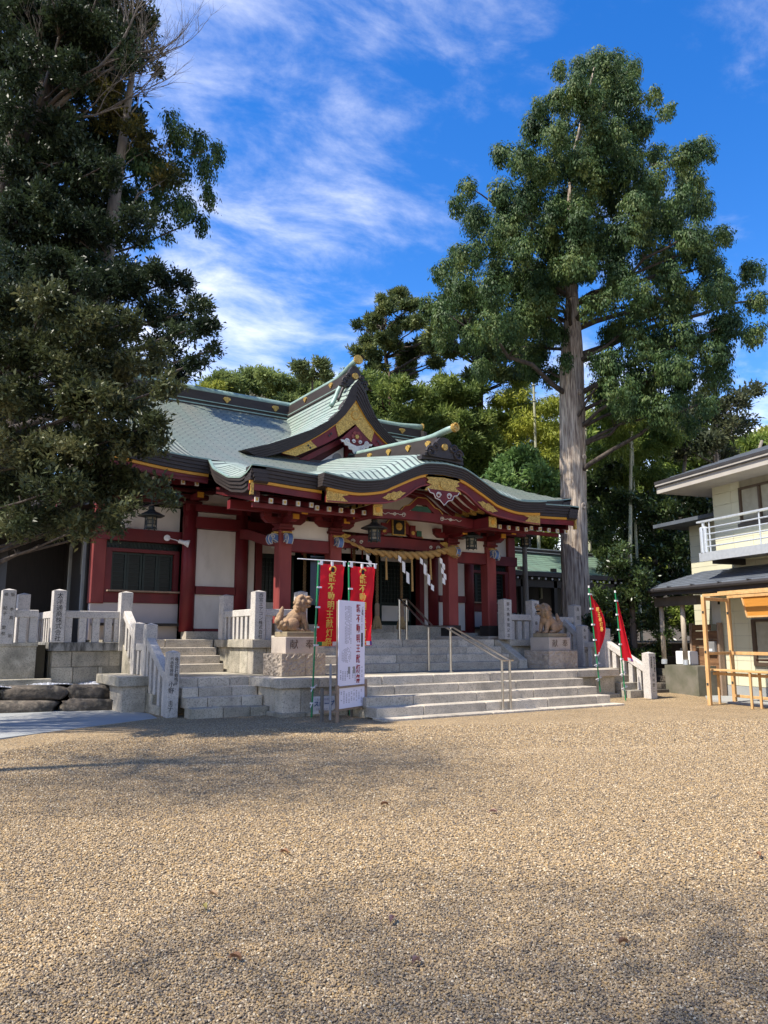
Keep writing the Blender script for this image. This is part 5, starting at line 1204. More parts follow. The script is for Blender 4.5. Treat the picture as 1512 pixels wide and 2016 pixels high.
# ---- hall walls at y = 18, window bays at 18.4
def hb(name, m, x0, x1, y0, y1, z0, z1, parent=None, bevel=0.0):
    mb = MB(); mb.box(x0, x1, y0, y1, z0, z1); return mb.build(name, m, parent or hall, bevel=bevel)
for s in (-1, 1):
    def X(a, b): return sorted((XC + s * a, XC + s * b))
    for dx in (2.97, 4.30):
        mb = MB(); mb.tube([(XC + s * dx, 18.0, 1.57), (XC + s * dx, 18.0, 4.6)], .175, 20); o = mb.build('round_pillar', red_paint, hall, smooth=False)
        o.data.polygons.foreach_set('use_smooth', [len(p.vertices) == 4 for p in o.data.polygons])
    a, b = X(6.16, 6.46); hb('pillar', red_faded, a, b, 18.25, 18.55, 2.20, 4.6, bevel=.015)
    # white plaster bay between the round pillars
    a, b = X(3.14, 4.13)
    hb('plaster_panel', plaster, a, b, 17.97, 18.02, 2.655, 4.03); hb('plaster_panel', plaster, a, b, 17.97, 18.02, 1.645, 2.455)
    hb('wall_rail', red_paint, a, b, 17.90, 18.06, 2.46, 2.65); hb('wall_rail', red_paint, a, b, 17.90, 18.06, 1.575, 1.64)
    a, b = X(2.80, 4.45)
    hb('tie_beam', red_paint, a, b, 17.80, 17.825 + .01, 4.04, 4.33) if False else None
    hb('tie_beam', red_paint, a, b, 17.86, 18.12, 4.04, 4.325); a2, b2 = X(3.14, 4.13)
    hb('plaster_panel', plaster, a2, b2, 17.97, 18.02, 4.33, 4.45); hb('tie_beam', red_paint, a, b, 17.84, 18.14, 4.455, 4.62)
    mb = MB(); cx0 = XC + s * 3.635
    mb.prism([(cx0 + u, 17.97, z) for u, z in ((-.56, 4.62), (-.50, 4.72), (-.36, 4.74), (-.33, 4.92), (.33, 4.92), (.36, 4.74), (.50, 4.72), (.56, 4.62))], (0, .05, 0)); mb.build('plaster_panel', plaster, hall)
    hb('wall_board', red_dark, *X(2.6, 6.5), 18.05, 18.12, 4.6, 5.4)
    for dx in (2.97, 4.30):
        for (hw, z0, z1) in ((.24, 4.62, 4.70), (.40, 4.74, 4.86), (.55, 4.90, 5.0)):
            hb('bracket_arm', red_dark, *X(dx - hw, dx + hw), 17.86, 18.03, z0, z1, bevel=.02)
        mb = MB(); mb.box(XC + s * dx - .07, XC + s * dx + .07, 17.35, 17.9, 4.70, 4.82); mb.build('bracket_arm', red_paint, hall)
        mb = MB(); mb.box(XC + s * dx - .075, XC + s * dx + .075, 17.33, 17.352, 4.695, 4.825); mb.build('bracket_cap', ochre, hall)
        disc((XC + s * dx, 17.858, 4.18), .06, (0, -1, 0), .012, gold, 'nail_cover', None, 6)
    # window bay
    a, b = X(4.44, 6.16)
    hb('plaster_panel', plaster, a, b, 18.36, 18.42, 3.965, 4.55)
    hb('tie_beam', red_paint, *X(4.42, 6.5), 18.22, 18.5, 3.66 + .01, 3.96)
    hb('wall_rail', red_paint, a, b, 18.28, 18.48, 3.41, 3.49); hb('wall_rail', red_paint, a, b, 18.26, 18.5, 2.23, 2.47)
    hb('wall_rail', red_paint, *X(6.02, 6.16), 18.28, 18.48, 2.47, 3.41); hb('wall_rail', red_paint, *X(4.44, 4.56), 18.28, 18.48, 2.47, 3.41)
    hb('plinth_wall', plaster_pink, *X(4.42, 6.44), 18.3, 18.5, 1.38, 2.225)
    sl_ = hb('window_sill', weathered_wood, *X(4.40, 6.12), 18.10, 18.27, 2.475, 2.51)
    # transom with diamond lattice
    tr = hb('transom', sash_green, a, b, 18.40, 18.44, 3.495, 3.665)
    mb = MB()
    for k in range(20):
        x0 = a + (b - a) * k / 20
        mb.bar((x0, 18.385, 3.50), (x0 + .086, 18.385, 3.66), .012, .012); mb.bar((x0 + .086, 18.382, 3.50), (x0, 18.382, 3.66), .012, .012)
    mb.build('lattice', sash_green, tr)
    wa, wb = X(4.56, 6.02)
    w = hb('window', sash_green, wa, wb, 18.46, 18.50, 2.47, 3.41)
    npan = 4; pw = (wb - wa) / npan
    for k in range(npan):
        x0 = wa + k * pw
        mb = MB()
        for (p, q, z0, z1) in ((x0 + .005, x0 + .055, 2.475, 3.405), (x0 + pw - .055, x0 + pw - .005, 2.475, 3.405), (x0 + .055, x0 + pw - .055, 2.475, 2.535), (x0 + .055, x0 + pw - .055, 3.35, 3.405)): mb.box(p, q, 18.37 + .02 * (k % 2), 18.41 + .02 * (k % 2), z0, z1)
        mb.build('sash', sash_green, w)
        mb = MB(); mb.box(x0 + .056, x0 + pw - .056, 18.40 + .02 * (k % 2), 18.405 + .02 * (k % 2), 2.536, 3.349); mb.build('pane', glass_win, w) if False else mb.build('pane', glass_dark, w)
        mb = MB()
        for r in range(1, 8): mb.box(x0 + .056, x0 + pw - .056, 18.375 + .02 * (k % 2), 18.395 + .02 * (k % 2), 2.536 + .102 * r - .005, 2.536 + .102 * r + .008)
        mb.build('glazing_bar', sash_green, w)
    # jamb strip and fixed lattice door beside the opening
    hb('plaster_panel', plaster, *X(2.62, 2.78), 17.97, 18.02, 1.78, 4.03)
    hb('jamb', red_paint, *X(2.44, 2.60), 17.9, 18.1, 1.76, 4.04)
    da, db = X(1.35, 2.42)
    hb('plaster_panel', plaster, da, db, 18.25, 18.28, 3.58, 3.84)
    d = hb('lattice_door', sash_green, da, db, 18.40, 18.42, 1.78, 2.42)
    mb = MB()
    mb.box(da, da + .06, 18.3, 18.36, 1.78, 3.56); mb.box(db - .06, db, 18.3, 18.36, 1.78, 3.56); mb.box(da + .06, db - .06, 18.3, 18.36, 3.48, 3.56); mb.box(da + .06, db - .06, 18.3, 18.36, 2.36, 2.42); mb.box(da + .06, db - .06, 18.3, 18.36, 1.78, 1.86); mb.build('stile', sash_green, d)
    mb = MB(); mb.box(da + .06, db - .06, 18.345, 18.35, 2.42, 3.48); mb.build('pane', glass_dark, d)
    mb = MB()
    for k in range(1, 9): mb.box(da + .06 + (db - da - .12) * k / 9 - .007, da + .06 + (db - da - .12) * k / 9 + .007, 18.315, 18.335, 2.42, 3.48)
    for k in range(1, 9): mb.box(da + .06, db - .06, 18.318, 18.332, 2.42 + 1.06 * k / 9 - .006, 2.42 + 1.06 * k / 9 + .006)
    mb.build('lattice', sash_green, d)
    mb = MB(); mb.box(da + .065, db - .065, 18.33, 18.345, 1.90, 2.33); mb.build('door_panel', plaster, d)
hb('tie_beam', red_paint, XC - 2.8, XC + 2.8, 17.88, 18.1, 4.05, 4.30)
hb('lintel', red_dark, XC - 2.44, XC + 2.44, 17.95, 18.1, 3.86, 4.05)
hb('gable_wall', red_dark, XC - 2.8, XC + 2.8, 18.06, 18.1, 4.3, 5.6)
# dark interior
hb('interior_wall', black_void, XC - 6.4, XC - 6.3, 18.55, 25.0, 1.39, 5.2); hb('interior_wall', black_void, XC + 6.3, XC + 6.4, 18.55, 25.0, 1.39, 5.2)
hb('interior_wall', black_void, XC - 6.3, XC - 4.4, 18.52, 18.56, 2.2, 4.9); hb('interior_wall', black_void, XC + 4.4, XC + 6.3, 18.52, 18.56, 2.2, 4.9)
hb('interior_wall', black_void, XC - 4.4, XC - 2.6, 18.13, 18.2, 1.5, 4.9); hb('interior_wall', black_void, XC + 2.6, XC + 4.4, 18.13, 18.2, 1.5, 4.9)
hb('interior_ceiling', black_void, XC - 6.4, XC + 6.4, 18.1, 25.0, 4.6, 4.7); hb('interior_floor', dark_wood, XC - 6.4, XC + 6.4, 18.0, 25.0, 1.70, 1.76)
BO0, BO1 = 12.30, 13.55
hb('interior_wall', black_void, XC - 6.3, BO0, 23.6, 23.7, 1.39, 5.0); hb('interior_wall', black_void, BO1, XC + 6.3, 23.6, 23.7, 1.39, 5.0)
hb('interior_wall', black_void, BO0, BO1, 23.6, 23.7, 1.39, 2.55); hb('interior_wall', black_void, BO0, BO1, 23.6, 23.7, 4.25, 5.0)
rh = thing('rear_sanctuary', 'bright white walled building glimpsed through the dark hall behind the red banners', 'building', (13.5, 30, 1.3))
mb = MB(); mb.prism([(11.5, 30.5, 1.2), (15.3, 26.9, 1.2), (15.5, 27.1, 1.2), (11.7, 30.7, 1.2)], (0, 0, 4.2)); mb.build('wall', white_paint, rh)
mb = MB(); mb.prism([(11.0, 30.2, 5.15), (15.2, 26.3, 5.15), (15.9, 27.0, 5.6), (11.7, 30.9, 5.6)], (0, 0, .15)); mb.build('roof', grey_wood, rh)
mb = MB(); mb.prism([(11.42, 30.42, 4.5), (15.22, 26.82, 4.5), (15.28, 26.88, 4.5), (11.48, 30.48, 4.5)], (0, 0, .16)); mb.build('beam', grey_wood, rh)

# curtain of white cloth with red bands and crests
cu = thing('door_curtain', 'short white curtain with red bands and dark crests under the porch beam', 'curtain', (XC, 17.4, 3.5))
mb = MB(); U_ = np.linspace(XC - 2.4, XC + .5, 90)
mb.grid([[(x, 17.45 + .02 * math.sin(x * 9), z) for x in U_] for z in (3.62, 3.80, 3.98)]); mb.build('cloth', paper, cu, fixn=False, smooth=True)
for x in np.arange(XC - 2.3, XC + .5, .36):
    mb = MB(); mb.grid([[(x + u, 17.43 + .02 * math.sin((x + u) * 9), z) for u in np.linspace(0, .05, 3)] for z in (3.50, 3.8, 3.98)]); mb.build('red_band', red_paint, cu, fixn=False)
    if x + .2 < XC + .5:
        c_ = (x + .205, 17.425 + .02 * math.sin((x + .2) * 9), 3.80)
        mb = MB()
        for a_ in (90, 210, 330): mb.tube([(c_[0] + .032 * math.cos(math.radians(a_)), c_[1], c_[2] + .032 * math.sin(math.radians(a_))), (c_[0] + .032 * math.cos(math.radians(a_)), c_[1] - .006, c_[2] + .032 * math.sin(math.radians(a_)))], .034, 8)
        mb.prism([(c_[0] - .03, c_[1], c_[2] - .085), (c_[0] + .03, c_[1], c_[2] - .085), (c_[0], c_[1], c_[2])], (0, -.006, 0)); mb.build('crest', ink, cu)

# hanging lanterns
LG = 'iron lanterns hanging from the eaves'
def lantern(x, y, zb_, label, ztop):
    t = thing('hanging_lantern', label, 'lantern', (x, y, zb_), LG)
    mb = MB(); mb.tube([(x, y, zb_ + .58), (x, y, ztop)], .012, 6)
    for k in range(int((ztop - zb_ - .6) / .06)): mb.ell((x, y, zb_ + .62 + .06 * k), (.02, .012, .03), 6, 4)
    mb.build('chain', iron, t)
    mb = MB(); mb.lathe((x, y, zb_ + .30), [(.30, 0), (.31, .02), (.20, .075), (.10, .12), (.06, .17), (.075, .20), (.05, .24), (.03, .28)], 6); mb.build('roof', iron, t)
    mb = MB()
    for k in range(6):
        a = math.pi / 3 * k + math.pi / 6; mb.bar((x + .125 * math.cos(a), y + .125 * math.sin(a), zb_ + .04), (x + .125 * math.cos(a), y + .125 * math.sin(a), zb_ + .30), .022, .022)
        a2 = a + math.pi / 3
        for z in (.05, .12, .21, .285): mb.bar((x + .125 * math.cos(a), y + .125 * math.sin(a), zb_ + z), (x + .125 * math.cos(a2), y + .125 * math.sin(a2), zb_ + z), .014, .016)
        am = a + math.pi / 6
        for q in (-.03, .03): mb.bar((x + .112 * math.cos(am) - q * math.sin(am), y + .112 * math.sin(am) + q * math.cos(am), zb_ + .12), (x + .112 * math.cos(am) - q * math.sin(am), y + .112 * math.sin(am) + q * math.cos(am), zb_ + .21), .010, .010)
        mb.bar((x + .135 * math.cos(a), y + .135 * math.sin(a), zb_), (x + .125 * math.cos(a), y + .125 * math.sin(a), zb_ + .05), .025, .025)
    mb.build('cage', iron, t)
    mb = MB(); mb.lathe((x, y, zb_ + .05), [(.10, 0), (.10, .24)], 6); mb.build('paper_pane', lantern_pane, t)
    mb = MB(); mb.lathe((x, y, zb_ + .02), [(.13, 0), (.14, .02), (.13, .035)], 6); mb.build('base', iron, t)
lantern_pane = mat('lantern_pane', (0.30, 0.27, 0.20), 0.6, (0.18, 0.16, 0.12), 8, 0.7)
lantern(9.22, 14.60, 3.56, 'dark iron hanging lantern nearest the red banners, in front of the straw rope', 4.3)
lantern(12.39, 15.02, 3.63, 'dark iron hanging lantern between the two right-hand porch pillars', 4.2)
lantern(14.95, 15.75, 3.92, 'dark iron hanging lantern under the far right corner of the eaves', 4.75)
lantern(4.92, 17.2, 3.82, 'dark iron hanging lantern half hidden by leaves at the left of the hall', 4.95)

# bell ropes with straw tassels
def twist_rope(mb, pts, r, turns_per_m=7, n=10):
    """two-strand twist along a polyline"""
    pts = [Vector(p) for p in pts]
    cum = [0]
    for a, b in zip(pts, pts[1:]): cum.append(cum[-1] + (b - a).length)
    L = cum[-1]; k = max(12, int(L * turns_per_m * 8))
    def at(u):
        u = min(max(u, 0), L)
        for i in range(len(pts) - 1):
            if u <= cum[i + 1] + 1e-9:
                return pts[i].lerp(pts[i + 1], (u - cum[i]) / max(1e-9, cum[i + 1] - cum[i]))
        return pts[-1]
    for ph in (0, math.pi):
        out = []; rr = []
        for i in range(k + 1):
            u = L * i / k; p = at(u); d = (at(u + .02) - at(u - .02)).normalized(); s = d.orthogonal().normalized()
            s = (Vector((0, -1, 0)) - d * d.y * -1) if abs(d.y) < .9 else s
            s.normalize(); t_ = d.cross(s); a = 2 * math.pi * turns_per_m * u + ph
            R_ = r(u / L) if callable(r) else r
            out.append(p + (s * math.cos(a) + t_ * math.sin(a)) * R_ * .55); rr.append(R_ * .62)
        mb.tube(out, rr, 7)
def bell_rope(x, y, ztop, ztas, label, knot=False, m=None):
    t = thing('bell_rope', label, 'rope', (x, y, ztas), 'bell ropes hanging at the shrine entrance')
    mb = MB(); twist_rope(mb, [(x, y, ztop), (x, y, ztas + .62)], .038); mb.build('rope', m or rope_brown, t, smooth=True)
    mb = MB(); mb.lathe((x, y, ztas), [(.055, .30), (.065, .34), (.062, .60), (.045, .64)], 12); mb.build('grip', weathered_wood, t)
    mb = MB(); r = random.Random(int(x * 100))
    for k in range(70):
        a = r.uniform(0, 6.28); q = math.sqrt(r.uniform(0.05, 1)); mb.tube([(x + .05 * q * math.cos(a), y + .05 * q * math.sin(a), ztas + .32), (x + .10 * q * math.cos(a), y + .10 * q * math.sin(a), ztas + .15), (x + .135 * q * math.cos(a), y + .135 * q * math.sin(a), ztas + r.uniform(-.02, .03))], [.014, .016, .012], 5)
    mb.build('tassel', straw_pale, t)
    if knot:
        mb = MB(); mb.tube([(x + .055 * math.cos(q), y + .055 * math.sin(q), ztop - .62 + .012 * q) for q in np.linspace(0, 15, 30)], .022, 6); mb.build('knot', straw, t)
    mb = MB(); mb.ell((x, y, ztop + .06), (.075, .075, .07), 12, 8); mb.build('bell', gold, t, smooth=True)
bell_rope(XC - 1.90, 16.6, 4.18, 1.62, 'brown bell rope hanging behind the left guardian dog')
bell_rope(XC - .52, 16.6, 4.18, 1.62, 'brown bell rope hanging behind the second red banner')
bell_rope(XC + .17, 16.6, 4.18, 1.66, 'bell rope with a knot and straw tassel just right of the second red banner', True)
bell_rope(XC + .92, 16.6, 4.18, 1.66, 'bell rope with straw tassel nearest the steel handrail', True)

# sacred straw rope with paper streamers
sr = thing('straw_rope', 'thick twisted straw rope slung under the porch beam with white paper streamers', 'rope', (XC, 15.3, 3.6), None)
def sag(u): return 3.55 - .16 * math.sin(math.pi * u) + (.05 if u > .9 else 0)
pts = [(XC - 1.62 + 3.1 * u, 15.30, sag(u) + .12 * (1 - smooth(0, .25, u))) for u in np.linspace(0, 1, 24)]
mb = MB(); twist_rope(mb, pts, lambda u: .036 + .06 * smooth(.05, .55, u) - .02 * smooth(.85, 1, u), 2.4); mb.build('rope', straw, sr, smooth=True)
mb = MB(); r = random.Random(3)
for k in range(80):
    a = r.uniform(0, 6.28); q = math.sqrt(r.uniform(0, 1))
    mb.tube([(XC + 1.42, 15.3 + .07 * q * math.cos(a), sag(1) + .07 * q * math.sin(a)), (XC + 1.75 + r.uniform(-.05, .03), 15.3 + .15 * q * math.cos(a), sag(1) - .03 + .17 * q * math.sin(a))], [.014, .010], 5)
mb.build('frayed_end', straw, sr)
mb = MB()
for u in (.38, .62, .80): mb.tube([(XC - 1.62 + 3.1 * u, 15.24, sag(u) - .10), (XC - 1.62 + 3.1 * u + .02, 15.25, sag(u) - .62 - (.25 if u == .62 else 0))], [.022, .03], 6)
mb.build('hanging_strand', straw, sr)
def shide(x, z, k, drift=0.0):
    w, h = .085, .135; mb = MB()
    for i in range(k):
        x0 = x + (i % 2) * .055 + drift * i; z1 = z - h * i * .93
        mb.prism([(x0, 15.20 - .012 * i, z1), (x0 + w, 15.20 - .012 * i, z1 - .05), (x0 + w, 15.20 - .012 * i, z1 - h - .05), (x0, 15.20 - .012 * i, z1 - h)], (0, .004, 0))
    mb.build('paper_streamer', paper, sr)
shide(XC - 1.02, 3.36, 4); shide(XC - .12, 3.38, 5, .05); shide(XC + .52, 3.36, 6, .045); shide(XC + 1.12, 3.40, 5, .01)

# flood lamp on the left round pillar
fl_ = thing('flood_lamp', 'white flood lamp on a bracket arm beside the left white panel', 'lamp', (5.95, 17.7, 3.7))
disc((5.60, 18.15, 3.78), .075, (-.4, -1, .1), .04, white_plastic, 'mount', fl_)
mb = MB(); mb.tube([(5.60, 18.1, 3.78), (5.72, 17.90, 3.72), (5.80, 17.84, 3.68)], .010, 6); mb.build('arm', white_plastic, fl_)
mb = MB(); d_ = Vector((.9, -.35, -.25)).normalized(); c0 = Vector((5.78, 17.84, 3.69))
mb.tube([c0, c0 + d_ * .14, c0 + d_ * .15, c0 + d_ * .22, c0 + d_ * .25], [.045, .05, .055, .085, .09], 14); mb.build('lamp_head', white_plastic, fl_)

# dark side wing running back on the left, roof gutter, pale strips
sw = thing('side_wing', 'dark wooden side wing with pale vertical strips behind the left fence', 'building', (3.9, 22, 1.3))
mb = MB(); mb.box(2.55, 3.9, 21.2, 34, 1.2, 4.4); mb.build('wall', dark_wood, sw)
mb = MB(); mb.box(3.9, 4.05, 18.6, 34, 1.2, 4.6); mb.build('wall', dark_wood, sw)
for y in (18.75, 20.3, 22.3, 25.0): mb = MB(); mb.box(3.84, 3.90, y, y + .11, 1.5, 3.75); mb.build('strip', concrete, sw)
mb = MB(); mb.box(3.86, 3.90, 18.95, 19.1, 2.9, 3.7); mb.build('name_board', grey_wood, sw)
mb = MB(); mb.prism([(1.3, 18.4, 3.86), (1.3, 18.55, 3.80), (4.0, 18.55, 4.46), (4.0, 18.4, 4.52)], (0, 14, 0)); mb.build('roof', dark_wood, sw)
mb = MB(); mb.tube([(1.35, 18.3, 3.80), (1.35, 32, 3.80)], .06, 8); mb.build('gutter', iron, sw)
mb = MB(); mb.box(-6, 1.0, 22.0, 22.2, 1.2, 3.4); mb.build('boundary_wall', grey_wood, sw)

# picket fence and green-roofed gallery behind the great tree
pk = thing('picket_fence', 'low weathered wooden picket fence beyond the right end of the hall', 'fence', (17, 17.6, 1.3))
for k in range(26):
    x = 15.2 + .145 * k
    mb = MB(); mb.prism([(x, 17.55, 1.35), (x + .11, 17.55, 1.35), (x + .11, 17.55, 2.12), (x + .055, 17.55, 2.2), (x, 17.55, 2.12)], (0, .025, 0)); mb.build('picket', grey_wood, pk)
for z in (1.6, 1.98):
    mb = MB(); mb.box(15.1, 19.0, 17.58, 17.64, z, z + .07); mb.build('rail', grey_wood, pk)
for x in (15.15, 17.6, 19.0): mb = MB(); mb.box(x - .06, x + .06, 17.6, 17.72, 1.3, 2.34); mb.build('post', grey_wood, pk)

sh = thing('roofed_gallery', 'open wooden gallery with curved green copper roof behind the great tree trunk', 'gallery', (20, 21, 1.3))
RY = [19.6, 20.0, 20.6, 21.2, 21.6]; RZ = [3.72, 3.80, 4.04, 4.40, 4.72]
rx = np.linspace(16.8, 24.2, 24); ryy = np.linspace(19.6, 21.6, 16)
rarc = np.concatenate([[0], np.cumsum(np.hypot(np.diff(RY), np.diff(RZ)))])
mb = MB(); mb.grid([[(x, y, interp(RY, RZ, y) + .10 * smooth(22.6, 24.2, x)) for x in rx] for y in ryy], [[(x, interp(RY, rarc, y)) for x in rx] for y in ryy]); mb.build('roof', copper_shed, sh)
mb = MB(); mb.grid([[(x, 43.2 - y, interp(RY, RZ, y)) for x in rx] for y in ryy], [[(x, interp(RY, rarc, y)) for x in rx] for y in ryy], flip=True); mb.build('roof', copper_shed, sh)
mb = MB(); mb.solidstrip([(x, 19.6, 3.715 + .10 * smooth(22.6, 24.2, x)) for x in rx], [(x, 19.6, 3.56 + .10 * smooth(22.6, 24.2, x)) for x in rx], (0, .3, 0)); mb.build('eave_band', dark_band, sh)
mb = MB(); mb.box(16.8, 24.0, 21.45, 21.75, 4.62, 4.78); mb.build('ridge', dark_band, sh)
mb = MB(); mb.box(16.8, 24.0, 21.42, 21.78, 4.79, 4.83); mb.box(16.8, 24.0, 21.40, 21.44, 4.66, 4.69); mb.build('ridge_string', white_trim, sh)
for k in range(22):
    mb = MB(); mb.box(16.9 + .33 * k, 16.97 + .33 * k, 19.66, 19.70, 3.46, 3.53); mb.build('rafter_end', white_trim, sh)
for x in (17.0, 18.6, 20.2, 21.8, 23.4):
    for y in (19.9, 23.0): mb = MB(); mb.box(x - .08, x + .08, y - .08, y + .08, 1.28, 3.9); mb.build('pillar', dark_wood, sh)
mb = MB(); mb.box(16.9, 24.0, 19.82, 19.98, 3.2, 3.45); mb.build('beam', dark_wood, sh)
mb = MB(); mb.box(19.0, 24.0, 23.0, 23.1, 1.28, 3.8); mb.build('back_wall', dark_wood, sh)

# ---------------------------------------------------------------- steel handrail
hr = thing('handrail', 'brushed steel double handrail running down the middle of the stairs', 'handrail', (10.4, 13, 0))
for dx in (-.10, .10):
    x = 10.38 + dx
    mb = MB(); mb.tube([(x, 15.22, 2.33), (x, 15.12, 2.33), (x, 14.12, 1.685), (x, 13.42, 1.66), (x, 11.62, 1.0), (x, 11.50, .985)], .021, 8); mb.build('rail', steel, hr)
for (x, y, z0, z1) in ((10.28, 15.16, 1.39, 2.33), (10.48, 15.16, 1.39, 2.33), (10.38, 14.15, .70, 1.67), (10.38, 13.35, .70, 1.64), (10.28, 11.60, .04, .99), (10.48, 11.60, .04, .99)):
    mb = MB(); mb.tube([(x, y, z0), (x, y, z1)], .026, 10); p_ = mb.build('post', steel, hr)
    mb = MB(); mb.tube([(x, y, z0), (x, y, z0 + .012)], .06, 12); mb.build('foot_plate', steel, p_)
mb = MB(); mb.tube([(10.26, 14.13, 1.675), (10.50, 14.13, 1.675)], .016, 6); mb.tube([(10.26, 13.38, 1.648), (10.50, 13.38, 1.648)], .016, 6); mb.tube([(10.26, 11.6, .985), (10.50, 11.6, .985)], .016, 6); mb.tube([(10.26, 15.18, 2.325), (10.5, 15.18, 2.325)], .016, 6)
mb.build('cross_bar', steel, hr)

# ---------------------------------------------------------------- banners
BG = 'red festival banners on green poles'
def front_banner(x0, y, base, lean, ztop, zbot, w, label, letters, wave, crossbar):
    t = thing('festival_banner', label, 'banner', (base[0], base[1], 0), BG)
    ptop = Vector((x0, y + .03, ztop + .06))
    mb = MB(); mb.tube([Vector((base[0], base[1], 0)), ptop], .017, 8); mb.build('pole', pole_green, t)
    def sway(u, v):   # u across, v down
        return y + wave * math.sin(5.5 * u + 2.2 * v) * (.25 + .75 * u) * .5 + .012 * math.sin(17 * v + 6 * u)
    H = ztop - zbot
    def pt(u, v):
        pole = Vector((x0, 0, 0)).lerp(Vector((base[0] + (x0 - base[0]) * (zbot / ztop), 0, 0)), v)
        ww = w * (1 - (.05 if wave > .05 else .02) * math.sin(3 * v) - .05 * v)
        return (pole.x + .035 + ww * u, sway(u, v), ztop - H * v - .01 * math.sin(3.1 * u) * (1 - v))
    U_ = np.linspace(0, 1, 22); V_ = np.linspace(0, 1, 64)
    def strip_(u0, u1, v0, v1, m, nm, off=0.0, nu=22, nv=64):
        mb = MB(); mb.grid([[tuple(Vector(pt(u, v)) + Vector((0, -off, 0))) for u in np.linspace(u0, u1, nu)] for v in np.linspace(v0, v1, nv)]); return mb.build(nm, m, t, smooth=True, fixn=False)
    strip_(0, 1, 0, 1, banner_red, 'cloth')
    for (a, b, m) in ((.02, .22, pole_green), (.22, .46, banner_gold), (.70, .90, white_plastic), (.90, 1.0, purple)): strip_(a, b, .945, .995, m, 'hem_stripe', .004, 5, 4)
    # clips
    for v in (.0, .29, .53, .77, .985):
        p = Vector(pt(0, v)); mb = MB(); mb.box(p.x - .055, p.x + .035, p.y - .012, p.y + .012, p.z - .02, p.z + .012); mb.build('clip', white_plastic, t)
    for u in (.03, .48, .96):
        p = Vector(pt(u, 0)); mb = MB(); mb.box(p.x - .022, p.x + .022, p.y - .012, p.y + .012, p.z - .03, p.z + .065); mb.build('clip', white_plastic, t)
    mb = MB(); a = Vector(pt(0, 0)) + Vector((crossbar, 0, .075 - .16 * crossbar * -.2)); b = Vector(pt(1, 0)) + Vector((.03, 0, .055)); mb.tube([a, b], .009, 6); mb.build('crossbar', white_plastic, t)
    for z in (.55, .28): 
        q = Vector((base[0], base[1], 0)).lerp(ptop, z / (ztop + .06)); mb = MB(); mb.box(q.x - .03, q.x + .03, q.y - .03, q.y + .03, q.z - .012, q.z + .012); mb.bar(q, q + Vector((.07, -.03, .05)), .016, .008); mb.bar(q, q + Vector((-.05, -.03, -.07)), .016, .008); mb.build('tie', white_plastic, t)
    # crest: gilt ring with a dark drop
    c = Vector(pt(.5, .065)) + Vector((0, -.008, 0))
    mb = MB(); mb.tube([c + Vector((.062 * math.cos(q), -.0, .062 * math.sin(q))) for q in np.linspace(-2.2, 3.4, 26)], [.012 + .006 * math.sin(q * .6) for q in range(26)], 6); mb.build('crest', banner_gold, t)
    mb = MB(); mb.prism([c + Vector(p) for p in ((-.03, 0, -.03), (-.035, 0, .01), (-.01, 0, .045), (.02, 0, .04), (.035, 0, .015), (.02, 0, -.005), (.02, 0, -.055), (-.005, 0, -.04))], (0, -.004, 0)); mb.build('crest_figure', ink, t)
    for i, ch in enumerate(letters):
        v = .15 + .785 * i / 7.0 - .01
        p = Vector(pt(.49, v + .035)); text(ch, .165, (p.x, p.y - .016 - wave * .12, p.z), banner_gold, t, FRONT, extrude=.002, sx=.92, bold=.002)
purple = mat('banner_purple', (0.12, 0.04, 0.22), 0.6)
front_banner(6.67, 12.45, (6.54, 12.42), 0, 2.77, 1.27, .50, 'upright red banner with gold lettering fully readable, left of the white notice board', '甑不動明王献灯祭', .03, -.48)
front_banner(7.37, 12.55, (7.36, 12.47), 0, 2.77, 1.28, .53, 'red banner partly hidden behind the white notice board', '甑不動明王献灯祭', .10, -.05)

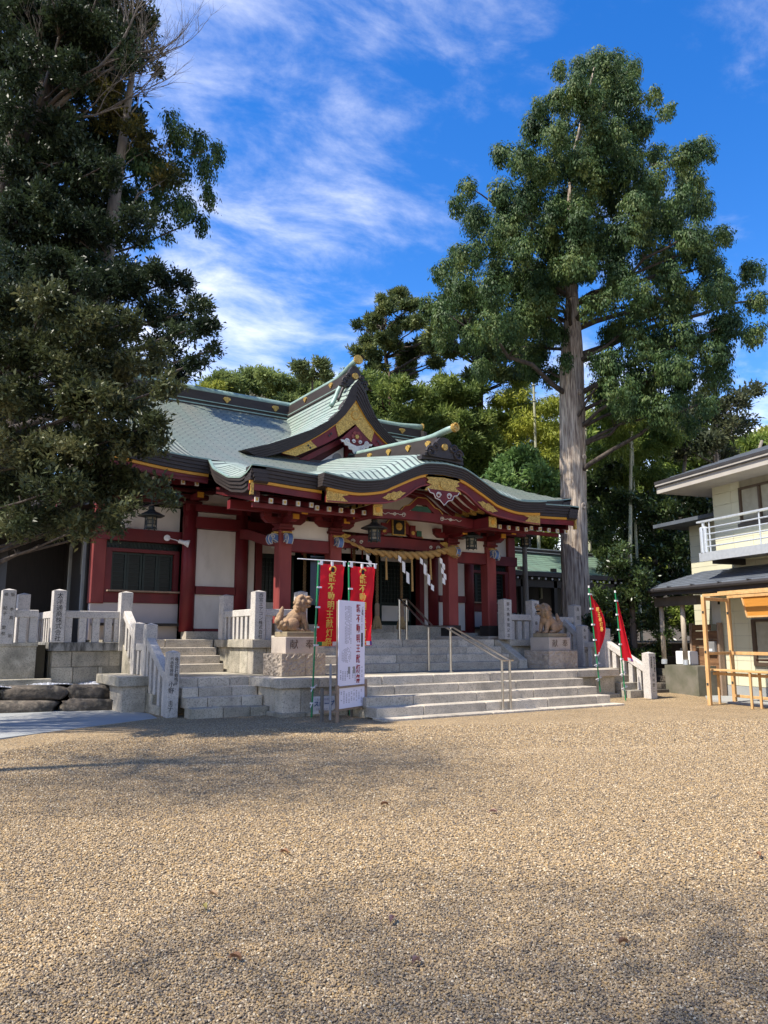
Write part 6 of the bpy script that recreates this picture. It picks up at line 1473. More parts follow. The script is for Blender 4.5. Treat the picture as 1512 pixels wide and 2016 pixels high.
def side_banner(base, top, swing, zt, zb_, label, letters, folded):
    t = thing('festival_banner', label, 'banner', base, BG)
    B, T = Vector(base), Vector(top)
    mb = MB(); mb.tube([B, T], .015, 8); mb.build('pole', pole_green, t)
    mb = MB(); mb.tube([T, T + (T - B).normalized() * .05], .02, 8); mb.build('pole_cap', white_plastic, t)
    def pole(z): return B.lerp(T, (z - B.z) / (T.z - B.z))
    def pt(u, v):
        z = zt + (zb_ - zt) * v; p = pole(z)
        s = swing * u
        return p + Vector((s[0] * (math.sin(math.pi * (.12 + .8 * v)) if not folded else (.15 + .85 * v ** 1.3)), s[1] * (math.sin(math.pi * (.12 + .8 * v)) if not folded else (.15 + .85 * v ** 1.3)), -.16 * u * (1 if not folded else .3) * (1 - .2 * v) + (.18 * u * v if not folded else 0))) + Vector((.03 * math.sin(7 * u + 4 * v), .02 * math.sin(9 * u), 0)) * u
    swing = Vector(swing)
    mb = MB(); mb.grid([[pt(u, v) for u in np.linspace(0, 1, 18)] for v in np.linspace(0, 1, 40)]); mb.build('cloth', banner_red, t, smooth=True, fixn=False)
    mb = MB(); mb.grid([[pt(u, v) + Vector((-.006, -.008, 0)) for u in np.linspace(.45, .75, 5)] for v in np.linspace(.945, .995, 3)]); mb.build('hem_stripe', white_plastic, t, fixn=False)
    mb = MB(); mb.grid([[pt(u, v) + Vector((-.006, -.008, 0)) for u in np.linspace(.77, .98, 5)] for v in np.linspace(.945, .995, 3)]); mb.build('hem_stripe', purple, t, fixn=False)
    for v in (.02, .25, .5, .74, .98):
        p = pole(zt + (zb_ - zt) * v); mb = MB(); mb.box(p.x - .035, p.x + .05, p.y - .02, p.y + .02, p.z - .018, p.z + .018); mb.build('clip', white_plastic, t)
    for z in (.30, .62):
        q = pole(B.z + z); mb = MB(); mb.bar(q - Vector((.10, 0, .02)), q + Vector((.10, 0, .03)), .02, .012); mb.bar(q - Vector((.04, 0, .06)), q + Vector((.05, 0, .06)), .02, .012); mb.build('tie', white_plastic, t)
    if letters:
        for i, ch in enumerate(letters):
            p = pt(.62, .22 + .085 * i); text(ch, .115, (p.x - .02, p.y - .03, p.z), banner_gold, t, (math.pi / 2, 0, -.9), sx=.6)
side_banner((14.05, 12.5, .20), (13.82, 12.5, 2.58), (.33, -.08, 0), 2.46, 1.0, 'leaning red banner with faint gold letters beside the right guardian dog pedestal', '明王献灯祭', False)
side_banner((14.38, 12.06, 0), (14.25, 12.1, 2.46), (.27, -.14, 0), 2.30, .92, 'narrow folded red banner with a white and purple hem, nearest the end post', '', True)

# ---------------------------------------------------------------- notice board and slope sign
bl = Vector((6.58, 11.68, 0)); br_ = Vector((7.46, 12.16, 0)); bd_ = (br_ - bl).normalized(); bn = Vector((bd_.y, -bd_.x, 0))
nb = thing('notice_board', 'tall white poster board with red and black brush lettering on a wooden stand', 'notice board', (7.0, 11.9, 0))
def bpnt(u, z, off=0.0): p = bl.lerp(br_, u) + bn * off; return (p.x, p.y, z)
def board(u0, u1, z0, z1, off, th, m, name):
    mb = MB(); mb.prism([bpnt(u0, z0, off), bpnt(u1, z0, off), bpnt(u1, z1, off), bpnt(u0, z1, off)], bn * th); return mb.build(name, m, nb)
pp = board(.085, .985, .60, 2.07, .012, .012, paper_shaded, 'poster')
board(.10, .985, .22, .565, .012, .012, paper_shaded, 'poster')
board(.08, 1.0, .18, 2.05, -.02, .025, weathered_wood, 'backing_board')
board(.06, 1.02, .567, .598, .0, .045, weathered_wood, 'cross_rail')
for u, zt in ((.06, .62), (1.02, .68)):
    q = Vector(bpnt(u, 0, .02)); mb = MB(); mb.bar(q, q + Vector((0, 0, zt)), .05, .05); mb.build('leg', weathered_wood, nb)
    q = Vector(bpnt(u + (-.10 if u < .5 else -.08), 0, -.22)); mb = MB(); mb.bar(q + Vector((0, 0, 0)), q + Vector((0, 0, zt - .05)), .045, .045); mb.build('leg', grey_wood, nb)
    for z in (.18, zt - .12): mb = MB(); mb.bar(Vector(bpnt(u, z, .06)), Vector(bpnt(u - .10, z, -.28)), .03, .045); mb.build('cross_rail', weathered_wood, nb)
q = Vector(bpnt(-.03, 0, -.06)); mb = MB(); mb.tube([q + Vector((0, 0, .05)), q + Vector((0, 0, 0.98))], .021, 8); mb.build('brace_pipe', pvc_grey, nb)
yaw_b = math.atan2(bd_.y, bd_.x)
BR = (math.pi / 2, 0, yaw_b)
for i, ch in enumerate('甑不動明王献灯祭'): text(ch, .155, bpnt(.745, 1.935 - .178 * i, .027), ink_red, nb, BR, sx=.9, bold=.003)
text('ご案内', .055, bpnt(.90, 1.98, .027), ink, nb, BR, True, 1.0)
def marks(u0, u1, z0, z1, col_w, m, seed, gap=.35, h=.022):
    """columns of small illegible print"""
    r = random.Random(seed); mb = MB(); u = u0
    while u < u1:
        z = z1 - r.uniform(0, .05)
        while z > z0 + r.uniform(0, .1):
            if r.random() > .12: mb.prism([bpnt(u, z - h * .8, .0245), bpnt(u + col_w * (1 - gap), z - h * .8, .0245), bpnt(u + col_w * (1 - gap), z, .0245), bpnt(u, z, .0245)], bn * .001)
            z -= h * 1.25
        u += col_w
    mb.build('small_print', m, nb)
marks(.29, .50, 1.28, 1.98, .047, ink_faint, 1); marks(.19, .49, .98, 1.60 - .34, .036, ink_faint, 2); marks(.14, .50, .66, .88, .075, ink_grey, 3, .5); marks(.55, .90, .66, .92, .08, ink_grey, 4, .55)
marks(.86, .93, 1.52, 1.92, .075, ink_grey, 5, .5); marks(.86, .92, 1.25, 1.38, .04, ink_grey, 6); marks(.17, .88, .26, .52, .085, ink_faint, 7, .55)
board(.855, .915, 1.26, 1.51, .0245, .001, ink, 'black_heading')
for u in (.40, .57): board(u, u + .075, .80, .92, .0245, .001, metal_grey, 'photo_print')
sg = thing('slope_sign', 'small white sign with blue lettering leaning against the terrace wall behind the notice board', 'sign', (6.86, 12.5, .2))
mb = MB(); mb.prism([(6.63, 12.53, .08), (6.96, 12.53, .08), (7.08, 12.53, .16), (7.08, 12.56, .38), (6.64, 12.56, .38)], (0, .008, 0)); mb.build('board', white_plastic, sg)
text('スロープ', .105, (6.85, 12.527, .245), ink_blue, sg, FRONT, bold=.003)
text('＜左の道の坂から', .05, (6.85, 12.535, .325), ink_grey, sg, FRONT); text('お廻りください', .04, (6.82, 12.522, .155), ink_grey, sg, FRONT)
# ---------------------------------------------------------------- two-storey house on the right
HC = Vector((17.57, 11.65, 0)); HD = Vector((.249, .969, 0)).normalized(); HN = Vector((-.969, .249, 0)).normalized()
def HP(t, o, z): p = HC + HD * t + HN * o; return Vector((p.x, p.y, z))
house = thing('house', 'cream two-storey house with grey slate roofs and steel balcony at the right edge', 'house', tuple(HP(-2, 0, 0)))
def hbox(t0, t1, o0, o1, z0, z1, m, name, parent=None, bevel=0.0):
    mb = MB(); mb.hexa([HP(t0, o1, z0), HP(t1, o1, z0), HP(t1, o0, z0), HP(t0, o0, z0), HP(t0, o1, z1), HP(t1, o1, z1), HP(t1, o0, z1), HP(t0, o0, z1)]); return mb.build(name, m, parent or house, bevel=bevel)
joint = mat('siding_joint', (0.36, 0.34, 0.26), 0.9)
wl = hbox(-7, -0.02, -6, -.03, 0, 5.42, joint, 'wall')
WIN = (-2.15, -.90, 4.16, 5.04); DOOR = (-2.25, -.98, .78, 1.86)
r = random.Random(8)
rows_z = [.30 + .295 * k for k in range(18)]
for k, z in enumerate(rows_z):
    z1 = min(z + .289, 5.40); t = 0.0; w = .62 if z > 2.6 else .44
    while t > -4.2:
        t2 = t - w
        hit = False
        for (a, b, c_, d_) in (WIN, DOOR):
            if t > a and t2 < b and z1 > c_ and z < d_: hit = True
        if not hit: hbox(t2 + .004, t - .004, -.03, 0, z, z1, siding, 'siding_panel', wl)
        else:
            for (a, b, c_, d_) in (WIN, DOOR):
                if z1 > c_ and z < d_:
                    if t > b: hbox(b, t - .004, -.03, 0, z, z1, siding, 'siding_panel', wl)
        t = t2
hbox(-7, 0.0, -.05, .012, 0, .29, concrete, 'foundation')
hbox(-.02, .0, -6, -.03, .29, 5.42, siding, 'end_wall')
# set-back volume beyond the corner
hbox(0.0, 2.4, -6, -1.25, 0, 4.75, siding, 'rear_wall')
for k in range(12): hbox(0.0, 2.4, -1.25, -1.246, 1.0 + .3 * k, 1.006 + .3 * k, joint, 'panel_joint')
mb = MB(); mb.prism([HP(-.2, -.55, 4.62), HP(3.0, -.55, 4.62), HP(3.0, -.55, 4.70), HP(-.2, -.55, 4.70)], -HN * .02); mb.build('fascia', fascia_dark, house)
mb = MB(); mb.add([HP(-.2, -.52, 4.70), HP(3.05, -.52, 4.70), HP(1.6, -3.4, 5.3), HP(-.2, -3.4, 5.3), HP(-.2, -.52, 4.60), HP(3.05, -.52, 4.60), HP(3.05, -6, 4.60), HP(-.2, -6, 4.60), HP(3.05, -6, 4.70)], [(0, 1, 2, 3), (4, 7, 6, 5), (1, 8, 2), (1, 5, 6, 8), (0, 4, 5, 1)]); mb.build('low_roof', slate, house)
# upper window
w = hbox(WIN[0], WIN[1], -.12, -.08, WIN[2], WIN[3], glass_dark, 'window')
for (a, b, c_, d_) in ((WIN[0], WIN[1], WIN[2], WIN[2] + .07), (WIN[0], WIN[1], WIN[3] - .05, WIN[3]), (WIN[1] - .05, WIN[1], WIN[2] + .07, WIN[3] - .05), (-1.56, -1.50, WIN[2] + .07, WIN[3] - .05)): hbox(a, b, -.075, .03, c_, d_, window_brown, 'frame', w)
hbox(-2.2, -.84, .0, .05, 4.08, 4.16, fascia_brown, 'sill', w)
# upper hipped roof
EO, EZ_, ET = .92, 5.50, 1.04
mb = MB(); A = [HP(-8, EO, EZ_), HP(ET, EO, EZ_), HP(ET, -6.9, EZ_)]
RZ_ = EZ_ + 1.42
mb.add([HP(-8, EO, EZ_), HP(ET, EO, EZ_), HP(ET - 3.9, -2.98, RZ_), HP(-8, -2.98, RZ_), HP(ET, -6.9, EZ_), HP(-8, -6.9, EZ_)], [(0, 1, 2, 3), (1, 4, 2), (4, 5, 3, 2)]); ur = mb.build('upper_roof', slate, house)
for k in range(1, 14):      # slate courses standing proud
    f = k / 14
    for (a, b) in (((-8, EO), (ET, EO)),):
        p0 = HP(-8, EO - (EO + 2.98) * f, EZ_ + 1.42 * f + .004); p1 = HP(ET - 3.9 * f, EO - (EO + 2.98) * f, EZ_ + 1.42 * f + .004)
        mb = MB(); mb.bar(p0, p1, .02, .014); mb.build('slate_course', slate, ur)
hbox(-8, ET + .012, EO - .03, EO + .015, 5.435, 5.505, fascia_dark, 'gutter_edge'); hbox(-8, ET, EO - .05, EO, 5.385, 5.433, fascia_beige, 'fascia'); hbox(-8, ET, EO - .05, EO + .004, 5.36, 5.383, fascia_dark, 'shadow_line'); hbox(-8, ET - .03, EO - .10, EO - .05, 5.19, 5.358, fascia_beige, 'fascia')
hbox(ET - .05, ET, -6.9, EO - .05, 5.20, 5.45, fascia_beige, 'fascia'); hbox(ET - .02, ET + .012, -6.9, EO - .03, 5.435, 5.505, fascia_dark, 'gutter_edge')
hbox(-8, ET - .06, -6.8, EO - .11, 5.21, 5.24, fascia_beige, 'soffit')
# balcony
bal = hbox(-7, -.53, .03, .92, 3.30, 3.40, galv, 'balcony')
hbox(-7, -.50, .92, .97, 3.24, 3.45, galv, 'edge_beam', bal)
for z in (3.58, 3.73, 3.88, 4.03): mb = MB(); mb.tube([HP(-7, .93, z), HP(-.72, .93, z)], .018, 8); mb.build('rail', galv, bal)
mb = MB(); mb.obox(HP(-3.75, .93, 4.20), HD, HN, (0, 0, 1), 3.27, .05, .022); mb.build('top_rail', galv, bal)
for t, rr in ((-.60, .055), (-.72, .05), (-.86, .02)): mb = MB(); mb.tube([HP(t, .93, 3.45), HP(t, .93, 4.05 if rr > .03 else 4.18), HP(t, .93, 4.07 if rr > .03 else 4.19)], [rr, rr, rr * .6], 12); mb.build('post', galv, bal)
mb = MB(); mb.tube([HP(-.66, .93, 4.03), HP(-.66, .93, 4.18)], .04, 10); mb.build('post', galv, bal)
for t in (-2.4, -4.2): mb = MB(); mb.tube([HP(t, .93, 3.45), HP(t, .93, 4.18)], .02, 8); mb.build('post', galv, bal)
for t in (-.9, -3.5): hbox(t - .05, t + .05, .0, .9, 3.16, 3.298, fascia_dark, 'bracket', bal)
# lower roof with gutter
LO, LZ = 1.0, 2.70
mb = MB(); mb.add([HP(-8, LO, LZ), HP(1.72, LO, LZ), HP(.55, .0, 3.12), HP(-8, 0.0, 3.12), HP(1.72, -2.4, LZ), HP(.55, -2.4, 3.12)], [(0, 1, 2, 3), (1, 4, 5, 2)]); lr = mb.build('lower_roof', slate, house)
for k in range(1, 8):
    f = k / 8; mb = MB(); mb.bar(HP(-8, LO * (1 - f), LZ + .42 * f + .004), HP(1.72 - 1.17 * f, LO * (1 - f), LZ + .42 * f + .004), .02, .012); mb.build('slate_course', slate, lr)
hbox(-8, 1.70, -2.3, LO - .04, 2.60, 2.655, fascia_brown, 'soffit')
mb = MB(); mb.tube([HP(-8, LO + .06, 2.64), HP(1.80, LO + .06, 2.64)], .055, 8); gt_ = mb.build('gutter', fascia_dark, house)
for t in (1.4, .55, -.3, -1.2, -2.1): mb = MB(); mb.bar(HP(t, LO + .0, 2.70), HP(t, LO + .12, 2.705), .03, .02); mb.build('gutter_bracket', fascia_dark, gt_)
hbox(-8, 1.72, LO - .02, LO + .02, 2.50, 2.695, fascia_dark, 'fascia')
hbox(-.1, 1.5, .66, .80, 2.24, 2.47, fascia_brown, 'porch_beam')
for t in (1.45, .63):
    mb = MB(); mb.tube([HP(t, .62, .86), HP(t, .62, 2.26)], .062, 14); o = mb.build('porch_post', column_wood, house, smooth=True)
    mb = MB(); mb.tube([HP(t, .62, .76), HP(t, .62, .88)], .075, 14); mb.build('post_shoe', galv, o)
hbox(.1, 1.32, -.9, .72, 0, .74, concrete_mossy, 'porch_base')
hbox(1.32, 2.2, -.9, .35, 0, .62, concrete_mossy, 'porch_base')
for k, (t0, t1, z) in enumerate(((1.34, 1.95, .44), (1.34, 1.85, .28), (1.2, 1.75, .13))): hbox(t0, t1, .35, .62 + .24 * k, max(0, z - .16), z, rock, 'rock_step', None, .02)
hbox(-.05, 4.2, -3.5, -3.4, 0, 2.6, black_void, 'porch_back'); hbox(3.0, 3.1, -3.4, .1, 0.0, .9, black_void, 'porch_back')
# plank screen, meter box, white wall panel beside the corner
ps = thing('plank_screen', 'stacked brown plank screen with a grey meter box beside the cream house corner', 'screen', tuple(HP(.4, .1, 0)))
for k in range(7):
    hbox(-.06, .90, .10, .16, .17 + .205 * k, .368 + .205 * k, plank_brown, 'plank', ps)
hbox(.25, .88, .10, .15, 1.61, 1.76, plank_brown, 'plank', ps)
for t in (.90, -.09): hbox(t, t + .05, .05, .19, 0, 1.80, weathered_wood, 'post', ps)
hbox(.50, .86, .12, .20, .02, .15, timber, 'block', ps)
hbox(.02, .34, .165, .24, 1.04, 1.34, metal_grey, 'meter_box', ps); hbox(.10, .26, .24, .245, 1.10, 1.16, white_plastic, 'meter_plate', ps)
hbox(0.02, .62, -.32, -.28, 1.78, 2.50, white_paint, 'white_panel'); hbox(.05, .25, -.28, -.24, 1.8, 2.1, metal_grey, 'meter'); hbox(.02, .30, -.28, -.20, 2.27, 2.36, ink, 'lamp_bracket')
# curtain window
dw = hbox(DOOR[0], DOOR[1], -.12, -.09, DOOR[2], DOOR[3], glass_dark, 'window')
for (a, b, c_, d_) in ((DOOR[1] - .10, DOOR[1], DOOR[2], DOOR[3]), (DOOR[0], DOOR[1] - .10, DOOR[2], DOOR[2] + .08), (DOOR[0], DOOR[1] - .10, DOOR[3] - .06, DOOR[3])): hbox(a, b, -.09, .02, c_, d_, window_brown, 'frame', dw)
mb = MB(); T_ = np.linspace(DOOR[0] + .02, DOOR[1] - .18, 50); mb.grid([[HP(t, -.08 + .012 * math.sin(t * 60), z) for t in T_] for z in (DOOR[2] + .1, DOOR[3] - .08)]); mb.build('curtain', glass_curtain, dw, smooth=True, fixn=False)
mb = MB(); mb.ell(HP(-.28, .03, 1.98), (.07, .04, .07), 12, 8); mb.build('bell_box', metal_grey, house, smooth=True)
# white sink in the porch
sk = thing('utility_sink', 'pale grey utility sink standing in the dark house porch between the posts', 'sink', tuple(HP(.95, .1, .74)))
hbox(.72, 1.28, -.05, .40, .745, 1.09, white_paint, 'basin', sk, .02); hbox(.70, 1.30, -.10, -.05, 1.09, 1.16, ink, 'splash_rim', sk); mb = MB(); mb.ell(HP(1.26, .2, 1.12), (.06, .06, .06), 10, 7); mb.build('lid', ink, sk, smooth=True)
# slab in front of the house
mb = MB(); mb.prism([HP(-8, .05, -.03), HP(-8, 1.5, -.03), HP(-.9, 1.35, -.03), HP(.1, .55, -.03), HP(.1, .05, -.03)], (0, 0, .065)); mb.build('concrete_apron', concrete, kind='structure')

# ---------------------------------------------------------------- timber booth frame, bench, table
bt = thing('timber_booth', 'open stall frame of fresh orange timber with a hanging signboard in front of the house', 'stall frame', (15.05, 10.35, 0))
P1 = Vector((15.03, 10.36, 0)); P2 = Vector((16.05, 10.44, 0)); BD = -HD
def up(p, z): return Vector((p.x, p.y, z))
def tb(p0, p1, w=.055, h=.055, name='beam', m=None):
    mb = MB(); mb.bar(p0, p1, w, h, (0, 0, 1) if abs((p1 - p0).normalized().z) < .9 else (1, 0, 0)); return mb.build(name, m or timber, bt, bevel=.004)
for k in range(3):
    for p in (P1, P2):
        q = p + BD * (2.1 * k)
        o = tb(q, up(q, 2.30), .075, .075, 'post')
        for z in (.42, 1.10, 1.95): 
            mb = MB(); mb.box(q.x - .048, q.x - .036, q.y - .02, q.y + .02, z, z + .05); mb.build('bolt_plate', iron, o)
    a, b = P1 + BD * (2.1 * k), P2 + BD * (2.1 * k)
    tb(up(a, 2.265), up(b, 2.265), .05, .07); 
    if k == 0: tb(up(a, 1.09), up(b, 1.09), .045, .06)
for p in (P1, P2): tb(up(p, 2.335) - BD * .0, up(p + BD * 4.6, 2.335), .055, .06)
tb(up(P2, 1.09), up(P2 + BD * 4.4, 1.09), .045, .07); tb(up(P2, .16), up(P2 + BD * 4.4, .16), .045, .06)
tb(up(P1.lerp(P2, .35) + BD * .2, 2.395), up(P1.lerp(P2, .35) + BD * 4.6, 2.395), .05, .05); tb(up(P1.lerp(P2, .75) + BD * .0, 2.395), up(P1.lerp(P2, .75) + BD * 4.6, 2.395), .05, .05)
q = P2 + BD * .55
mb = MB(); sdv = BD; nn = Vector((-sdv.y, sdv.x, 0))
mb.hexa([up(q, 1.88), up(q + BD * 2.2, 1.88), up(q + BD * 2.2, 1.88) + nn * .02, up(q, 1.88) + nn * .02, up(q - BD * .12, 2.32), up(q + BD * 2.2, 2.32), up(q + BD * 2.2, 2.32) + nn * .02, up(q - BD * .12, 2.32) + nn * .02]); o = mb.build('signboard', timber_orange, bt)
mb = MB(); mb.bar(up(q, 1.88), up(q + BD * 2.2, 1.88), .04, .035); mb.bar(up(q, 1.88), up(q - BD * .12, 2.32), .04, .035); mb.build('signboard_rim', timber, o)

be = thing('bench', 'long plain timber bench inside the stall frame', 'bench', tuple(P1.lerp(P2, .4) + BD * .3))
def bb(p0, p1, w, h, name, m=None):
    mb = MB(); mb.bar(p0, p1, w, h, (0, 0, 1) if abs((p1 - p0).normalized().z) < .9 else (1, 0, 0)); mb.build(name, m or timber, be, bevel=.004)
s0 = P1.lerp(P2, .30) - BD * .15
bb(up(s0, .74), up(s0 + BD * 2.6, .74), .30, .035, 'seat')
for k in (.08, 1.25, 2.45):
    for w_ in (-.12, .12):
        p = s0 + BD * k + HN * w_; bb(up(p, 0), up(p, .72), .045, .045, 'leg')
bb(up(s0 + BD * .08, .66), up(s0 + BD * 2.5, .66), .04, .06, 'apron')
ta = thing('table', 'dark brown table edge behind the bench under the signboard', 'table', tuple(P2 + BD * .9))
t0_ = P2 + BD * .62 - HN * .35
for nm, p0, p1, w_, h_, m in (('top', up(t0_, .95), up(t0_ + BD * 1.8, .95), .55, .035, table_brown), ('leg', up(t0_ + BD * .3, 0), up(t0_ + BD * .3, .93), .05, .05, grey_wood), ('leg', up(t0_ + BD * 1.6, 0), up(t0_ + BD * 1.6, .93), .05, .05, grey_wood)):
    mb = MB(); mb.bar(p0, p1, w_, h_, (0, 0, 1) if abs((p1 - p0).normalized().z) < .9 else (1, 0, 0)); mb.build(nm, m, ta)
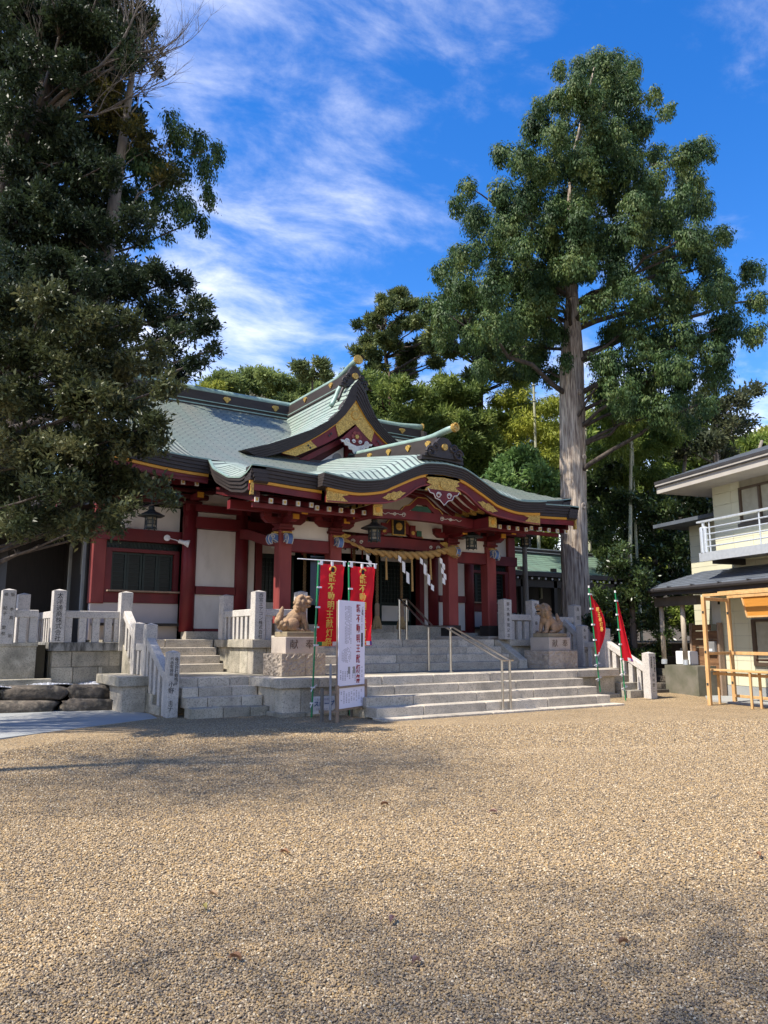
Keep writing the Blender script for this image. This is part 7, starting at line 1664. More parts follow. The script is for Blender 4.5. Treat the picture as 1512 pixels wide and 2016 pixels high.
# crown masses of every tree: (x, y, z, half width, half height), metres
CROWNS = {
    'cypress': [(20.97,17.21,22.8,0.56,0.45), (21.19,17.4,23.03,0.56,0.45), (20.39,17.58,22.47,0.56,0.45), (21.14,18.22,23.24,0.58,0.46), (20.4,15.87,21.3,0.53,0.42), (22.47,17.49,23.33,0.58,0.46), (20.23,18.68,23.26,0.29,0.23), (17.12,15.82,19.9,0.24,0.19), (19.82,14.89,20.66,0.19,0.15), (21.14,15.88,21.94,0.2,0.16), (16.83,15.38,18.48,0.53,0.43), (17.64,16.12,19.3,0.56,0.45), (21.39,18.02,21.9,0.76,0.61), (20.77,17.49,21.3,0.73,0.59), (21.86,16.98,21.42,0.67,0.54), (19,14.75,18.8,0.58,0.47), (16.6,16.23,18.66,0.31,0.24), (16.13,15.77,18.16,0.3,0.24), (16.87,16.58,18.14,0.53,0.42), (16.89,16.6,18.17,0.53,0.42), (20.35,18.42,20.43,0.75,0.6), (21.85,18,20.55,0.76,0.61), (20.08,16.54,18.99,0.7,0.56), (19.6,14.77,18.13,0.5,0.4), (22.85,17.22,20.9,0.58,0.46), (23.91,16.69,21.77,0.24,0.19), (23.58,16.46,21.48,0.23,0.19), (20.79,14.97,19.98,0.26,0.21), (19.91,14.33,19.19,0.25,0.2), (19.94,13.69,18.36,0.14,0.11), (21.03,14.44,19.29,0.14,0.11), (15.65,16.09,16.31,0.5,0.4), (18.15,18.65,18.69,0.58,0.47), (17.64,16.7,17.02,0.67,0.53), (19.61,18.57,18.77,0.74,0.59), (18.66,16.07,17.04,0.67,0.53), (19.34,16.66,17.61,0.69,0.55), (18.55,14.54,16.32,0.57,0.46), (22.53,17.65,19.52,0.69,0.55), (22.51,16.26,19.15,0.38,0.31), (22.94,16.57,19.48,0.39,0.31), (17.93,19.48,19.28,0.42,0.34), (16.42,17.84,17.78,0.39,0.31), (15.05,16.52,15.12,0.47,0.38), (15.18,16.66,15.24,0.48,0.38), (19.46,19.52,17.97,0.76,0.61), (16.61,16.66,15.54,0.65,0.52), (20.48,18.69,17.67,0.76,0.61), (20.53,18.74,17.71,0.76,0.61), (19.36,15.86,16.05,0.67,0.54), (20.07,16.45,16.59,0.7,0.56), (19.28,14.38,15.61,0.55,0.44), (22.13,16.5,17.71,0.63,0.5), (23.8,16.1,19.33,0.61,0.48), (19.96,13.5,16.43,0.51,0.41), (20.84,13.26,16.98,0.36,0.29), (22.05,14.03,17.88,0.38,0.31), (24.34,16.11,18.48,0.61,0.49), (21.61,14.31,16.56,0.54,0.44), (15.98,19.23,17.14,0.3,0.24), (15.2,18.3,16.37,0.29,0.23), (14.47,17.94,15.3,0.28,0.22), (14.14,17.53,14.99,0.27,0.22), (16.75,19.63,16.32,0.55,0.44), (17.8,20.85,17.25,0.59,0.47), (15.36,16.56,14.04,0.63,0.5), (18.73,20.19,16.81,0.77,0.61), (17.79,17.19,14.91,0.68,0.55), (17.15,16.57,14.42,0.66,0.53), (20.65,17.94,15.93,0.71,0.57), (19.14,16.63,14.86,0.66,0.53), (18.58,14.51,13.89,0.63,0.5), (22.31,17.43,16.39,0.76,0.61), (21.53,15.31,15.73,0.69,0.56), (23.1,16.43,16.77,0.75,0.6), (23.65,15.41,17.05,0.52,0.42), (24.69,16.09,17.74,0.54,0.44), (15.97,20.74,14.63,0.39,0.31), (13.81,17.93,12.83,0.33,0.27), (14.62,17.66,13.46,0.55,0.44), (16.95,20.47,15.38,0.64,0.51), (16.64,18.24,13.75,0.69,0.55), (18.58,20.36,15.19,0.77,0.62), (19.61,19.55,14.92,0.66,0.52), (17.64,17.59,13.56,0.59,0.47), (19.76,17.92,14.48,0.42,0.33), (18.76,17.02,13.82,0.4,0.32), (19.74,15.92,13.43,0.65,0.52), (18.64,15.03,12.77,0.61,0.49), (23.53,17.08,15.36,0.77,0.61), (23.4,16.99,15.29,0.76,0.61), (22.38,14.8,14.61,0.6,0.48), (21.62,14.29,14.16,0.58,0.46), (22.03,13.61,14.52,0.32,0.25), (24.52,15.15,16,0.35,0.28), (22.12,14.11,13.69,0.42,0.33), (24.16,15.41,14.82,0.46,0.37), (15.36,20.56,13.04,0.41,0.33), (15.27,20.43,12.97,0.41,0.33), (15.04,18.72,12.61,0.58,0.46), (16.15,20.11,13.45,0.62,0.5), (16.3,18.66,12.55,0.63,0.5), (17.28,19.79,13.22,0.67,0.53), (16.6,17.28,11.92,0.54,0.43), (18.99,19.77,13.43,0.62,0.49), (20.01,16.84,12.96,0.4,0.32), (17.64,14.85,11.59,0.36,0.29), (19.59,15.07,11.99,0.56,0.45), (21.43,16.48,12.99,0.62,0.49), (23.32,16.15,13.72,0.71,0.57), (22.53,15.61,13.31,0.68,0.55), (22.29,13.91,12.93,0.55,0.44), (23.73,14.81,13.68,0.58,0.46), (25.6,14.74,14.74,0.43,0.34), (23.18,13.35,13.47,0.38,0.31), (25.89,14.81,13.65,0.39,0.31), (24.97,14.29,13.22,0.38,0.3), (16.48,21.46,12.47,0.44,0.35), (15.99,19.13,11.56,0.5,0.4), (14.77,17.67,10.78,0.46,0.37), (18.45,20.06,12.03,0.47,0.38), (16.81,18.27,11.09,0.43,0.34), (18.57,18.64,11.4,0.38,0.31), (18.61,18.68,11.42,0.38,0.31), (19.15,18.63,10.67,0.32,0.25), (18.39,17.89,10.3,0.3,0.24), (19.73,16.03,11.5,0.55,0.44), (20.59,16.73,11.94,0.58,0.46), (21.66,16.12,11.6,0.68,0.55), (22.03,16.39,11.77,0.69,0.55), (20.34,14.01,10.77,0.61,0.49), (21.65,14.91,11.37,0.65,0.52), (21.72,13.49,11.23,0.53,0.42), (24,14.9,12.26,0.59,0.47), (21.49,12.53,10.68,0.33,0.26), (23.65,13.8,11.61,0.36,0.29), (17.93,14.92,9.57,0.51,0.41), (18.26,15.2,9.72,0.52,0.42), (19.31,14.82,9.48,0.65,0.52), (19.36,14.86,9.5,0.65,0.52), (21.55,15.12,10.18,0.62,0.5), (21.16,14.85,10.02,0.61,0.49), (23.13,14.87,10.23,0.47,0.38), (21.44,13.78,9.58,0.44,0.35), (20,13.25,8.36,0.3,0.24), (21.91,14.51,9.03,0.32,0.26), (19.72,15.97,9.04,0.52,0.42), (18.46,14.95,8.55,0.49,0.39), (20.52,15.23,8.81,0.58,0.46), (19.01,14.11,8.26,0.54,0.43), (15.46,16.78,10.96,0.45,0.36), (17.07,18.53,11.95,0.5,0.4), (17.74,18.31,10.57,0.44,0.35), (19.13,19.75,11.29,0.47,0.38), (15.89,18.51,10.26,0.36,0.29), (17.23,20.08,11.02,0.39,0.31), (20.91,14.94,8.8,0.42,0.33), (19.88,14.2,8.43,0.4,0.32), (22.2,15.31,8.58,0.3,0.24), (24.02,16.57,9.17,0.33,0.26), (18.66,17.89,13.59,0.51,0.41), (20.73,18.31,15.11,0.5,0.4), (17.12,15.12,12.72,0.41,0.33), (17.62,18.3,13.48,0.57,0.46), (17.8,18.49,13.61,0.58,0.46), (20.6,16.76,15.17,0.58,0.46), (21.7,17.66,15.91,0.61,0.49), (17.75,17.38,12.42,0.52,0.42), (16.96,16.62,11.93,0.5,0.4), (20.04,19.24,12.7,0.47,0.38), (17.76,17.05,11.41,0.42,0.34), (19.47,19.26,12.28,0.5,0.4), (16.75,16.97,12.01,0.53,0.43), (19.44,19.69,13.72,0.62,0.5), (18.15,17.02,10.52,0.23,0.18), (17.77,16.67,10.33,0.22,0.18), (19.52,16.61,9.61,0.43,0.34), (19.24,16.69,10.64,0.26,0.21), (17.79,15.43,9.94,0.24,0.2), (18.2,17.16,14.27,0.49,0.39), (17.62,16.61,13.86,0.48,0.38), (20.56,18.01,13.35,0.35,0.28), (17.25,15.11,11.43,0.3,0.24), (16.71,14.82,18.35,0.48,0.39), (19.27,15.08,19.73,0.52,0.42), (19.71,15.43,20.15,0.53,0.43), (16.3,15.32,16.92,0.49,0.39), (17.8,15.04,17.51,0.5,0.4), (19.11,14.86,17.19,0.51,0.41), (16.38,16.18,16.21,0.5,0.4), (18.35,16.14,17.4,0.53,0.42), (16.98,14.94,16.21,0.49,0.39), (18.62,15.23,16.25,0.51,0.41), (19.94,14.57,16.28,0.52,0.41), (15.37,16.42,14.58,0.5,0.4), (16.48,15.66,14.49,0.5,0.4), (18.13,15.59,14.67,0.52,0.41), (18.58,14.22,14.65,0.49,0.4), (18.95,14.51,14.92,0.5,0.4), (19.51,13.41,14.86,0.49,0.39), (15.61,17.76,14.13,0.53,0.42), (16.6,17.16,14.06,0.53,0.42), (15.3,15.81,13.06,0.48,0.39), (17.61,16.23,13.37,0.52,0.42), (16.75,15.43,12.78,0.5,0.4), (18.49,15.23,13.39,0.51,0.41), (20.48,15.14,14.4,0.54,0.43), (21.4,14.27,14.69,0.53,0.42), (19.46,12.97,13.48,0.48,0.39), (15.43,19.01,13.38,0.55,0.44), (14.79,16.65,11.99,0.49,0.4), (17.66,17.64,13.26,0.55,0.44), (16.95,16.93,12.79,0.53,0.42), (18.17,14.13,11.84,0.49,0.39), (19.67,13.98,12.54,0.5,0.4), (20.77,13.18,12.04,0.5,0.4), (13.84,17.74,11.27,0.5,0.4), (14.45,16.54,10.64,0.49,0.39), (16.41,17.21,11.33,0.52,0.42), (18.93,14.76,10.9,0.51,0.41), (20.07,14.34,11.62,0.52,0.41), (21.72,13.48,11.6,0.52,0.42), (18.83,14.68,10.22,0.51,0.41), (18.73,13.36,9.35,0.48,0.38), (19.21,13.7,9.55,0.49,0.39), (22.24,14.35,10.68,0.54,0.43), (21.03,13.57,10.18,0.51,0.41), (17.26,14.19,8.45,0.48,0.38), (21.02,15.14,9.31,0.54,0.43), (18.56,14.98,20.14,0.51,0.41), (17.02,14.73,18.06,0.49,0.39), (17.88,14.39,17.04,0.49,0.39), (17.89,15.25,15.99,0.51,0.4), (16.89,15.01,14.22,0.49,0.39), (17.13,15.33,13.68,0.5,0.4), (17.07,15.35,13.31,0.38,0.3), (17.23,15.39,14.23,0.41,0.33), (17.63,15.44,15.26,0.42,0.33), (17.82,15.33,16.68,0.42,0.33), (17.88,15.1,17.74,0.38,0.31), (18.28,15.04,19.23,0.33,0.26), (18.27,14.85,20.03,0.24,0.19)],
    'oak_front': [(1.41,13.17,6.59,0.43,0.34), (1.42,13.28,6.64,0.43,0.35), (1.75,11.94,6.38,0.36,0.29), (1.7,11.59,6.24,0.35,0.28), (2.17,11.4,5.96,0.35,0.28), (2.29,12.01,6.21,0.37,0.3), (2.7,11.67,6.18,0.33,0.27), (1.61,12.6,5.76,0.45,0.36), (1.56,12.23,5.63,0.44,0.35), (2.23,12.73,5.76,0.43,0.35), (2.05,11.66,5.39,0.4,0.32), (2.77,12.29,5.73,0.43,0.34), (2.88,12.79,5.91,0.45,0.36), (3.09,11.56,5.69,0.34,0.27), (3.35,12.56,6.06,0.37,0.29), (3.17,10.71,4.98,0.24,0.19), (3.56,12,5.41,0.27,0.22), (1.36,11.85,4.78,0.42,0.34), (1.48,12.86,5.07,0.46,0.37), (2,12.45,4.97,0.46,0.37), (2.37,11.3,4.73,0.43,0.34), (2.36,11.26,4.72,0.42,0.34), (2.95,11.78,5.03,0.34,0.27), (3.15,12.6,5.29,0.36,0.29), (3.13,11.13,4.54,0.22,0.17), (3.03,10.78,4.44,0.21,0.17), (1.47,11.81,4.11,0.42,0.34), (1.52,12.2,4.2,0.44,0.35), (2.04,11.97,4.14,0.44,0.35), (1.96,11.48,4.03,0.42,0.34), (2.82,12.89,4.52,0.45,0.36), (2.49,11.4,4.16,0.4,0.32), (3,11.55,4.34,0.3,0.24), (3.06,11.79,4.4,0.31,0.24), (3.25,11.2,4.23,0.16,0.13), (3.14,10.83,4.13,0.16,0.13), (1.73,13.5,3.82,0.49,0.39), (1.64,12.86,3.71,0.46,0.37), (2.04,11.77,3.57,0.4,0.32), (1.98,11.39,3.5,0.39,0.31), (2.65,11.96,3.75,0.38,0.3), (2.68,12.12,3.78,0.38,0.31), (3.07,11.99,3.8,0.31,0.25), (3.12,12.17,3.84,0.31,0.25), (3.21,11.22,3.59,0.21,0.16), (3.72,12,3.58,0.1,0.08), (3.39,10.92,3.39,0.09,0.08), (1.54,12.31,3.08,0.33,0.27), (1.49,11.86,3.02,0.32,0.26), (2.14,13.01,3.21,0.32,0.26), (1.98,12.02,3.08,0.29,0.24), (2.27,11.34,2.94,0.23,0.18), (2.33,11.65,2.98,0.23,0.19), (2.73,11.79,3.2,0.21,0.17), (2.79,12.07,3.24,0.22,0.17), (2.76,10.98,3.23,0.18,0.15), (3.06,12.16,3.42,0.2,0.16), (2.73,11.29,2.97,0.09,0.08), (2.77,11.45,2.99,0.1,0.08), (0.76,12.35,5.51,0.43,0.34), (0.81,13.02,5.73,0.45,0.36), (0.94,13.64,4.68,0.47,0.38), (0.91,13.24,4.58,0.46,0.37), (1.01,13.39,3.57,0.47,0.37), (1.02,13.61,3.6,0.47,0.38)],
    'oak_dark': [(6.14,22.63,12.47,0.5,0.4), (6.45,23.77,13.02,0.53,0.42), (7.21,23.77,12.96,0.47,0.38), (7.01,23.09,12.63,0.46,0.37), (7.13,21.37,11.23,0.4,0.32), (7.66,22.97,11.97,0.43,0.35), (7.35,20.73,10.49,0.28,0.23), (7.28,20.55,10.41,0.28,0.22), (7.59,21.05,9.86,0.23,0.18), (8.02,22.25,10.34,0.24,0.19), (6.77,20.87,10.25,0.5,0.4), (7.44,22.94,11.13,0.55,0.44), (6.99,20.6,9.21,0.31,0.24), (7.01,20.67,9.23,0.31,0.25), (6.38,22.17,11.1,0.61,0.49), (6.82,23.69,11.77,0.65,0.52), (6.72,22.87,10.27,0.63,0.51), (5.56,22.96,12.03,0.62,0.49), (5.51,22.76,11.93,0.61,0.49), (4.55,22.13,11.75,0.83,0.67), (4.92,23.93,12.59,0.9,0.72), (3.9,25.11,13.15,0.92,0.73), (3.58,23.06,12.19,0.84,0.67), (2.6,23.96,12.31,0.85,0.68), (2.8,25.76,13.12,0.92,0.73), (7.41,23.59,9.87,0.38,0.3), (7.27,23.16,9.72,0.37,0.3), (2.56,24.51,14.03,0.87,0.7), (2.76,26.52,15.07,0.94,0.75), (3.54,24.29,14.06,0.88,0.71), (3.54,24.32,14.08,0.88,0.71), (4.78,25.28,14.74,0.86,0.69), (4.54,24,14.06,0.82,0.66), (5.4,23.66,13.99,0.6,0.48), (6.02,24.05,15.07,0.53,0.42), (5.71,22.83,14.38,0.5,0.4), (1.72,27.42,14.08,0.95,0.76), (1.52,24.17,12.57,0.84,0.67), (3.07,24.77,11.27,0.89,0.71), (3.24,26.09,11.8,0.94,0.75), (4,23.22,10.6,0.86,0.69), (4.03,23.41,10.68,0.86,0.69), (5.26,23.64,10.87,0.75,0.6), (5.11,23,10.62,0.73,0.58), (5.87,22.09,8.74,0.57,0.46), (5.96,22.43,8.85,0.58,0.47), (6.8,24.14,8.13,0.54,0.43), (6.68,23.71,8.01,0.53,0.42), (5.12,23.93,9.12,0.91,0.72), (4.97,23.24,8.9,0.88,0.7), (1.16,27.26,15.29,0.93,0.74), (1.11,26.07,14.68,0.89,0.71)],
    'droopy': [(7.7,25.93,19.96,0.41,0.33), (7.63,25.71,19.8,0.41,0.33), (9.1,27.81,21.12,0.52,0.42), (9.59,27.1,20.73,0.31,0.25), (9.07,25.63,19.68,0.3,0.24), (9.26,27.56,20.03,0.52,0.42), (8.36,27.91,19.78,0.63,0.5), (6.83,25.89,18.22,0.67,0.54), (7.26,27.53,19.28,0.71,0.57), (8.71,25.34,17.57,0.38,0.3), (8.1,26.24,17.42,0.49,0.39), (7.82,25.31,16.86,0.47,0.38), (8.79,26.04,16.93,0.25,0.2), (8.89,26.33,17.1,0.25,0.2), (7.22,27.12,17.58,0.63,0.51), (8.02,28.19,22.28,0.3,0.24), (6.55,28.68,20.32,0.82,0.66), (6.34,28.22,18.27,0.81,0.64), (5.17,28.32,19.6,0.88,0.7), (8,27.68,17.06,0.29,0.23), (7.01,26.82,16.14,0.35,0.28)],
    'tall': [(2.23,26.39,22.38,0.85,0.68), (2.33,27.61,23.35,0.89,0.71), (3.8,28.58,24.69,0.95,0.76), (3.77,28.38,24.53,0.94,0.75), (5.16,28.5,25.18,0.79,0.63), (4.66,25.71,22.85,0.72,0.57), (5.31,24.32,21.94,0.49,0.39), (5.93,27.17,24.34,0.55,0.44), (3.04,30.01,23.26,0.97,0.78), (3.01,29.75,23.07,0.97,0.77), (4.43,28.54,23.31,0.87,0.7), (4.37,28.11,22.98,0.86,0.69), (5.04,25.15,21.42,0.47,0.38), (5.3,26.45,22.45,0.5,0.4), (2.53,26.92,19.16,0.87,0.7), (2.84,30.23,21.34,0.98,0.78), (3.83,26.82,19.22,0.73,0.58), (3.58,25.11,18.09,0.68,0.55), (2.92,26.38,17.08,0.86,0.69), (3.15,28.49,18.34,0.93,0.74), (4.58,28.79,18.81,0.97,0.77), (4.38,27.51,18.03,0.92,0.74), (4.89,24.77,16.53,0.7,0.56), (5.37,27.22,18.03,0.77,0.61), (1.41,29.92,23.55,0.94,0.75), (1.34,28.34,22.38,0.89,0.71), (1.31,27.59,19.66,0.87,0.69), (1.33,28.02,19.95,0.88,0.7), (2.32,28.88,26.05,1.01,0.81), (2.42,30.13,27.12,1.05,0.84), (3.78,27.99,26.09,1.01,0.81), (3.86,28.57,26.61,1.03,0.83), (4.63,24.71,23.69,0.61,0.49), (5.03,26.85,25.62,0.67,0.53), (1.29,30.78,19.57,1.05,0.84), (1.26,30.08,19.15,1.03,0.82), (2.53,27.81,16.38,0.98,0.78), (2.57,28.28,16.63,0.99,0.8), (3.64,26.5,16.08,0.96,0.77), (4.16,27.61,24.68,0.67,0.54), (4.4,29.18,26,0.71,0.57), (4.29,24.78,21.21,0.61,0.49), (4.35,25.15,21.5,0.62,0.5), (3.87,27.79,21.28,0.75,0.6), (3.62,25.95,19.96,0.71,0.56), (5.1,26.95,21.66,0.6,0.48), (5.14,27.17,21.83,0.61,0.49), (3.38,28.71,23.17,0.77,0.62), (3.03,25.75,20.92,0.69,0.55), (4.93,28.2,20.08,0.7,0.56), (5.02,28.73,20.43,0.71,0.57), (5.66,27.81,25.35,0.59,0.47), (5.48,26.94,24.61,0.57,0.46), (5.72,24.8,23.3,0.54,0.43), (6.67,27.1,24.65,0.45,0.36), (6.3,25.6,23.36,0.43,0.34), (5.3,24.9,21.77,0.56,0.45), (5.27,24.75,21.64,0.56,0.45), (5.73,24.43,21.03,0.34,0.27), (6.18,26.35,22.57,0.37,0.3), (5.41,27.52,21.76,0.58,0.47), (5.39,27.43,21.69,0.58,0.47), (6.16,27.26,20.62,0.59,0.47), (6.07,26.88,20.36,0.58,0.46), (4.57,29.02,25.74,0.71,0.57), (3.99,29.43,24.18,0.8,0.64), (3.48,25.66,21.26,0.7,0.56), (2.51,26.1,22.3,0.77,0.61), (2.58,26.74,22.81,0.79,0.63), (1.75,25.61,21.18,0.74,0.59), (2.61,25.6,22.16,0.76,0.6), (3.54,24.35,21.48,0.66,0.53), (3.57,24.59,21.68,0.67,0.54), (1.95,24.83,19.06,0.72,0.58), (2.23,25.14,17.75,0.66,0.53), (2.22,25.38,16.28,0.74,0.59), (3.27,25.56,16.94,0.69,0.55), (4.04,24.7,17.1,0.68,0.54), (4.03,24.63,17.06,0.68,0.54), (2.77,24.3,14.67,0.72,0.58), (2.84,24.94,15.03,0.74,0.59), (3.84,24.79,15.63,0.68,0.54), (4.64,23.59,16.16,0.59,0.47), (3.82,24.35,19.55,0.59,0.48), (3.87,24.69,19.81,0.6,0.48), (4.73,23.9,21.35,0.6,0.48), (5.11,23.2,20.08,0.44,0.35), (5.3,24.05,20.77,0.46,0.37), (2.44,24.39,19.69,0.58,0.46)],
    'autumn': [(6.11,25.21,23.09,0.32,0.26), (6.37,24.65,21.88,0.26,0.2), (6.49,24.63,21.12,0.14,0.11), (6.69,25.41,21.74,0.15,0.12), (5.61,26.26,20.81,0.5,0.4), (4.9,27.66,21.63,0.51,0.41), (4.58,25.86,20.31,0.48,0.38), (5.91,26.71,22.49,0.3,0.24), (5.54,25.03,21.17,0.29,0.23), (6.6,25.19,18.54,0.55,0.44), (7.04,24.65,17.22,0.42,0.34), (7.16,25.06,17.49,0.43,0.34), (6.2,25.82,19.35,0.5,0.4), (5.97,24.86,18.69,0.48,0.38), (5.62,27.29,20.43,0.58,0.47), (5.39,26.17,19.65,0.56,0.45), (5.79,25.06,23.33,0.38,0.31)],
    'conifer_a': [(21.35,31.45,19.18,0.4,0.2), (20.68,30.47,18.63,0.39,0.19), (18.62,28.49,16.57,0.4,0.2), (21.45,30.45,18.26,0.39,0.2), (20.58,29.22,17.58,0.38,0.19), (20.17,31.93,17.4,0.45,0.22), (20.66,30.22,16.9,0.48,0.24), (19.89,27.51,16.01,0.34,0.17), (21.82,30.17,17.42,0.37,0.18), (19.76,32.06,16.51,0.37,0.19), (19.65,31.88,16.43,0.37,0.19), (19.6,29.56,15.38,0.47,0.23), (21.6,30.24,15.98,0.49,0.25), (18.48,29.08,14.48,0.36,0.18), (18.55,30.47,14.94,0.26,0.13), (21.76,31.38,15.34,0.45,0.23), (21.37,28.64,15.25,0.33,0.16), (20.97,28.11,14.99,0.32,0.16), (19.48,29.15,15.91,0.32,0.16), (20.41,30.54,16.6,0.34,0.17), (18.69,29.05,17.36,0.18,0.09), (19.38,30.12,17.94,0.19,0.09), (18.89,30.04,16.79,0.33,0.16), (20.1,31.96,17.78,0.35,0.17), (18.96,29.02,15.42,0.37,0.18), (21.35,30.78,15.67,0.44,0.22), (21.68,31.26,15.89,0.45,0.23), (18.18,29.21,14.76,0.27,0.14), (22.58,30.47,16.6,0.3,0.15), (22.62,30.53,16.63,0.3,0.15), (19.03,28.91,17.18,0.27,0.14), (19.63,29.81,17.67,0.28,0.14), (21.5,30.3,17.17,0.39,0.2), (20.52,28.93,16.46,0.37,0.19), (18.45,29.12,13.91,0.41,0.2), (21.71,31.32,14.87,0.45,0.23), (17.47,29.43,14.63,0.23,0.11), (22.12,29.32,14.96,0.34,0.17), (21.4,28.37,14.52,0.33,0.16), (21.86,28.61,16.08,0.33,0.17), (22.13,28.98,16.26,0.34,0.17), (18.01,29.87,16.21,0.23,0.12)],
    'grove_back': [(1.11,32.1,28.02,1.13,0.9), (2.59,32.25,28.93,1.16,0.93), (3.97,30.77,28.44,1.14,0.92), (5.2,28.84,27.53,1.11,0.88), (1.27,32.37,26.3,1.14,0.91), (2.7,31.89,26.64,1.15,0.92), (3.96,29.76,25.65,1.11,0.89), (5.31,28.84,25.62,1.11,0.89), (1.41,32.1,24.2,1.13,0.91), (2.77,31.1,24.12,1.13,0.9), (4.25,31,24.71,1.16,0.93), (5.54,29.48,24.24,1.14,0.91), (1.59,32.86,22.82,1.16,0.93), (3.03,32.49,23.18,1.18,0.95), (4.25,30.15,22.2,1.13,0.9), (5.86,30.61,23.15,1.18,0.94), (1.69,32.16,20.51,1.14,0.91), (3.07,31.46,20.62,1.15,0.92), (4.56,31.44,21.17,1.18,0.94), (5.81,29.74,20.66,1.15,0.92), (1.79,31.36,18.26,1.12,0.89), (3.18,31.31,18.7,1.15,0.92), (4.44,29.81,18.35,1.12,0.9), (5.69,28.64,18.17,1.11,0.89), (1.94,31.75,16.7,1.13,0.91), (3.41,32.29,17.39,1.18,0.95), (4.56,29.89,16.62,1.13,0.9), (6.07,30.02,17.14,1.17,0.93), (2.15,32.78,15.39,1.17,0.94), (3.39,30.92,14.96,1.14,0.91), (4.65,29.76,14.82,1.13,0.9), (6.22,30.24,15.43,1.18,0.94), (2.29,32.85,13.64,1.18,0.94), (3.44,30.29,12.99,1.12,0.89), (4.92,30.76,13.5,1.17,0.93), (5.94,28.36,12.88,1.11,0.88), (2.4,32.6,11.8,1.17,0.94), (3.74,31.84,11.83,1.18,0.94), (4.97,30.37,11.63,1.15,0.92), (6.34,29.8,11.72,1.16,0.93), (2.49,32.04,9.93,1.16,0.92), (3.87,31.94,10.13,1.18,0.95), (4.88,29.18,9.6,1.11,0.89), (6.14,28.43,9.62,1.11,0.89), (2.58,31.61,8.17,1.14,0.91), (3.97,31.74,8.38,1.18,0.94), (4.98,29.13,7.98,1.11,0.89), (6.56,29.94,8.36,1.17,0.94), (2.76,32.2,6.65,1.17,0.93), (3.91,30.37,6.48,1.13,0.9), (5.32,30.54,6.65,1.17,0.93), (6.67,30.01,6.7,1.18,0.94)],
    'conifer_b': [(19.61,25.13,15.84,0.55,0.3), (19.75,25.31,15.94,0.55,0.3), (22.39,26.73,17.39,0.64,0.35), (20.66,24.66,16.15,0.59,0.32), (19.85,25.83,14.96,0.51,0.28), (19.24,25.04,14.55,0.5,0.27), (21.26,26.06,15.61,0.57,0.32), (21.33,26.14,15.65,0.58,0.32), (20.85,24.26,14.41,0.59,0.32), (21.69,25.23,14.93,0.61,0.34), (20.35,25.91,14.14,0.35,0.19), (20.63,26.27,14.32,0.35,0.19), (19.01,25.48,14.14,0.34,0.18), (21.9,25.1,13.97,0.61,0.34), (22.01,25.21,14.03,0.61,0.34), (22.81,24.78,15.02,0.61,0.34), (23.21,23.93,13.87,0.56,0.31), (24.14,24.89,14.37,0.58,0.32), (21.75,24.34,12.88,0.51,0.28), (23.2,23.25,14.82,0.55,0.3), (23.46,23.5,14.97,0.56,0.31), (20.58,24.98,13.89,0.3,0.16), (23.36,24.78,13.2,0.53,0.29), (24.15,25.62,13.6,0.55,0.3), (21.92,26.27,13.36,0.31,0.17), (20.91,25.07,12.82,0.3,0.16)],
    'sugi_a': [(16,25.95,11.7,0.64,0.51), (16.4,26.6,11.95,0.66,0.53), (15.69,23.65,10.78,0.64,0.51), (17.52,26.42,11.88,0.71,0.57), (16.33,25.75,10.57,0.72,0.58), (16.5,26.02,10.67,0.73,0.59), (16.91,24.4,10.16,0.63,0.5), (16.75,24.16,10.07,0.62,0.5), (14.61,24.41,11.37,0.3,0.24), (15.82,26.43,12.2,0.33,0.26), (18.31,25.47,11.65,0.37,0.3), (16.61,23.11,10.7,0.34,0.27), (15.78,24.15,9.31,0.69,0.55), (17.28,26.45,10.06,0.75,0.6), (18.08,25.73,9.79,0.62,0.5), (17.28,24.58,9.42,0.59,0.48)],
    'sugi_b': [(18.91,24.32,11.73,0.49,0.39), (18.49,23.78,11.5,0.48,0.38), (18.7,25.1,11.17,0.62,0.49), (18.1,24.3,10.86,0.6,0.48), (19.65,24.25,11.22,0.61,0.49), (20.61,25.44,11.7,0.64,0.52), (20.07,23.78,10.4,0.73,0.59), (19.77,25.28,10.5,0.76,0.61), (18.31,23.42,9.83,0.7,0.56), (17.52,23.8,9.48,0.62,0.5), (19.45,26.43,10.38,0.69,0.55), (19.32,24.15,9.19,0.73,0.59), (18.94,23.68,9.04,0.72,0.57), (21.51,25.02,9.56,0.69,0.55), (20.22,23.52,9.07,0.65,0.52), (19.54,24.34,8.5,0.66,0.52), (20.45,25.48,8.83,0.69,0.55), (20.82,24.02,8.27,0.66,0.53), (21.49,24.8,8.5,0.69,0.55), (20.81,24.79,12.14,0.47,0.37), (20.15,24,11.8,0.45,0.36), (17.92,23.41,8.84,0.58,0.47), (19.86,25.95,9.64,0.65,0.52), (20.05,23.7,7.38,0.53,0.42), (21.17,25.01,7.72,0.56,0.45)],
    'bamboo_a': [(22.41,24.79,11.96,0.57,0.45), (21.89,24.21,11.71,0.55,0.44), (22.74,23.54,11.45,0.59,0.47), (23.28,24.1,11.69,0.61,0.49), (24.48,23.9,11.72,0.57,0.46), (23.24,22.69,11.2,0.54,0.43), (22.68,25.46,11.23,0.58,0.46), (22.76,25.55,11.26,0.58,0.46), (24.44,25.61,11.3,0.64,0.51), (22.25,23.32,10.42,0.59,0.47), (23,22.65,10.04,0.62,0.5), (23.94,23.57,10.39,0.65,0.52), (23.29,25.76,10.51,0.54,0.43), (21.59,23.88,9.84,0.5,0.4), (22.48,23.06,9.21,0.58,0.47), (23.69,24.31,9.64,0.62,0.49), (23.85,23.24,9.17,0.51,0.41), (23.05,22.46,8.91,0.5,0.4), (21.67,23.66,8.86,0.38,0.3), (23.25,25.38,9.4,0.4,0.32), (23.22,24.66,12.54,0.4,0.32), (23.34,24.79,12.6,0.4,0.32)],
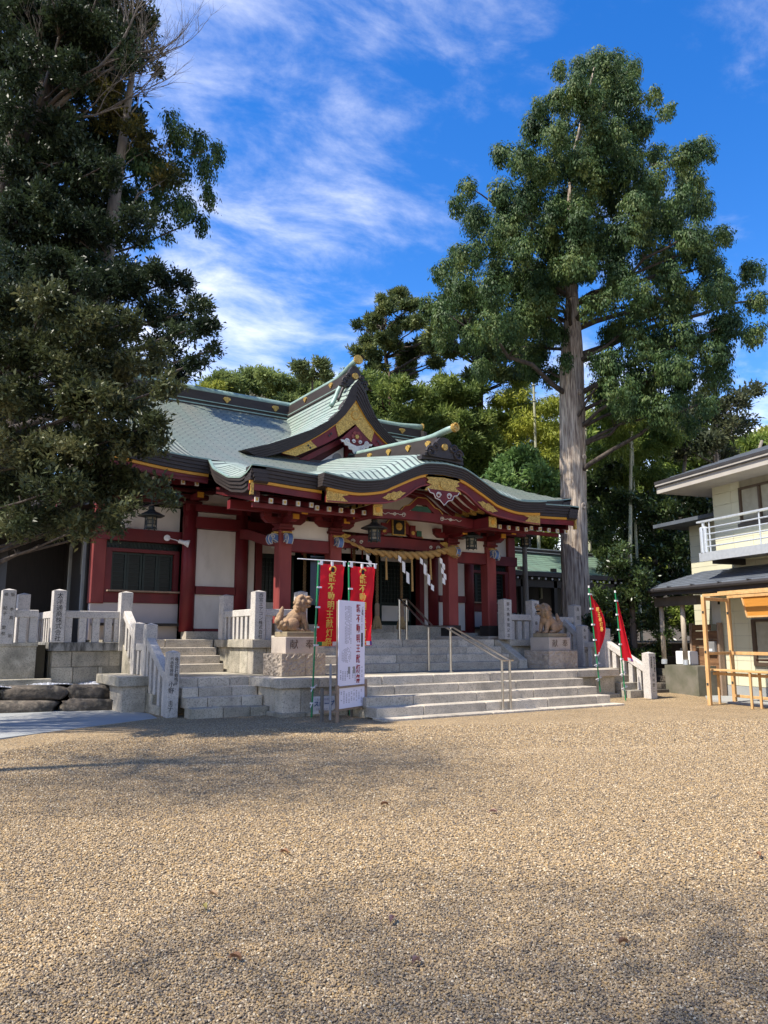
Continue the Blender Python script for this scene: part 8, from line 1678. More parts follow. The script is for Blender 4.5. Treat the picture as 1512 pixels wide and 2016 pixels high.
    'bamboo_b': [(24.79,21.1,11.72,0.58,0.46), (24.91,21.2,11.76,0.58,0.46), (23.55,19.84,10.31,0.58,0.47), (24.94,21.01,10.83,0.62,0.49), (24.66,19.45,11.13,0.67,0.53), (24.64,19.44,11.12,0.67,0.53), (23.54,19.06,9.8,0.68,0.55), (26.21,19.73,10.39,0.65,0.52), (26.13,19.67,10.36,0.65,0.52), (25.27,21.05,9.46,0.75,0.6), (23.64,19.7,8.94,0.7,0.56), (25.54,19.8,9.02,0.73,0.58), (26.89,19.6,9.66,0.53,0.43), (26.44,19.27,9.52,0.52,0.42), (25.02,20.41,8.01,0.61,0.49), (24.43,19.93,7.85,0.59,0.48), (25.7,19.51,7.82,0.56,0.45), (26.2,19.89,7.94,0.57,0.46), (23.55,20.46,8.57,0.51,0.41), (22.31,19.38,8.19,0.49,0.39)],
    'fresh': [(17.78,19.5,7.23,0.38,0.3), (17.87,19.6,7.26,0.38,0.3), (17.9,18.86,7.41,0.41,0.32), (17.82,18.78,7.38,0.4,0.32), (17.82,18.12,6.8,0.39,0.32), (18.92,19.25,7.14,0.42,0.34), (17.02,18.73,6.48,0.4,0.32), (18.18,18.96,6.47,0.44,0.35), (18.76,18.57,6.57,0.31,0.25), (18.16,17.97,6.4,0.3,0.24), (16.86,18.29,5.88,0.36,0.28), (17.75,19.25,6.12,0.37,0.3), (18.6,18.91,6.04,0.38,0.3), (18.25,18.56,5.96,0.37,0.3), (16.79,19.04,6.71,0.2,0.16), (17.36,19.69,6.89,0.21,0.16)],
    'dark_evergreen': [(24.36,21.51,7.48,0.74,0.6), (24.76,21.87,7.58,0.76,0.6), (25.62,21.04,6.79,0.83,0.67), (24,19.71,6.44,0.78,0.63), (24.91,22.09,6,0.76,0.61), (23.18,20.56,5.68,0.71,0.57), (25.03,18.85,6.42,0.82,0.65), (27.08,20.39,6.83,0.88,0.71), (27.28,19.09,6.66,0.81,0.65), (27.22,19.05,6.65,0.81,0.65), (25.53,20.3,5.21,0.86,0.69), (25.48,18.61,4.84,0.82,0.65), (27.61,20.16,5.12,0.89,0.71), (28.18,19.13,5.06,0.75,0.6), (28.79,19.55,5.14,0.76,0.61), (24.72,21.74,4.46,0.67,0.54), (25.05,22.03,4.5,0.68,0.54), (26.75,17.76,7.23,0.66,0.53), (29.26,19.43,7.77,0.72,0.58), (27.55,17.93,6.32,0.59,0.48), (24.26,20.59,8.06,0.56,0.45), (23.65,20.08,7.89,0.55,0.44), (24.28,19.63,3.68,0.78,0.63), (24.62,19.91,3.71,0.79,0.64), (26.69,19.36,3.56,0.81,0.65), (26.33,19.1,3.53,0.8,0.64)],
    'camellia': [(16.63,14.05,3.28,0.36,0.29), (16.38,13.84,3.25,0.35,0.28), (16.89,14.73,2.49,0.4,0.32), (16.71,13.71,2.41,0.44,0.35), (16.92,13.89,2.43,0.44,0.35), (17.21,13.71,3,0.3,0.24), (16.77,13.36,2.96,0.3,0.24), (16.58,14.72,1.76,0.37,0.29), (16.5,14.65,1.76,0.37,0.29), (17.15,14.21,1.62,0.48,0.38), (17.96,13.99,1.9,0.37,0.3), (18.02,14.04,1.9,0.37,0.3), (16.98,13.87,0.81,0.44,0.35), (17.26,14.1,0.8,0.45,0.36), (17.99,13.99,1.07,0.28,0.23), (17.8,13.84,1.07,0.28,0.22), (17.35,13.26,1.48,0.2,0.16), (17.51,13.38,1.48,0.21,0.16), (16.94,14.34,0.8,0.31,0.25), (17.04,14.43,0.8,0.31,0.25), (17.27,13.88,0.37,0.22,0.18), (17.62,14.17,0.35,0.23,0.18), (16.46,13.67,3.71,0.22,0.17), (17.04,14.15,3.79,0.22,0.18)],
    'loose': [(30.58,21.37,11.31,0.68,0.55), (31.09,21.72,11.48,0.7,0.56), (31.62,20.72,11.81,0.59,0.47), (32.63,21.38,12.14,0.61,0.49), (32.1,19.72,12.12,0.45,0.36), (34.15,20.99,12.8,0.48,0.38), (35.86,21.23,13.69,0.35,0.28), (35.27,22.05,11.94,0.65,0.52), (32.1,20.07,11,0.59,0.47), (30.82,20.56,10.2,0.67,0.54), (31.01,20.68,10.25,0.68,0.54), (35.29,21.23,12.02,0.39,0.31), (32.63,23.18,10.76,0.74,0.59), (31.4,22.3,10.41,0.71,0.57), (33.58,21.64,10.11,0.63,0.5), (33.56,19.56,12.92,0.18,0.15), (34.55,20.14,13.26,0.19,0.15), (33.58,22.66,13.2,0.44,0.35), (31.44,21.22,12.45,0.41,0.33)],
    'yellow_right': [(43.83,27.52,13.12,0.62,0.5), (41.74,26.2,12.56,0.59,0.47), (43.22,25.78,13.08,0.6,0.48), (44.49,26.54,13.42,0.61,0.49), (43.54,25.12,13.29,0.53,0.43), (45.39,26.19,13.8,0.55,0.44), (41.63,27.17,12.11,0.54,0.43), (43.1,28.13,12.49,0.56,0.45)],
    'hill_yellow': [(25.46,75.11,25.99,1.32,1.06), (26.39,73.17,26.01,1.4,1.12), (27.21,75.47,26.78,1.44,1.15), (29.07,75.13,26.46,1.14,0.92), (29.68,76.7,26.99,1.17,0.94), (23.86,74.23,25.21,1.19,0.95), (24.76,77.02,26.11,1.24,0.99)],
    'hill_pine': [(31.21,62.92,26.88,0.6,0.42), (30.69,61.87,26.45,0.59,0.41), (33,61.79,27.09,0.55,0.39), (32.28,60.45,26.53,0.54,0.38), (31.67,61.68,25.79,0.55,0.38), (32.65,60.31,25.48,0.5,0.35), (33.05,61.06,25.78,0.5,0.35), (31.36,62.11,25.51,0.46,0.32)],
    'hill_grey': [(29.18,68.55,24.36,0.82,0.66), (30.13,70.79,25.11,0.85,0.68), (29.81,68.12,23.99,0.73,0.58), (29.59,67.63,23.83,0.72,0.58)],
    'hill_wood': [(30.04,77.81,29.27,1.4,1.12), (28.7,74.34,28.03,1.34,1.07), (31.39,75.34,29.39,1.38,1.1), (32.79,78.7,30.63,1.44,1.15), (35.5,79.16,31.28,1.36,1.09), (32.13,71.64,28.44,1.23,0.98), (34.46,72.84,28.55,1.16,0.93), (34.37,72.64,28.48,1.16,0.93), (31.41,77.4,27.94,1.62,1.3), (30.82,75.93,27.43,1.59,1.27), (35.93,78.57,28.93,1.69,1.35), (34.77,76.03,28.04,1.64,1.31), (38.01,74.96,29.03,1.32,1.06), (37.82,74.59,28.9,1.32,1.05), (38.83,71.68,28.16,1.5,1.2), (37.42,69.08,27.19,1.45,1.16), (43.06,74.33,30.26,1.25,1), (40.19,69.36,28.33,1.16,0.93), (37.79,74.47,26.97,1.64,1.32), (37.73,74.35,26.93,1.64,1.31), (39.88,71.23,26.48,1.61,1.29), (41.29,73.75,27.37,1.67,1.34), (33.97,71.05,25.55,1.34,1.07), (36.78,76.93,27.55,1.45,1.16), (27.26,74.91,27.53,0.92,0.74), (27.31,75.05,27.58,0.92,0.74), (40.92,68.63,26.66,1.58,1.26), (42.82,71.83,27.84,1.65,1.32), (41.31,70.43,30.01,0.75,0.6), (39.82,67.88,28.98,0.73,0.58), (30.99,79.96,26.77,1.66,1.33), (30.31,78.21,26.21,1.63,1.3), (28.59,83.28,27.22,1.69,1.35), (27.85,81.11,26.54,1.65,1.32), (32.25,72.98,24.93,1.56,1.25), (33.47,75.74,25.82,1.62,1.29)],
    'wood': [(19.93,34.22,12.27,0.99,0.79), (21.73,34.99,12.53,1.03,0.83), (22.98,34.05,12.57,1.03,0.82), (24.2,32.64,12.32,1.02,0.81), (25.76,33.25,12.75,1.05,0.84), (26.06,30.68,12.7,1,0.8), (28.64,31.95,12.97,1.06,0.85), (30.07,31.82,13.48,1.08,0.86), (31.67,31.83,13.63,1.1,0.88), (32.59,29.89,13.33,1.07,0.86), (32.34,28.64,12.84,1.04,0.84), (34.29,28.37,13.08,1.07,0.85), (33.97,26.43,12.81,1.02,0.82), (36.01,26.83,12.83,1.06,0.84), (37.29,25.54,13.13,1.05,0.84), (22.32,37.98,12.11,1.1,0.88), (23.21,36.7,11.73,1.09,0.87), (25.06,36.48,12.37,1.11,0.89), (24.57,34.02,11.58,1.05,0.84), (25.02,32.62,11.13,1.03,0.82), (26.14,32.05,11.46,1.03,0.82), (29.13,33.17,12.07,1.1,0.88), (29.78,32.09,12.15,1.08,0.87), (30,29.28,11.21,1.03,0.82), (32.94,31.12,12.21,1.1,0.88), (30.65,27.43,11.36,1,0.8), (33.05,27.7,11.15,1.03,0.83), (33.78,26.5,11.51,1.02,0.82), (35.35,26.36,11.79,1.04,0.83), (37.29,25.34,11.4,1.04,0.83), (39.22,25.19,11.56,1.07,0.85), (41.89,25.45,12.39,1.11,0.89), (42.38,24.82,12.31,1.1,0.88), (20.24,35.13,10.23,1.02,0.81), (23.28,36.47,10.62,1.09,0.87), (23.17,34.89,10.45,1.05,0.84), (24.76,33.57,10.02,1.04,0.84), (25.16,32.07,9.89,1.02,0.81), (25.79,30.57,9.81,1,0.8), (29.57,33.56,10.77,1.11,0.89), (28.84,30.83,10.57,1.04,0.83), (31.27,31.45,10.67,1.09,0.87), (30.08,28.58,10.27,1.01,0.81), (34.19,30.43,10.89,1.11,0.89), (34.01,27.75,10.3,1.05,0.84), (35.8,27.66,10.32,1.07,0.86), (35.33,25.93,10.24,1.03,0.82), (37.67,26.26,10.58,1.07,0.85), (38.43,25.05,10.08,1.05,0.84), (39.63,24.18,10.45,1.05,0.84), (40.16,23.63,10.61,1.05,0.84), (22.47,38.05,9.6,1.11,0.89), (22.33,36.11,9.23,1.06,0.85), (23.98,35.77,9.42,1.08,0.86), (24.59,33.62,8.88,1.04,0.83), (24.23,31.49,8.43,0.99,0.79), (26.23,32.03,8.58,1.03,0.83), (26.28,30.19,8.53,0.99,0.8), (30,31.62,9.01,1.07,0.86), (30.14,30.12,8.7,1.05,0.84), (33.14,30.99,9.25,1.1,0.88), (31.28,28.09,8.97,1.02,0.81), (32.49,27.09,8.7,1.01,0.81), (35.22,28.06,8.98,1.07,0.86), (37.62,27.97,9.39,1.1,0.88), (38.13,26.57,8.97,1.08,0.86), (39.69,26.28,9.27,1.1,0.88), (40.08,24.75,9.01,1.07,0.85), (39.62,23.29,9,1.03,0.82), (20.87,35.51,7.51,1.03,0.83), (22.98,36.1,8.08,1.07,0.86), (23.72,35.05,7.71,1.06,0.85), (23.8,33.2,7.79,1.02,0.82), (24.93,31.56,7.72,1,0.8), (27.28,32.95,7.92,1.07,0.85), (28.17,32.51,7.96,1.07,0.85), (30.66,33.07,8.14,1.11,0.89), (30.36,29.89,7.93,1.04,0.83), (30.89,29.25,7.48,1.04,0.83), (33,29.1,8.09,1.06,0.85), (35.37,29.83,8.2,1.11,0.89), (36.19,28.06,7.93,1.08,0.87), (36.2,27.1,7.79,1.06,0.85), (35.42,24.78,7.64,1.01,0.8), (39.41,25.86,7.72,1.08,0.87), (37.62,23.44,7.4,1.01,0.81), (41.88,24.36,7.57,1.08,0.87), (21.12,35.69,6.64,1.04,0.83), (23.15,36.59,6.45,1.09,0.87), (23.93,35.54,6.38,1.07,0.86), (23.94,33.18,6.2,1.03,0.82), (26.18,33.62,6.35,1.06,0.85), (27.53,32.73,6.32,1.06,0.85), (27.3,30.73,6.11,1.02,0.82), (28.78,31.01,6.29,1.05,0.84), (29.69,29.62,6.58,1.03,0.82), (31.8,29.71,6.62,1.06,0.85), (34.14,30.35,6.64,1.1,0.88), (33.83,28.11,6.23,1.05,0.84), (35.3,27.92,6.18,1.07,0.86), (34.89,26.03,6.23,1.02,0.82), (36.9,25.44,6.46,1.04,0.83), (36.8,24.21,5.92,1.01,0.81), (39.86,25.31,6.33,1.08,0.86), (40.48,23.74,6.38,1.05,0.84), (21.1,35.34,4.81,1.03,0.83), (22.87,36.72,5.24,1.08,0.87), (23.44,34.41,4.96,1.04,0.84), (23.6,31.93,4.72,0.99,0.8), (27.15,34.58,5.59,1.1,0.88), (25.89,31.44,4.72,1.01,0.81), (28.46,31.79,4.97,1.06,0.85), (28.44,30.58,4.87,1.03,0.83), (30.81,30.92,5.07,1.07,0.86), (30.88,29.07,4.81,1.03,0.83), (31.19,27.59,4.66,1.01,0.81), (31.9,26.8,4.94,1,0.8), (33.39,26.29,4.93,1.01,0.81), (37.44,28.45,5,1.11,0.89), (37.97,26.94,5.24,1.09,0.87), (36.63,24.76,5.21,1.02,0.82), (41.79,25.82,5.5,1.11,0.89), (42.11,25.14,5.09,1.1,0.88), (21.62,37.11,3.79,1.08,0.86), (23.12,36.44,3.65,1.08,0.87), (23.81,35.17,3.99,1.07,0.85), (24.84,34.61,3.98,1.07,0.85), (25.72,33.92,4.13,1.06,0.85), (25.72,31.6,3.88,1.02,0.81), (26.68,30.06,3.44,1,0.8), (28.6,30.76,3.98,1.04,0.83), (30.07,30.51,3.77,1.05,0.84), (31.57,29.93,4.12,1.06,0.85), (31.78,28.35,3.95,1.03,0.82), (33.43,28.53,3.67,1.06,0.85), (34.73,27.98,3.92,1.06,0.85), (36.26,26.91,3.84,1.06,0.85), (35.39,24.69,3.85,1,0.8), (40.02,26.27,4.27,1.1,0.88), (37.1,23.05,3.76,0.99,0.79), (40.43,24.47,4.05,1.07,0.85), (22.21,36.85,2.48,1.08,0.86), (21.58,33.76,2.34,1.01,0.8), (23.81,35.87,2.75,1.08,0.86), (23.97,33.14,2.3,1.02,0.82), (27.42,34.87,2.9,1.11,0.89), (26.28,31.28,2.52,1.02,0.81), (29.45,33.81,2.95,1.11,0.89), (28,30.09,2.54,1.02,0.81), (29.77,30.07,2.7,1.04,0.83), (32.31,30.19,2.64,1.08,0.86), (32.64,29.45,2.42,1.07,0.85), (32.24,27.48,2.6,1.02,0.81), (34.07,27.52,2.75,1.04,0.84), (34.54,25.52,2.47,1.01,0.81), (35.81,25.41,2.45,1.02,0.82), (36.28,24.17,2.52,1,0.8), (41.21,26.19,2.91,1.11,0.89), (41.45,25.17,2.9,1.1,0.88)],
}
TREE_BASE = {
    'cypress': (18.5, 17.3, 1.2),
    'oak_front': (-0.74, 14.19, 0.2),
    'oak_dark': (1.2, 26.05, 1.2),
    'droopy': (4.17, 29.49, 1.3),
    'tall': (2.22, 28.96, 1.3),
    'autumn': (4.7, 26.76, 1.0),
    'grove_back': (3.69, 30.99, 1.3),
    'conifer_a': (20.19, 29.81, 1.3),
    'conifer_b': (21.34, 25.49, 1.3),
    'sugi_a': (16.49, 25.06, 1.3),
    'sugi_b': (19.39, 24.37, 1.3),
    'bamboo_a': (23.23, 24.26, 1.3),
    'bamboo_b': (24.65, 19.76, 1.3),
    'fresh': (17.81, 18.84, 1.3),
    'dark_evergreen': (26.17, 19.97, 1.3),
    'camellia': (17.08, 13.95, 1.0),
    'loose': (32.61, 21.75, 1.3),
    'yellow_right': (43.47, 26.62, 1.3),
    'hill_yellow': (26.91, 75.53, 8.0),
    'hill_pine': (32.39, 62.43, 8.0),
    'hill_grey': (30.01, 68.74, 8.0),
}
# ---------------------------------------------------------------- foliage
DENSITY = 4.0; QN = []
def unit(v): return v / np.maximum(1e-9, np.linalg.norm(v, axis=1, keepdims=True))
def leaf_quads(base, axis, normal, L, Wd, fold=0.25):
    """kite-shaped leaves: arrays of base points, directions, normals, lengths, widths"""
    side = unit(np.cross(axis, normal)); nrm = unit(np.cross(side, axis))
    L = L[:, None]; Wd = Wd[:, None]
    mid = base + axis * L * 0.45
    a = base; b = mid + side * Wd * 0.5 + nrm * Wd * fold; c = base + axis * L; d = mid - side * Wd * 0.5 + nrm * Wd * fold
    return np.stack([a, b, c, d], axis=1)
def leaf_object(name, quads, m, parent, kind='stuff'):
    n = len(quads); o3 = np.array(OFF[parent.name]) if parent is not None else np.zeros(3)
    V = (quads.reshape(-1, 3) - o3).astype(np.float32)
    me = bpy.data.meshes.new(name); me.vertices.add(4 * n); me.loops.add(4 * n); me.polygons.add(n)
    me.vertices.foreach_set('co', V.ravel()); me.loops.foreach_set('vertex_index', np.arange(4 * n, dtype=np.int32))
    me.polygons.foreach_set('loop_start', np.arange(0, 4 * n, 4, dtype=np.int32)); me.polygons.foreach_set('loop_total', np.full(n, 4, dtype=np.int32))
    me.update(calc_edges=True); me.materials.append(m)
    o = bpy.data.objects.new(name, me); COL.objects.link(o)
    if parent is not None: o.parent = parent; OFF[o.name] = Vector(o3)
    if kind: o['kind'] = kind
    return o
def rand_dir(n, g): return unit(g.normal(size=(n, 3)))
def crown_quads(cl, style, size, per_m2, g, limit=None, shell=0.55, tufts=11, tuft_size=1.0):
    """cl: clump list (x,y,z,r,rz). Twigs grow in each clump, leaves on each twig."""
    out = []
    for (x, y, z, r, rz) in cl:
        ntw = max(20, int(per_m2 * 4 * math.pi * r * r / 3 * DENSITY))
        # each mass is built of smaller tufts set round its shell, with gaps between them
        nt = max(5, int(tufts * (0.8 + 0.5 * g.random())))
        td = rand_dir(nt, g); td[:, 2] = td[:, 2] * 0.85 + 0.10
        tc = td * (0.45 + 0.55 * g.random((nt, 1)) ** .6); tr = (0.26 + 0.22 * g.random(nt)) * tuft_size
        k_ = g.integers(0, nt, ntw); d = rand_dir(ntw, g)
        q = (shell + (1 - shell) * g.random(ntw)) ** 0.7
        p = np.array([x, y, z]) + (tc[k_] + d * (q * tr[k_])[:, None] * np.array([1, 1, .75])) * np.array([r, r, rz])
        d = unit(d + td[k_] * .6)
        outd = unit(d * np.array([1, 1, 0.7]))
        if style == 'broad':
            k = 7; T = np.repeat(p, k, 0); D = np.repeat(outd, k, 0)
            ax = unit(D * 0.55 + g.normal(size=T.shape) * 0.62 + np.array([0, 0, 0.22])); nr = unit(np.array([0, 0, 1.0]) + g.normal(size=T.shape) * 0.55)
            T = T + g.normal(size=T.shape) * size * 0.5
            L = size * (0.6 + 0.7 * g.random(len(T))); Wd = L * (0.34 + 0.12 * g.random(len(T)))
            out.append(leaf_quads(T, ax, nr, L, Wd))
        elif style == 'droop':      # hanging flat sprays
            k = 11; T = np.repeat(p, k, 0); D = np.repeat(outd, k, 0); i = np.tile(np.arange(k), ntw)
            hang = np.repeat(unit(outd * np.array([.8, .8, 0]) + g.normal(size=(ntw, 3)) * .25 + np.array([0, 0, -.55])), k, 0)
            T = T + hang * (i * size * 0.26)[:, None] + g.normal(size=T.shape) * size * .26 - np.array([0, 0, 1.0]) * ((i / k) ** 1.6 * size * 2.6)[:, None]
            ax = unit(hang * .7 + g.normal(size=T.shape) * 0.42 + np.array([0, 0, -.35])); nr = unit(D + g.normal(size=T.shape) * .6 + np.array([0, 0, .5]))
            L = size * (0.55 + 0.6 * g.random(len(T))); Wd = L * (0.34 + .2 * g.random(len(T)))
            out.append(leaf_quads(T, ax, nr, L, Wd, .1))
        elif style == 'cyp':        # short fans of scale foliage that hang from each tuft
            dz = p[:, 2] - (z + tc[k_][:, 2] * rz)
            low = dz < 0; p[low, 2] -= (0.5 + g.random(low.sum())) * 0.16 * size / .08
            k = 3; T = np.repeat(p, k, 0); D = np.repeat(unit(outd + np.array([0, 0, .25])), k, 0)
            dn = unit(np.array([0, 0, -1.0]) + D * .15 + g.normal(size=T.shape) * .38)
            ax = unit(dn - D * np.sum(dn * D, 1, keepdims=True) * .8); nr = unit(D + g.normal(size=T.shape) * .28)
            T = T + g.normal(size=T.shape) * size * .45
            L = size * (0.6 + 0.7 * g.random(len(T))); Wd = L * (0.32 + .16 * g.random(len(T)))
            out.append(leaf_quads(T, ax, nr, L, Wd, .12))
        elif style == 'tuft':       # cedar and pine tufts
            k = 12; T = np.repeat(p, k, 0); D = np.repeat(outd, k, 0)
            ax = unit(D * .55 + g.normal(size=T.shape) * .7 + np.array([0, 0, .35])); nr = unit(D + np.array([0, 0, .5]) + g.normal(size=T.shape) * .5)
            T = T + g.normal(size=T.shape) * size * .3
            L = size * (0.6 + 0.6 * g.random(len(T))); Wd = L * 0.26
            out.append(leaf_quads(T, ax, nr, L, Wd, .1))
        elif style == 'bamboo':
            k = 9; T = np.repeat(p, k, 0); D = np.repeat(outd, k, 0)
            ax = unit(D * .45 + g.normal(size=T.shape) * .5 + np.array([0, 0, -.55])); nr = unit(np.array([0, 0, 1.0]) + g.normal(size=T.shape) * .5)
            T = T + g.normal(size=T.shape) * size * .5
            L = size * (0.6 + 0.6 * g.random(len(T))); Wd = L * 0.22
            out.append(leaf_quads(T, ax, nr, L, Wd, .1))
    q = np.concatenate(out); QN.append(len(q))
    if limit and len(q) > limit: q = q[g.permutation(len(q))[:limit]]
    return q
def wig(p0, p1, n, amp, r, sag_=0.0):
    p0 = Vector(p0); p1 = Vector(p1); out = []
    for i in range(n + 1):
        t = i / n; w = math.sin(math.pi * t) * amp
        out.append(p0.lerp(p1, t) + Vector((r.uniform(-w, w), r.uniform(-w, w), r.uniform(-w, w) * .5 - sag_ * math.sin(math.pi * t))))
    return out
def tree(key, name, label, leafm, style, size, per, bark, trunk, limb_r=.05, group=None, limit=None, shell=.55, extra=None, seed=0, cat='tree', limbs=True, limb_every=1, limb_bark=None, tufts=11, tuft_size=1.0, fluted=False):
    """trunk: list of (x,y,z,r) or None -> straight up from the base to the crown"""
    g = np.random.default_rng(100 + seed); r = random.Random(100 + seed)
    base = TREE_BASE[key]; cl = CROWNS[key]
    t = thing(name, label, cat, base, group)
    if trunk is None:
        cx = sum(c[0] for c in cl) / len(cl); cy = sum(c[1] for c in cl) / len(cl); zt = max(c[2] for c in cl); w = max(.10, (zt - base[2]) * .018)
        trunk = [(base[0], base[1], base[2], w), ((base[0] + cx) / 2, (base[1] + cy) / 2, (base[2] + zt) / 2, w * .7), (cx, cy, zt, w * .15)]
    tp = catmull([q for q in trunk], 6)
    mb = MB()
    if fluted:
        n_ = 72; rows = []
        tp = catmull([q for q in trunk], 10)
        for qi, q in enumerate(tp):
            row = []
            for j in range(n_ + 1):
                a = 2 * math.pi * (j % n_) / n_; zz_ = q[2]
                f = 1 + .030 * math.sin(13 * a + 1.7 * math.sin(.8 * zz_) + 1) + .024 * math.sin(23 * a + 2.1 * math.sin(1.1 * zz_ + 2)) + .05 * math.sin(4 * a + .5 * zz_) + .015 * math.sin(37 * a + 3 * math.sin(1.9 * zz_))
                row.append((q[0] + q[3] * f * math.cos(a), q[1] + q[3] * f * math.sin(a), q[2]))
            rows.append(row)
        mb.grid(rows)
    else: mb.tube([q[:3] for q in tp], [max(.01, q[3]) for q in tp], 14)
    tk = mb.build('trunk', bark, t, smooth=True)
    if limbs:
        for i, c in enumerate(cl):
            if i % limb_every: continue
            # join the clump to the trunk a little below its own height
            best = min(tp, key=lambda q: abs(q[2] - (c[2] - .35 * math.hypot(q[0] - c[0], q[1] - c[1]) - .2)))
            L = (Vector(c[:3]) - Vector(best[:3])).length
            if L < .3: continue
            pts = wig(best[:3], c[:3], 6, .05 * L, r, -.03 * L)
            r0 = min(best[3] * .6, limb_r * (.5 + .25 * L)); mb = MB(); mb.tube(pts, [r0 * (1 - .78 * k / 6) for k in range(7)], 7)
            for k in range(5):
                a = pts[r.choice((3, 4, 5))]; d = Vector((r.uniform(-1, 1), r.uniform(-1, 1), r.uniform(-.3, .8))) * c[3] * .8
                mb.tube([a, a + d * .5 + Vector((0, 0, .05)), a + d], [r0 * .28, r0 * .18, r0 * .06], 5)
            mb.build('limb', limb_bark or bark, t, smooth=True)
    leaf_object('crown', crown_quads(cl, style, size, per, g, limit, shell, tufts, tuft_size), leafm, t)
    if extra: extra(t, tk)
    return t

# the great tree
def cypress_extra(t, tk):
    r = random.Random(12)
    for (z, a) in ((3.2, 2.2), (4.0, 2.9), (4.4, 2.5), (5.2, 2.35), (6.0, 3.0), (6.9, 2.6), (7.7, 2.4), (8.3, 2.8), (8.9, 2.5), (9.4, 3.1), (9.9, 2.3), (5.6, 3.4), (7.2, 3.5)):
        rad = interp([1.2, 3, 6, 10], [.56, .45, .40, .36], z)
        aa = math.radians(205) + (a - 2.6) * 1.1
        c = Vector((18.5 + .03 * (z - 1) + rad * math.cos(aa) * .95, 17.3 - .02 * (z - 1) + rad * math.sin(aa) * .95, z)); n = Vector((math.cos(aa), math.sin(aa), 0)); s = Vector((-n.y, n.x, 0))
        mb = MB(); w = r.uniform(.05, .085)
        for f, th in ((1.0, .028), (.62, .02)):
            mb.tube([c + s * (w * f * math.cos(q)) + Vector((0, 0, w * 1.15 * f * math.sin(q))) + n * (.01 + .02 * (1 - f)) for q in np.linspace(0, 6.28, 14)], th, 6)
        mb.ell(c - n * .01, (w * .4, w * .4, w * .4), 8, 6)
        mb.build('knot', bark_cypress, tk, smooth=True)
tr_ = [(18.5, 17.3, 1.1, .62), (18.5, 17.3, 2.0, .47), (18.52, 17.28, 4.5, .42), (18.58, 17.24, 7.5, .39), (18.66, 17.2, 10.4, .36), (18.80, 17.2, 12.8, .21), (18.98, 17.35, 15, .11), (19.2, 17.3, 18, .05), (19.7, 16.5, 21.6, .03)]
tree('cypress', 'cypress_tree', 'towering cypress with a bare knotted trunk at the right end of the shrine hall', leaf_cypress, 'cyp', .115, 112, bark_cypress, tr_, .055, extra=cypress_extra, fluted=True, seed=1, shell=.35, limb_bark=bark_dark, limb_every=4, tufts=12, tuft_size=1.12)  # darker limb bark stands in for the shade inside the crown

# the grove on the left
tree('oak_front', 'oak_tree', 'nearest evergreen oak hanging low over the left end of the hall', leaf_oak, 'broad', .095, 62, bark_dark, [(*TREE_BASE['oak_front'], .26), (TREE_BASE['oak_front'][0] + .1, TREE_BASE['oak_front'][1], 3.0, .22), (TREE_BASE['oak_front'][0] + 1.2, TREE_BASE['oak_front'][1] - .2, 4.6, .13), (TREE_BASE['oak_front'][0] + 2.6, TREE_BASE['oak_front'][1] - .9, 6.0, .04)], .03, 'evergreen trees at the left', seed=2, shell=.4, limb_every=3)
tree('oak_dark', 'oak_tree', 'dark evergreen oak jutting out against the cloud above the left roof', leaf_oak_dark, 'broad', .155, 26, bark_dark, [(*TREE_BASE['oak_dark'], .40), (TREE_BASE['oak_dark'][0] + .6, TREE_BASE['oak_dark'][1], 7, .30), (TREE_BASE['oak_dark'][0] + 2.6, TREE_BASE['oak_dark'][1] - 1.2, 11.5, .14), (TREE_BASE['oak_dark'][0] + 4.2, TREE_BASE['oak_dark'][1] - 2.2, 13.0, .04)], .05, 'evergreen trees at the left', seed=3, shell=.4, limb_every=2)
tree('droopy', 'cypress_tree', 'drooping blue-green conifer showing past the left grove against open sky', leaf_cypress, 'cyp', .16, 62, bark_dark, [(*TREE_BASE['droopy'], .34), (TREE_BASE['droopy'][0] - .8, TREE_BASE['droopy'][1] + .5, 10, .22), (TREE_BASE['droopy'][0] - 1.2, TREE_BASE['droopy'][1] + .8, 18, .05)], .04, seed=4, limb_every=2)
tree('grove_back', 'oak_tree', 'shadowed evergreen filling the left edge behind the nearer oaks', leaf_oak_dark, 'broad', .24, 9, bark_dark, None, .03, 'evergreen trees at the left', seed=40, limb_every=4, shell=.1, tuft_size=1.6)
def tall_extra(t, tk):
    r = random.Random(21)
    def grow(p, d, L, rad, depth, mb):
        pts = [p]; dd = d.copy()
        for i in range(5):
            dd = (dd + Vector((r.uniform(-.16, .16), r.uniform(-.16, .16), r.uniform(-.10, .18)))).normalized(); pts.append(pts[-1] + dd * L / 5)
        mb.tube(pts, [rad * (1 - .65 * k / 5) for k in range(6)], 6 if rad > .02 else 4)
        if depth == 0: return
        for k in range(5 if depth > 1 else 4):
            i = r.choice((2, 3, 4, 5)); nd = (dd + Vector((r.uniform(-.8, .8), r.uniform(-.8, .8), r.uniform(-.35, .75)))).normalized()
            grow(pts[i], nd, L * r.uniform(.5, .72), rad * .45, depth - 1, mb)
    mb = MB(); rgt = Vector((math.cos(CAM_YAW), -math.sin(CAM_YAW), 0))
    b0 = Vector((3.2, 25.6, 18.7))
    grow(b0, (rgt + Vector((0, -.25, .55))).normalized(), 3.3, .105, 4, mb); grow(b0, (rgt + Vector((.1, -.3, -.25))).normalized(), 2.8, .06, 3, mb); grow(b0 + Vector((-.3, 0, .2)), (rgt * .3 + Vector((0, -.2, 1))).normalized(), 3.0, .065, 3, mb)
    mb.build('bare_branch', bark_twig, t, smooth=True)
tb_ = TREE_BASE['tall']
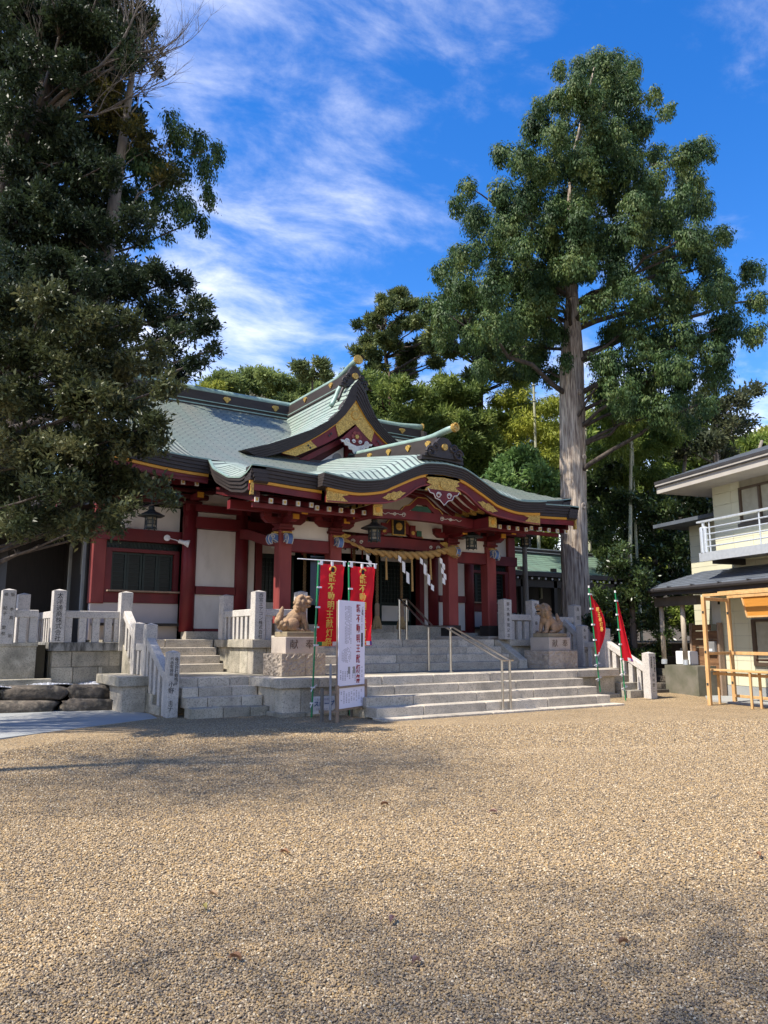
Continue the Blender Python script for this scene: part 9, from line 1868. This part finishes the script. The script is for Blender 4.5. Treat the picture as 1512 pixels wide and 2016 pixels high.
tree('tall', 'old_tree', 'tall dark tree at the top left with a broken trunk and bare grey twigs', leaf_oak_dark, 'broad', .17, 22, bark_dark, [(*tb_, .60), (tb_[0] + .1, tb_[1], 9, .50), (2.3, 26.3, 16.8, .34), (3.0, 26.0, 19.4, .27), (3.15, 25.9, 20.2, .18)], .06, extra=tall_extra, seed=5, shell=.4, limb_every=2)
tree('autumn', 'deciduous_tree', 'yellowing sparse-leaved tree behind the bare twigs at the top left', leaf_autumn, 'broad', .17, 16, bark_grey, None, .03, seed=6)

# beyond the hall
tree('conifer_a', 'conifer_tree', 'pine with level open boughs rising just right of the dormer gable tip', leaf_pine, 'tuft', .24, 40, bark_dark, [(*TREE_BASE['conifer_a'], .30), (TREE_BASE['conifer_a'][0], TREE_BASE['conifer_a'][1], 9, .24), (TREE_BASE['conifer_a'][0] - .4, TREE_BASE['conifer_a'][1] + .2, 13.5, .14), (TREE_BASE['conifer_a'][0] - .7, TREE_BASE['conifer_a'][1] + .3, 16.2, .05)], .09, 'conifers behind the hall', seed=7, shell=.3, tufts=9, tuft_size=1.15)
tree('conifer_b', 'conifer_tree', 'dark conifer whose boughs overlap the left side of the great cypress crown', leaf_pine, 'tuft', .30, 22, bark_dark, None, .05, 'conifers behind the hall', seed=8, shell=.3)
tree('sugi_a', 'cedar_tree', 'olive green cedar directly behind the dormer gable', leaf_sugi, 'tuft', .26, 24, bark_red, None, .04, 'cedars behind the hall', seed=9, shell=.4, limb_every=2)
tree('sugi_b', 'cedar_tree', 'broad olive cedar behind the porch ridge end, left of the yellow bamboo', leaf_sugi, 'tuft', .26, 22, bark_red, None, .04, 'cedars behind the hall', seed=10, shell=.4, limb_every=2)
def culms(pts):
    def f(t, tk):
        for (x, y, z0, z1, lean) in pts:
            mb = MB(); mb.tube([(x + lean * k, y, z0 + (z1 - z0) * k / 8) for k in range(9)], [.075 - .004 * k for k in range(9)], 8)
            for k in range(14): mb.lathe((x + lean * 8 * k / 14, y, z0 + (z1 - z0) * k / 14), [(.07, 0), (.082, .02), (.07, .04)], 8)
            mb.build('culm', bamboo_pole, t)
    return f
ba = TREE_BASE['bamboo_a']; bb_ = TREE_BASE['bamboo_b']
tree('bamboo_a', 'bamboo_clump', 'yellow-green bamboo with a pale upright culm, left of the great trunk', leaf_bamboo, 'bamboo', .24, 20, bamboo_pole, [(*ba, .06), (ba[0], ba[1], 8, .05), (ba[0] + .2, ba[1], 12, .02)], .02, 'bamboo behind the hall', seed=11, limbs=False, cat='bamboo', extra=culms([(ba[0] - 1.0, ba[1] - 1.6, 3, 12.6, .0), (ba[0] + 1.3, ba[1] - 2.2, 3, 11.4, .01)]))
tree('bamboo_b', 'bamboo_clump', 'green drooping bamboo with a leaning culm, right of the great trunk', leaf_bamboo_green, 'bamboo', .22, 24, bamboo_pole, [(*bb_, .06), (bb_[0], bb_[1], 7, .05), (bb_[0] + .2, bb_[1], 11, .02)], .02, 'bamboo behind the hall', seed=12, limbs=False, cat='bamboo', extra=culms([(bb_[0] - 1.2, bb_[1] - .6, 4, 10.2, .07)]))
tree('fresh', 'broadleaf_tree', 'small fresh green broadleaf tree peeping over the right slope of the porch roof', leaf_fresh, 'broad', .22, 26, bark_grey, None, .03, seed=13)
tree('dark_evergreen', 'evergreen_tree', 'dark glossy evergreen filling the space between great trunk and house', leaf_camellia, 'broad', .20, 22, bark_dark, None, .04, seed=14, shell=.4, limb_every=2)
tree('camellia', 'camellia_bush', 'glossy camellia bush beside the right sloping stone fence', leaf_camellia, 'broad', .115, 52, bark_dark, None, .02, seed=15, shell=.4, cat='bush')
def pale_trunks(t, tk):
    b = Vector(TREE_BASE['loose'])
    for (dx, dz, tx) in ((-.2, 6.5, .9), (.8, 6.5, 1.9), (-1.6, 6.0, .6)):
        s = Vector((math.cos(CAM_YAW), -math.sin(CAM_YAW), 0)); p0 = b + s * dx + Vector((0, 0, 4)); mb = MB(); mb.tube([p0, p0 + s * tx * .4 + Vector((0, 0, dz * .4)), p0 + s * tx + Vector((0, 0, dz * .85))], [.16, .13, .07], 8); mb.build('bare_branch', bark_grey, t, smooth=True)
tree('loose', 'broadleaf_tree', 'loose airy tree with pale slanting trunks above the house roof', leaf_loose, 'broad', .26, 12, bark_grey, None, .05, seed=16, extra=pale_trunks)
tree('yellow_right', 'shrub', 'yellowish bushy treetop just over the house roof ridge', leaf_yellowish, 'broad', .30, 12, bark_grey, None, .04, seed=17, cat='bush')
tree('hill_yellow', 'broadleaf_tree', 'bright yellow-green rounded treetop on the hill beside the left grove', leaf_yellowish, 'broad', .40, 9, bark_grey, None, .06, seed=18, limbs=False)
tree('hill_pine', 'pine_tree', 'lone pine standing up from the hill left of the dormer tip', leaf_pine, 'tuft', .5, 9, bark_dark, None, .09, seed=19, shell=.3)
tree('hill_grey', 'bare_tree', 'greyish half-bare treetop on the hill above the main ridge', leaf_greyish, 'broad', .34, 9, bark_grey, None, .06, seed=20)
leaf_object('hillside_wood', crown_quads(CROWNS['hill_wood'], 'broad', .42, 8.5, np.random.default_rng(55), None, .6), leaf_hill, None)
leaf_object('distant_wood', crown_quads(CROWNS['wood'], 'broad', .34, 8.0, np.random.default_rng(56), None, .5), leaf_bamboo_green, None)

# trees of the same grove left of and behind the photographer: their shade falls over the court
def shade_tree(lat, dep, z, rl, rd, rz, n, base, label, seed, size=.085):
    g = np.random.default_rng(seed); r = random.Random(seed)
    bx, by = camxy(*base); t = thing('oak_tree', label, 'tree', (bx, by, 0), 'evergreen trees at the left')
    cx, cy = camxy(lat, dep); mb = MB(); top = Vector((cx, cy, z))
    mb.tube([Vector((bx, by, -.1)), Vector((bx, by, z * .45)), Vector((bx, by, z * .8)).lerp(top, .5), top], [.22, .15, .08, .03], 12); mb.build('trunk', bark_dark, t, smooth=True)
    u = g.normal(size=(n, 3)); u = unit(u) * (g.random((n, 1)) ** (1 / 2.2)); lump = 1 + .18 * np.sin(u[:, :1] * 5 + 1) * np.cos(u[:, 1:2] * 4)
    u = u * lump; c, s_ = math.cos(CAM_YAW), math.sin(CAM_YAW)
    P_ = np.stack([cx + c * u[:, 0] * rl + s_ * u[:, 1] * rd, cy - s_ * u[:, 0] * rl + c * u[:, 1] * rd, z + u[:, 2] * rz], 1)
    L = size * (.6 + .7 * g.random(n)); leaf_object('crown', leaf_quads(P_, rand_dir(n, g), unit(np.array([0, 0, 1.0]) + g.normal(size=(n, 3)) * .5), L, L * .42), leaf_oak_dark, t)
    for k in range(16):
        e = Vector(P_[int(g.integers(0, n))]); mb = MB(); mb.tube(wig(Vector((bx, by, z * .8)).lerp(top, .5), e, 5, .2, r), [.03, .026, .022, .018, .014, .01], 5); mb.build('limb', bark_dark, t)
shade_tree(-8.2, 5.3, 10.8, 3.3, 2.9, 1.5, 17000, (-9.0, 6.2), 'evergreen oak beside the court, outside the left edge of the view', 31)
shade_tree(-3.9, -1.5, 10.6, 4.6, 2.7, 1.5, 36000, (-4.0, -4.8), 'evergreen oak behind the photographer, outside the view', 32)
shade_tree(-7.9, 11.8, 6.6, 2.3, 2.4, 2.4, 34000, (-9.4, 11.8), 'evergreen oak at the end of the concrete path, outside the left edge of the view', 33)

# fern and fallen leaves
fe = thing('fern', 'small green fern at the far left edge above the rock border', 'fern', (0.95, 16.3, .5))
g = np.random.default_rng(3); fr = []
for k in range(26):
    a = g.uniform(0, 6.28); d = np.array([math.cos(a), math.sin(a), 0]); L = g.uniform(.25, .5)
    for i in range(14):
        t = i / 14; b = np.array([.95, 16.3, .52]) + d * L * t + np.array([0, 0, .30 * math.sin(2.2 * t)])
        for s in (-1, 1):
            sd = np.array([-d[1], d[0], 0]) * s; fr.append(leaf_quads(b[None], unit((sd + d * .5)[None]), np.array([[0, 0, 1.0]]), np.array([.10 * (1 - t * .8)]), np.array([.03]))[0])
leaf_object('fronds', np.array(fr), leaf_fresh, fe, kind=None)
leafc = [mat('leaf_brown', (0.22, 0.115, 0.06), 0.8), mat('leaf_tan', (0.36, 0.235, 0.13), 0.8), mat('leaf_pinkish', (0.34, 0.205, 0.165), 0.8), mat('leaf_olive', (0.25, 0.21, 0.07), 0.8)]
def ground_at(px_, py_):
    a = (px_ - 756) / 1515; b = (1008 - py_) / 1515; cp_, sp_ = math.cos(CAM_PITCH), math.sin(CAM_PITCH)
    f = cp_ - b * sp_; u = sp_ + b * cp_; k = -1.4 / u
    return camxy(a * k, f * k)
LEAVES = [(2.36, 4.83, 0, .09, 'curled brown leaf lying left of the middle of the court'), (1.66, 4.27, 1, .075, 'tan leaf on the shaded gravel at the lower left'), (1.55, 4.10, 3, .07, 'small olive leaf next to a tan one at the lower left'), (1.44, 3.41, 0, .08, 'curled reddish leaf stem near the lower left'), (2.27, 3.42, 2, .085, 'pinkish leaf low in the middle left of the gravel'), (3.72, 5.72, 0, .09, 'brown leaf half way up the right side of the court'), (2.08, 2.95, 2, .07, 'pinkish leaf at the very bottom of the gravel'), (5.1, 4.18, 1, .085, 'tan leaf towards the lower right of the gravel'), (4.9, 3.1, 0, .08, 'brown leaf at the right edge of the gravel'), (5.9, 7.9, 3, .09, 'small olive leaf far up the sunny gravel'), (3.0, 2.6, 0, .075, 'slim brown leaf near the bottom right of centre'), (4.3, 5.0, 2, .08, 'pinkish leaf on the right half of the gravel')]
r = random.Random(77)
for i, (x, y, ci, L, lab) in enumerate(LEAVES):
    L *= .8
    a = r.uniform(0, 6.28); d = Vector((math.cos(a), math.sin(a), 0)); s = Vector((-d.y, d.x, 0)); w = L * .22; z = .014
    mb = MB(); c = Vector((x, y, z))
    rowsL = []
    for t in np.linspace(0, 1, 7):
        wd = w * math.sin(math.pi * min(1, t * .92 + .06)) ** .8; cu_ = .012 * math.sin(3 * t)
        rowsL.append([c + d * L * (t - .5) + s * wd * q + Vector((0, 0, cu_ + .018 * abs(q))) for q in (-1, -.5, 0, .5, 1)])
    mb.grid(rowsL); mb.tube([c - d * L * .5 + Vector((0, 0, .002)), c - d * L * .72 + Vector((0, 0, .006))], .0022, 4)
    o = mb.build('fallen_leaf', leafc[ci], None, fixn=False); tag(o, lab, 'leaf', 'fallen leaves on the gravel')
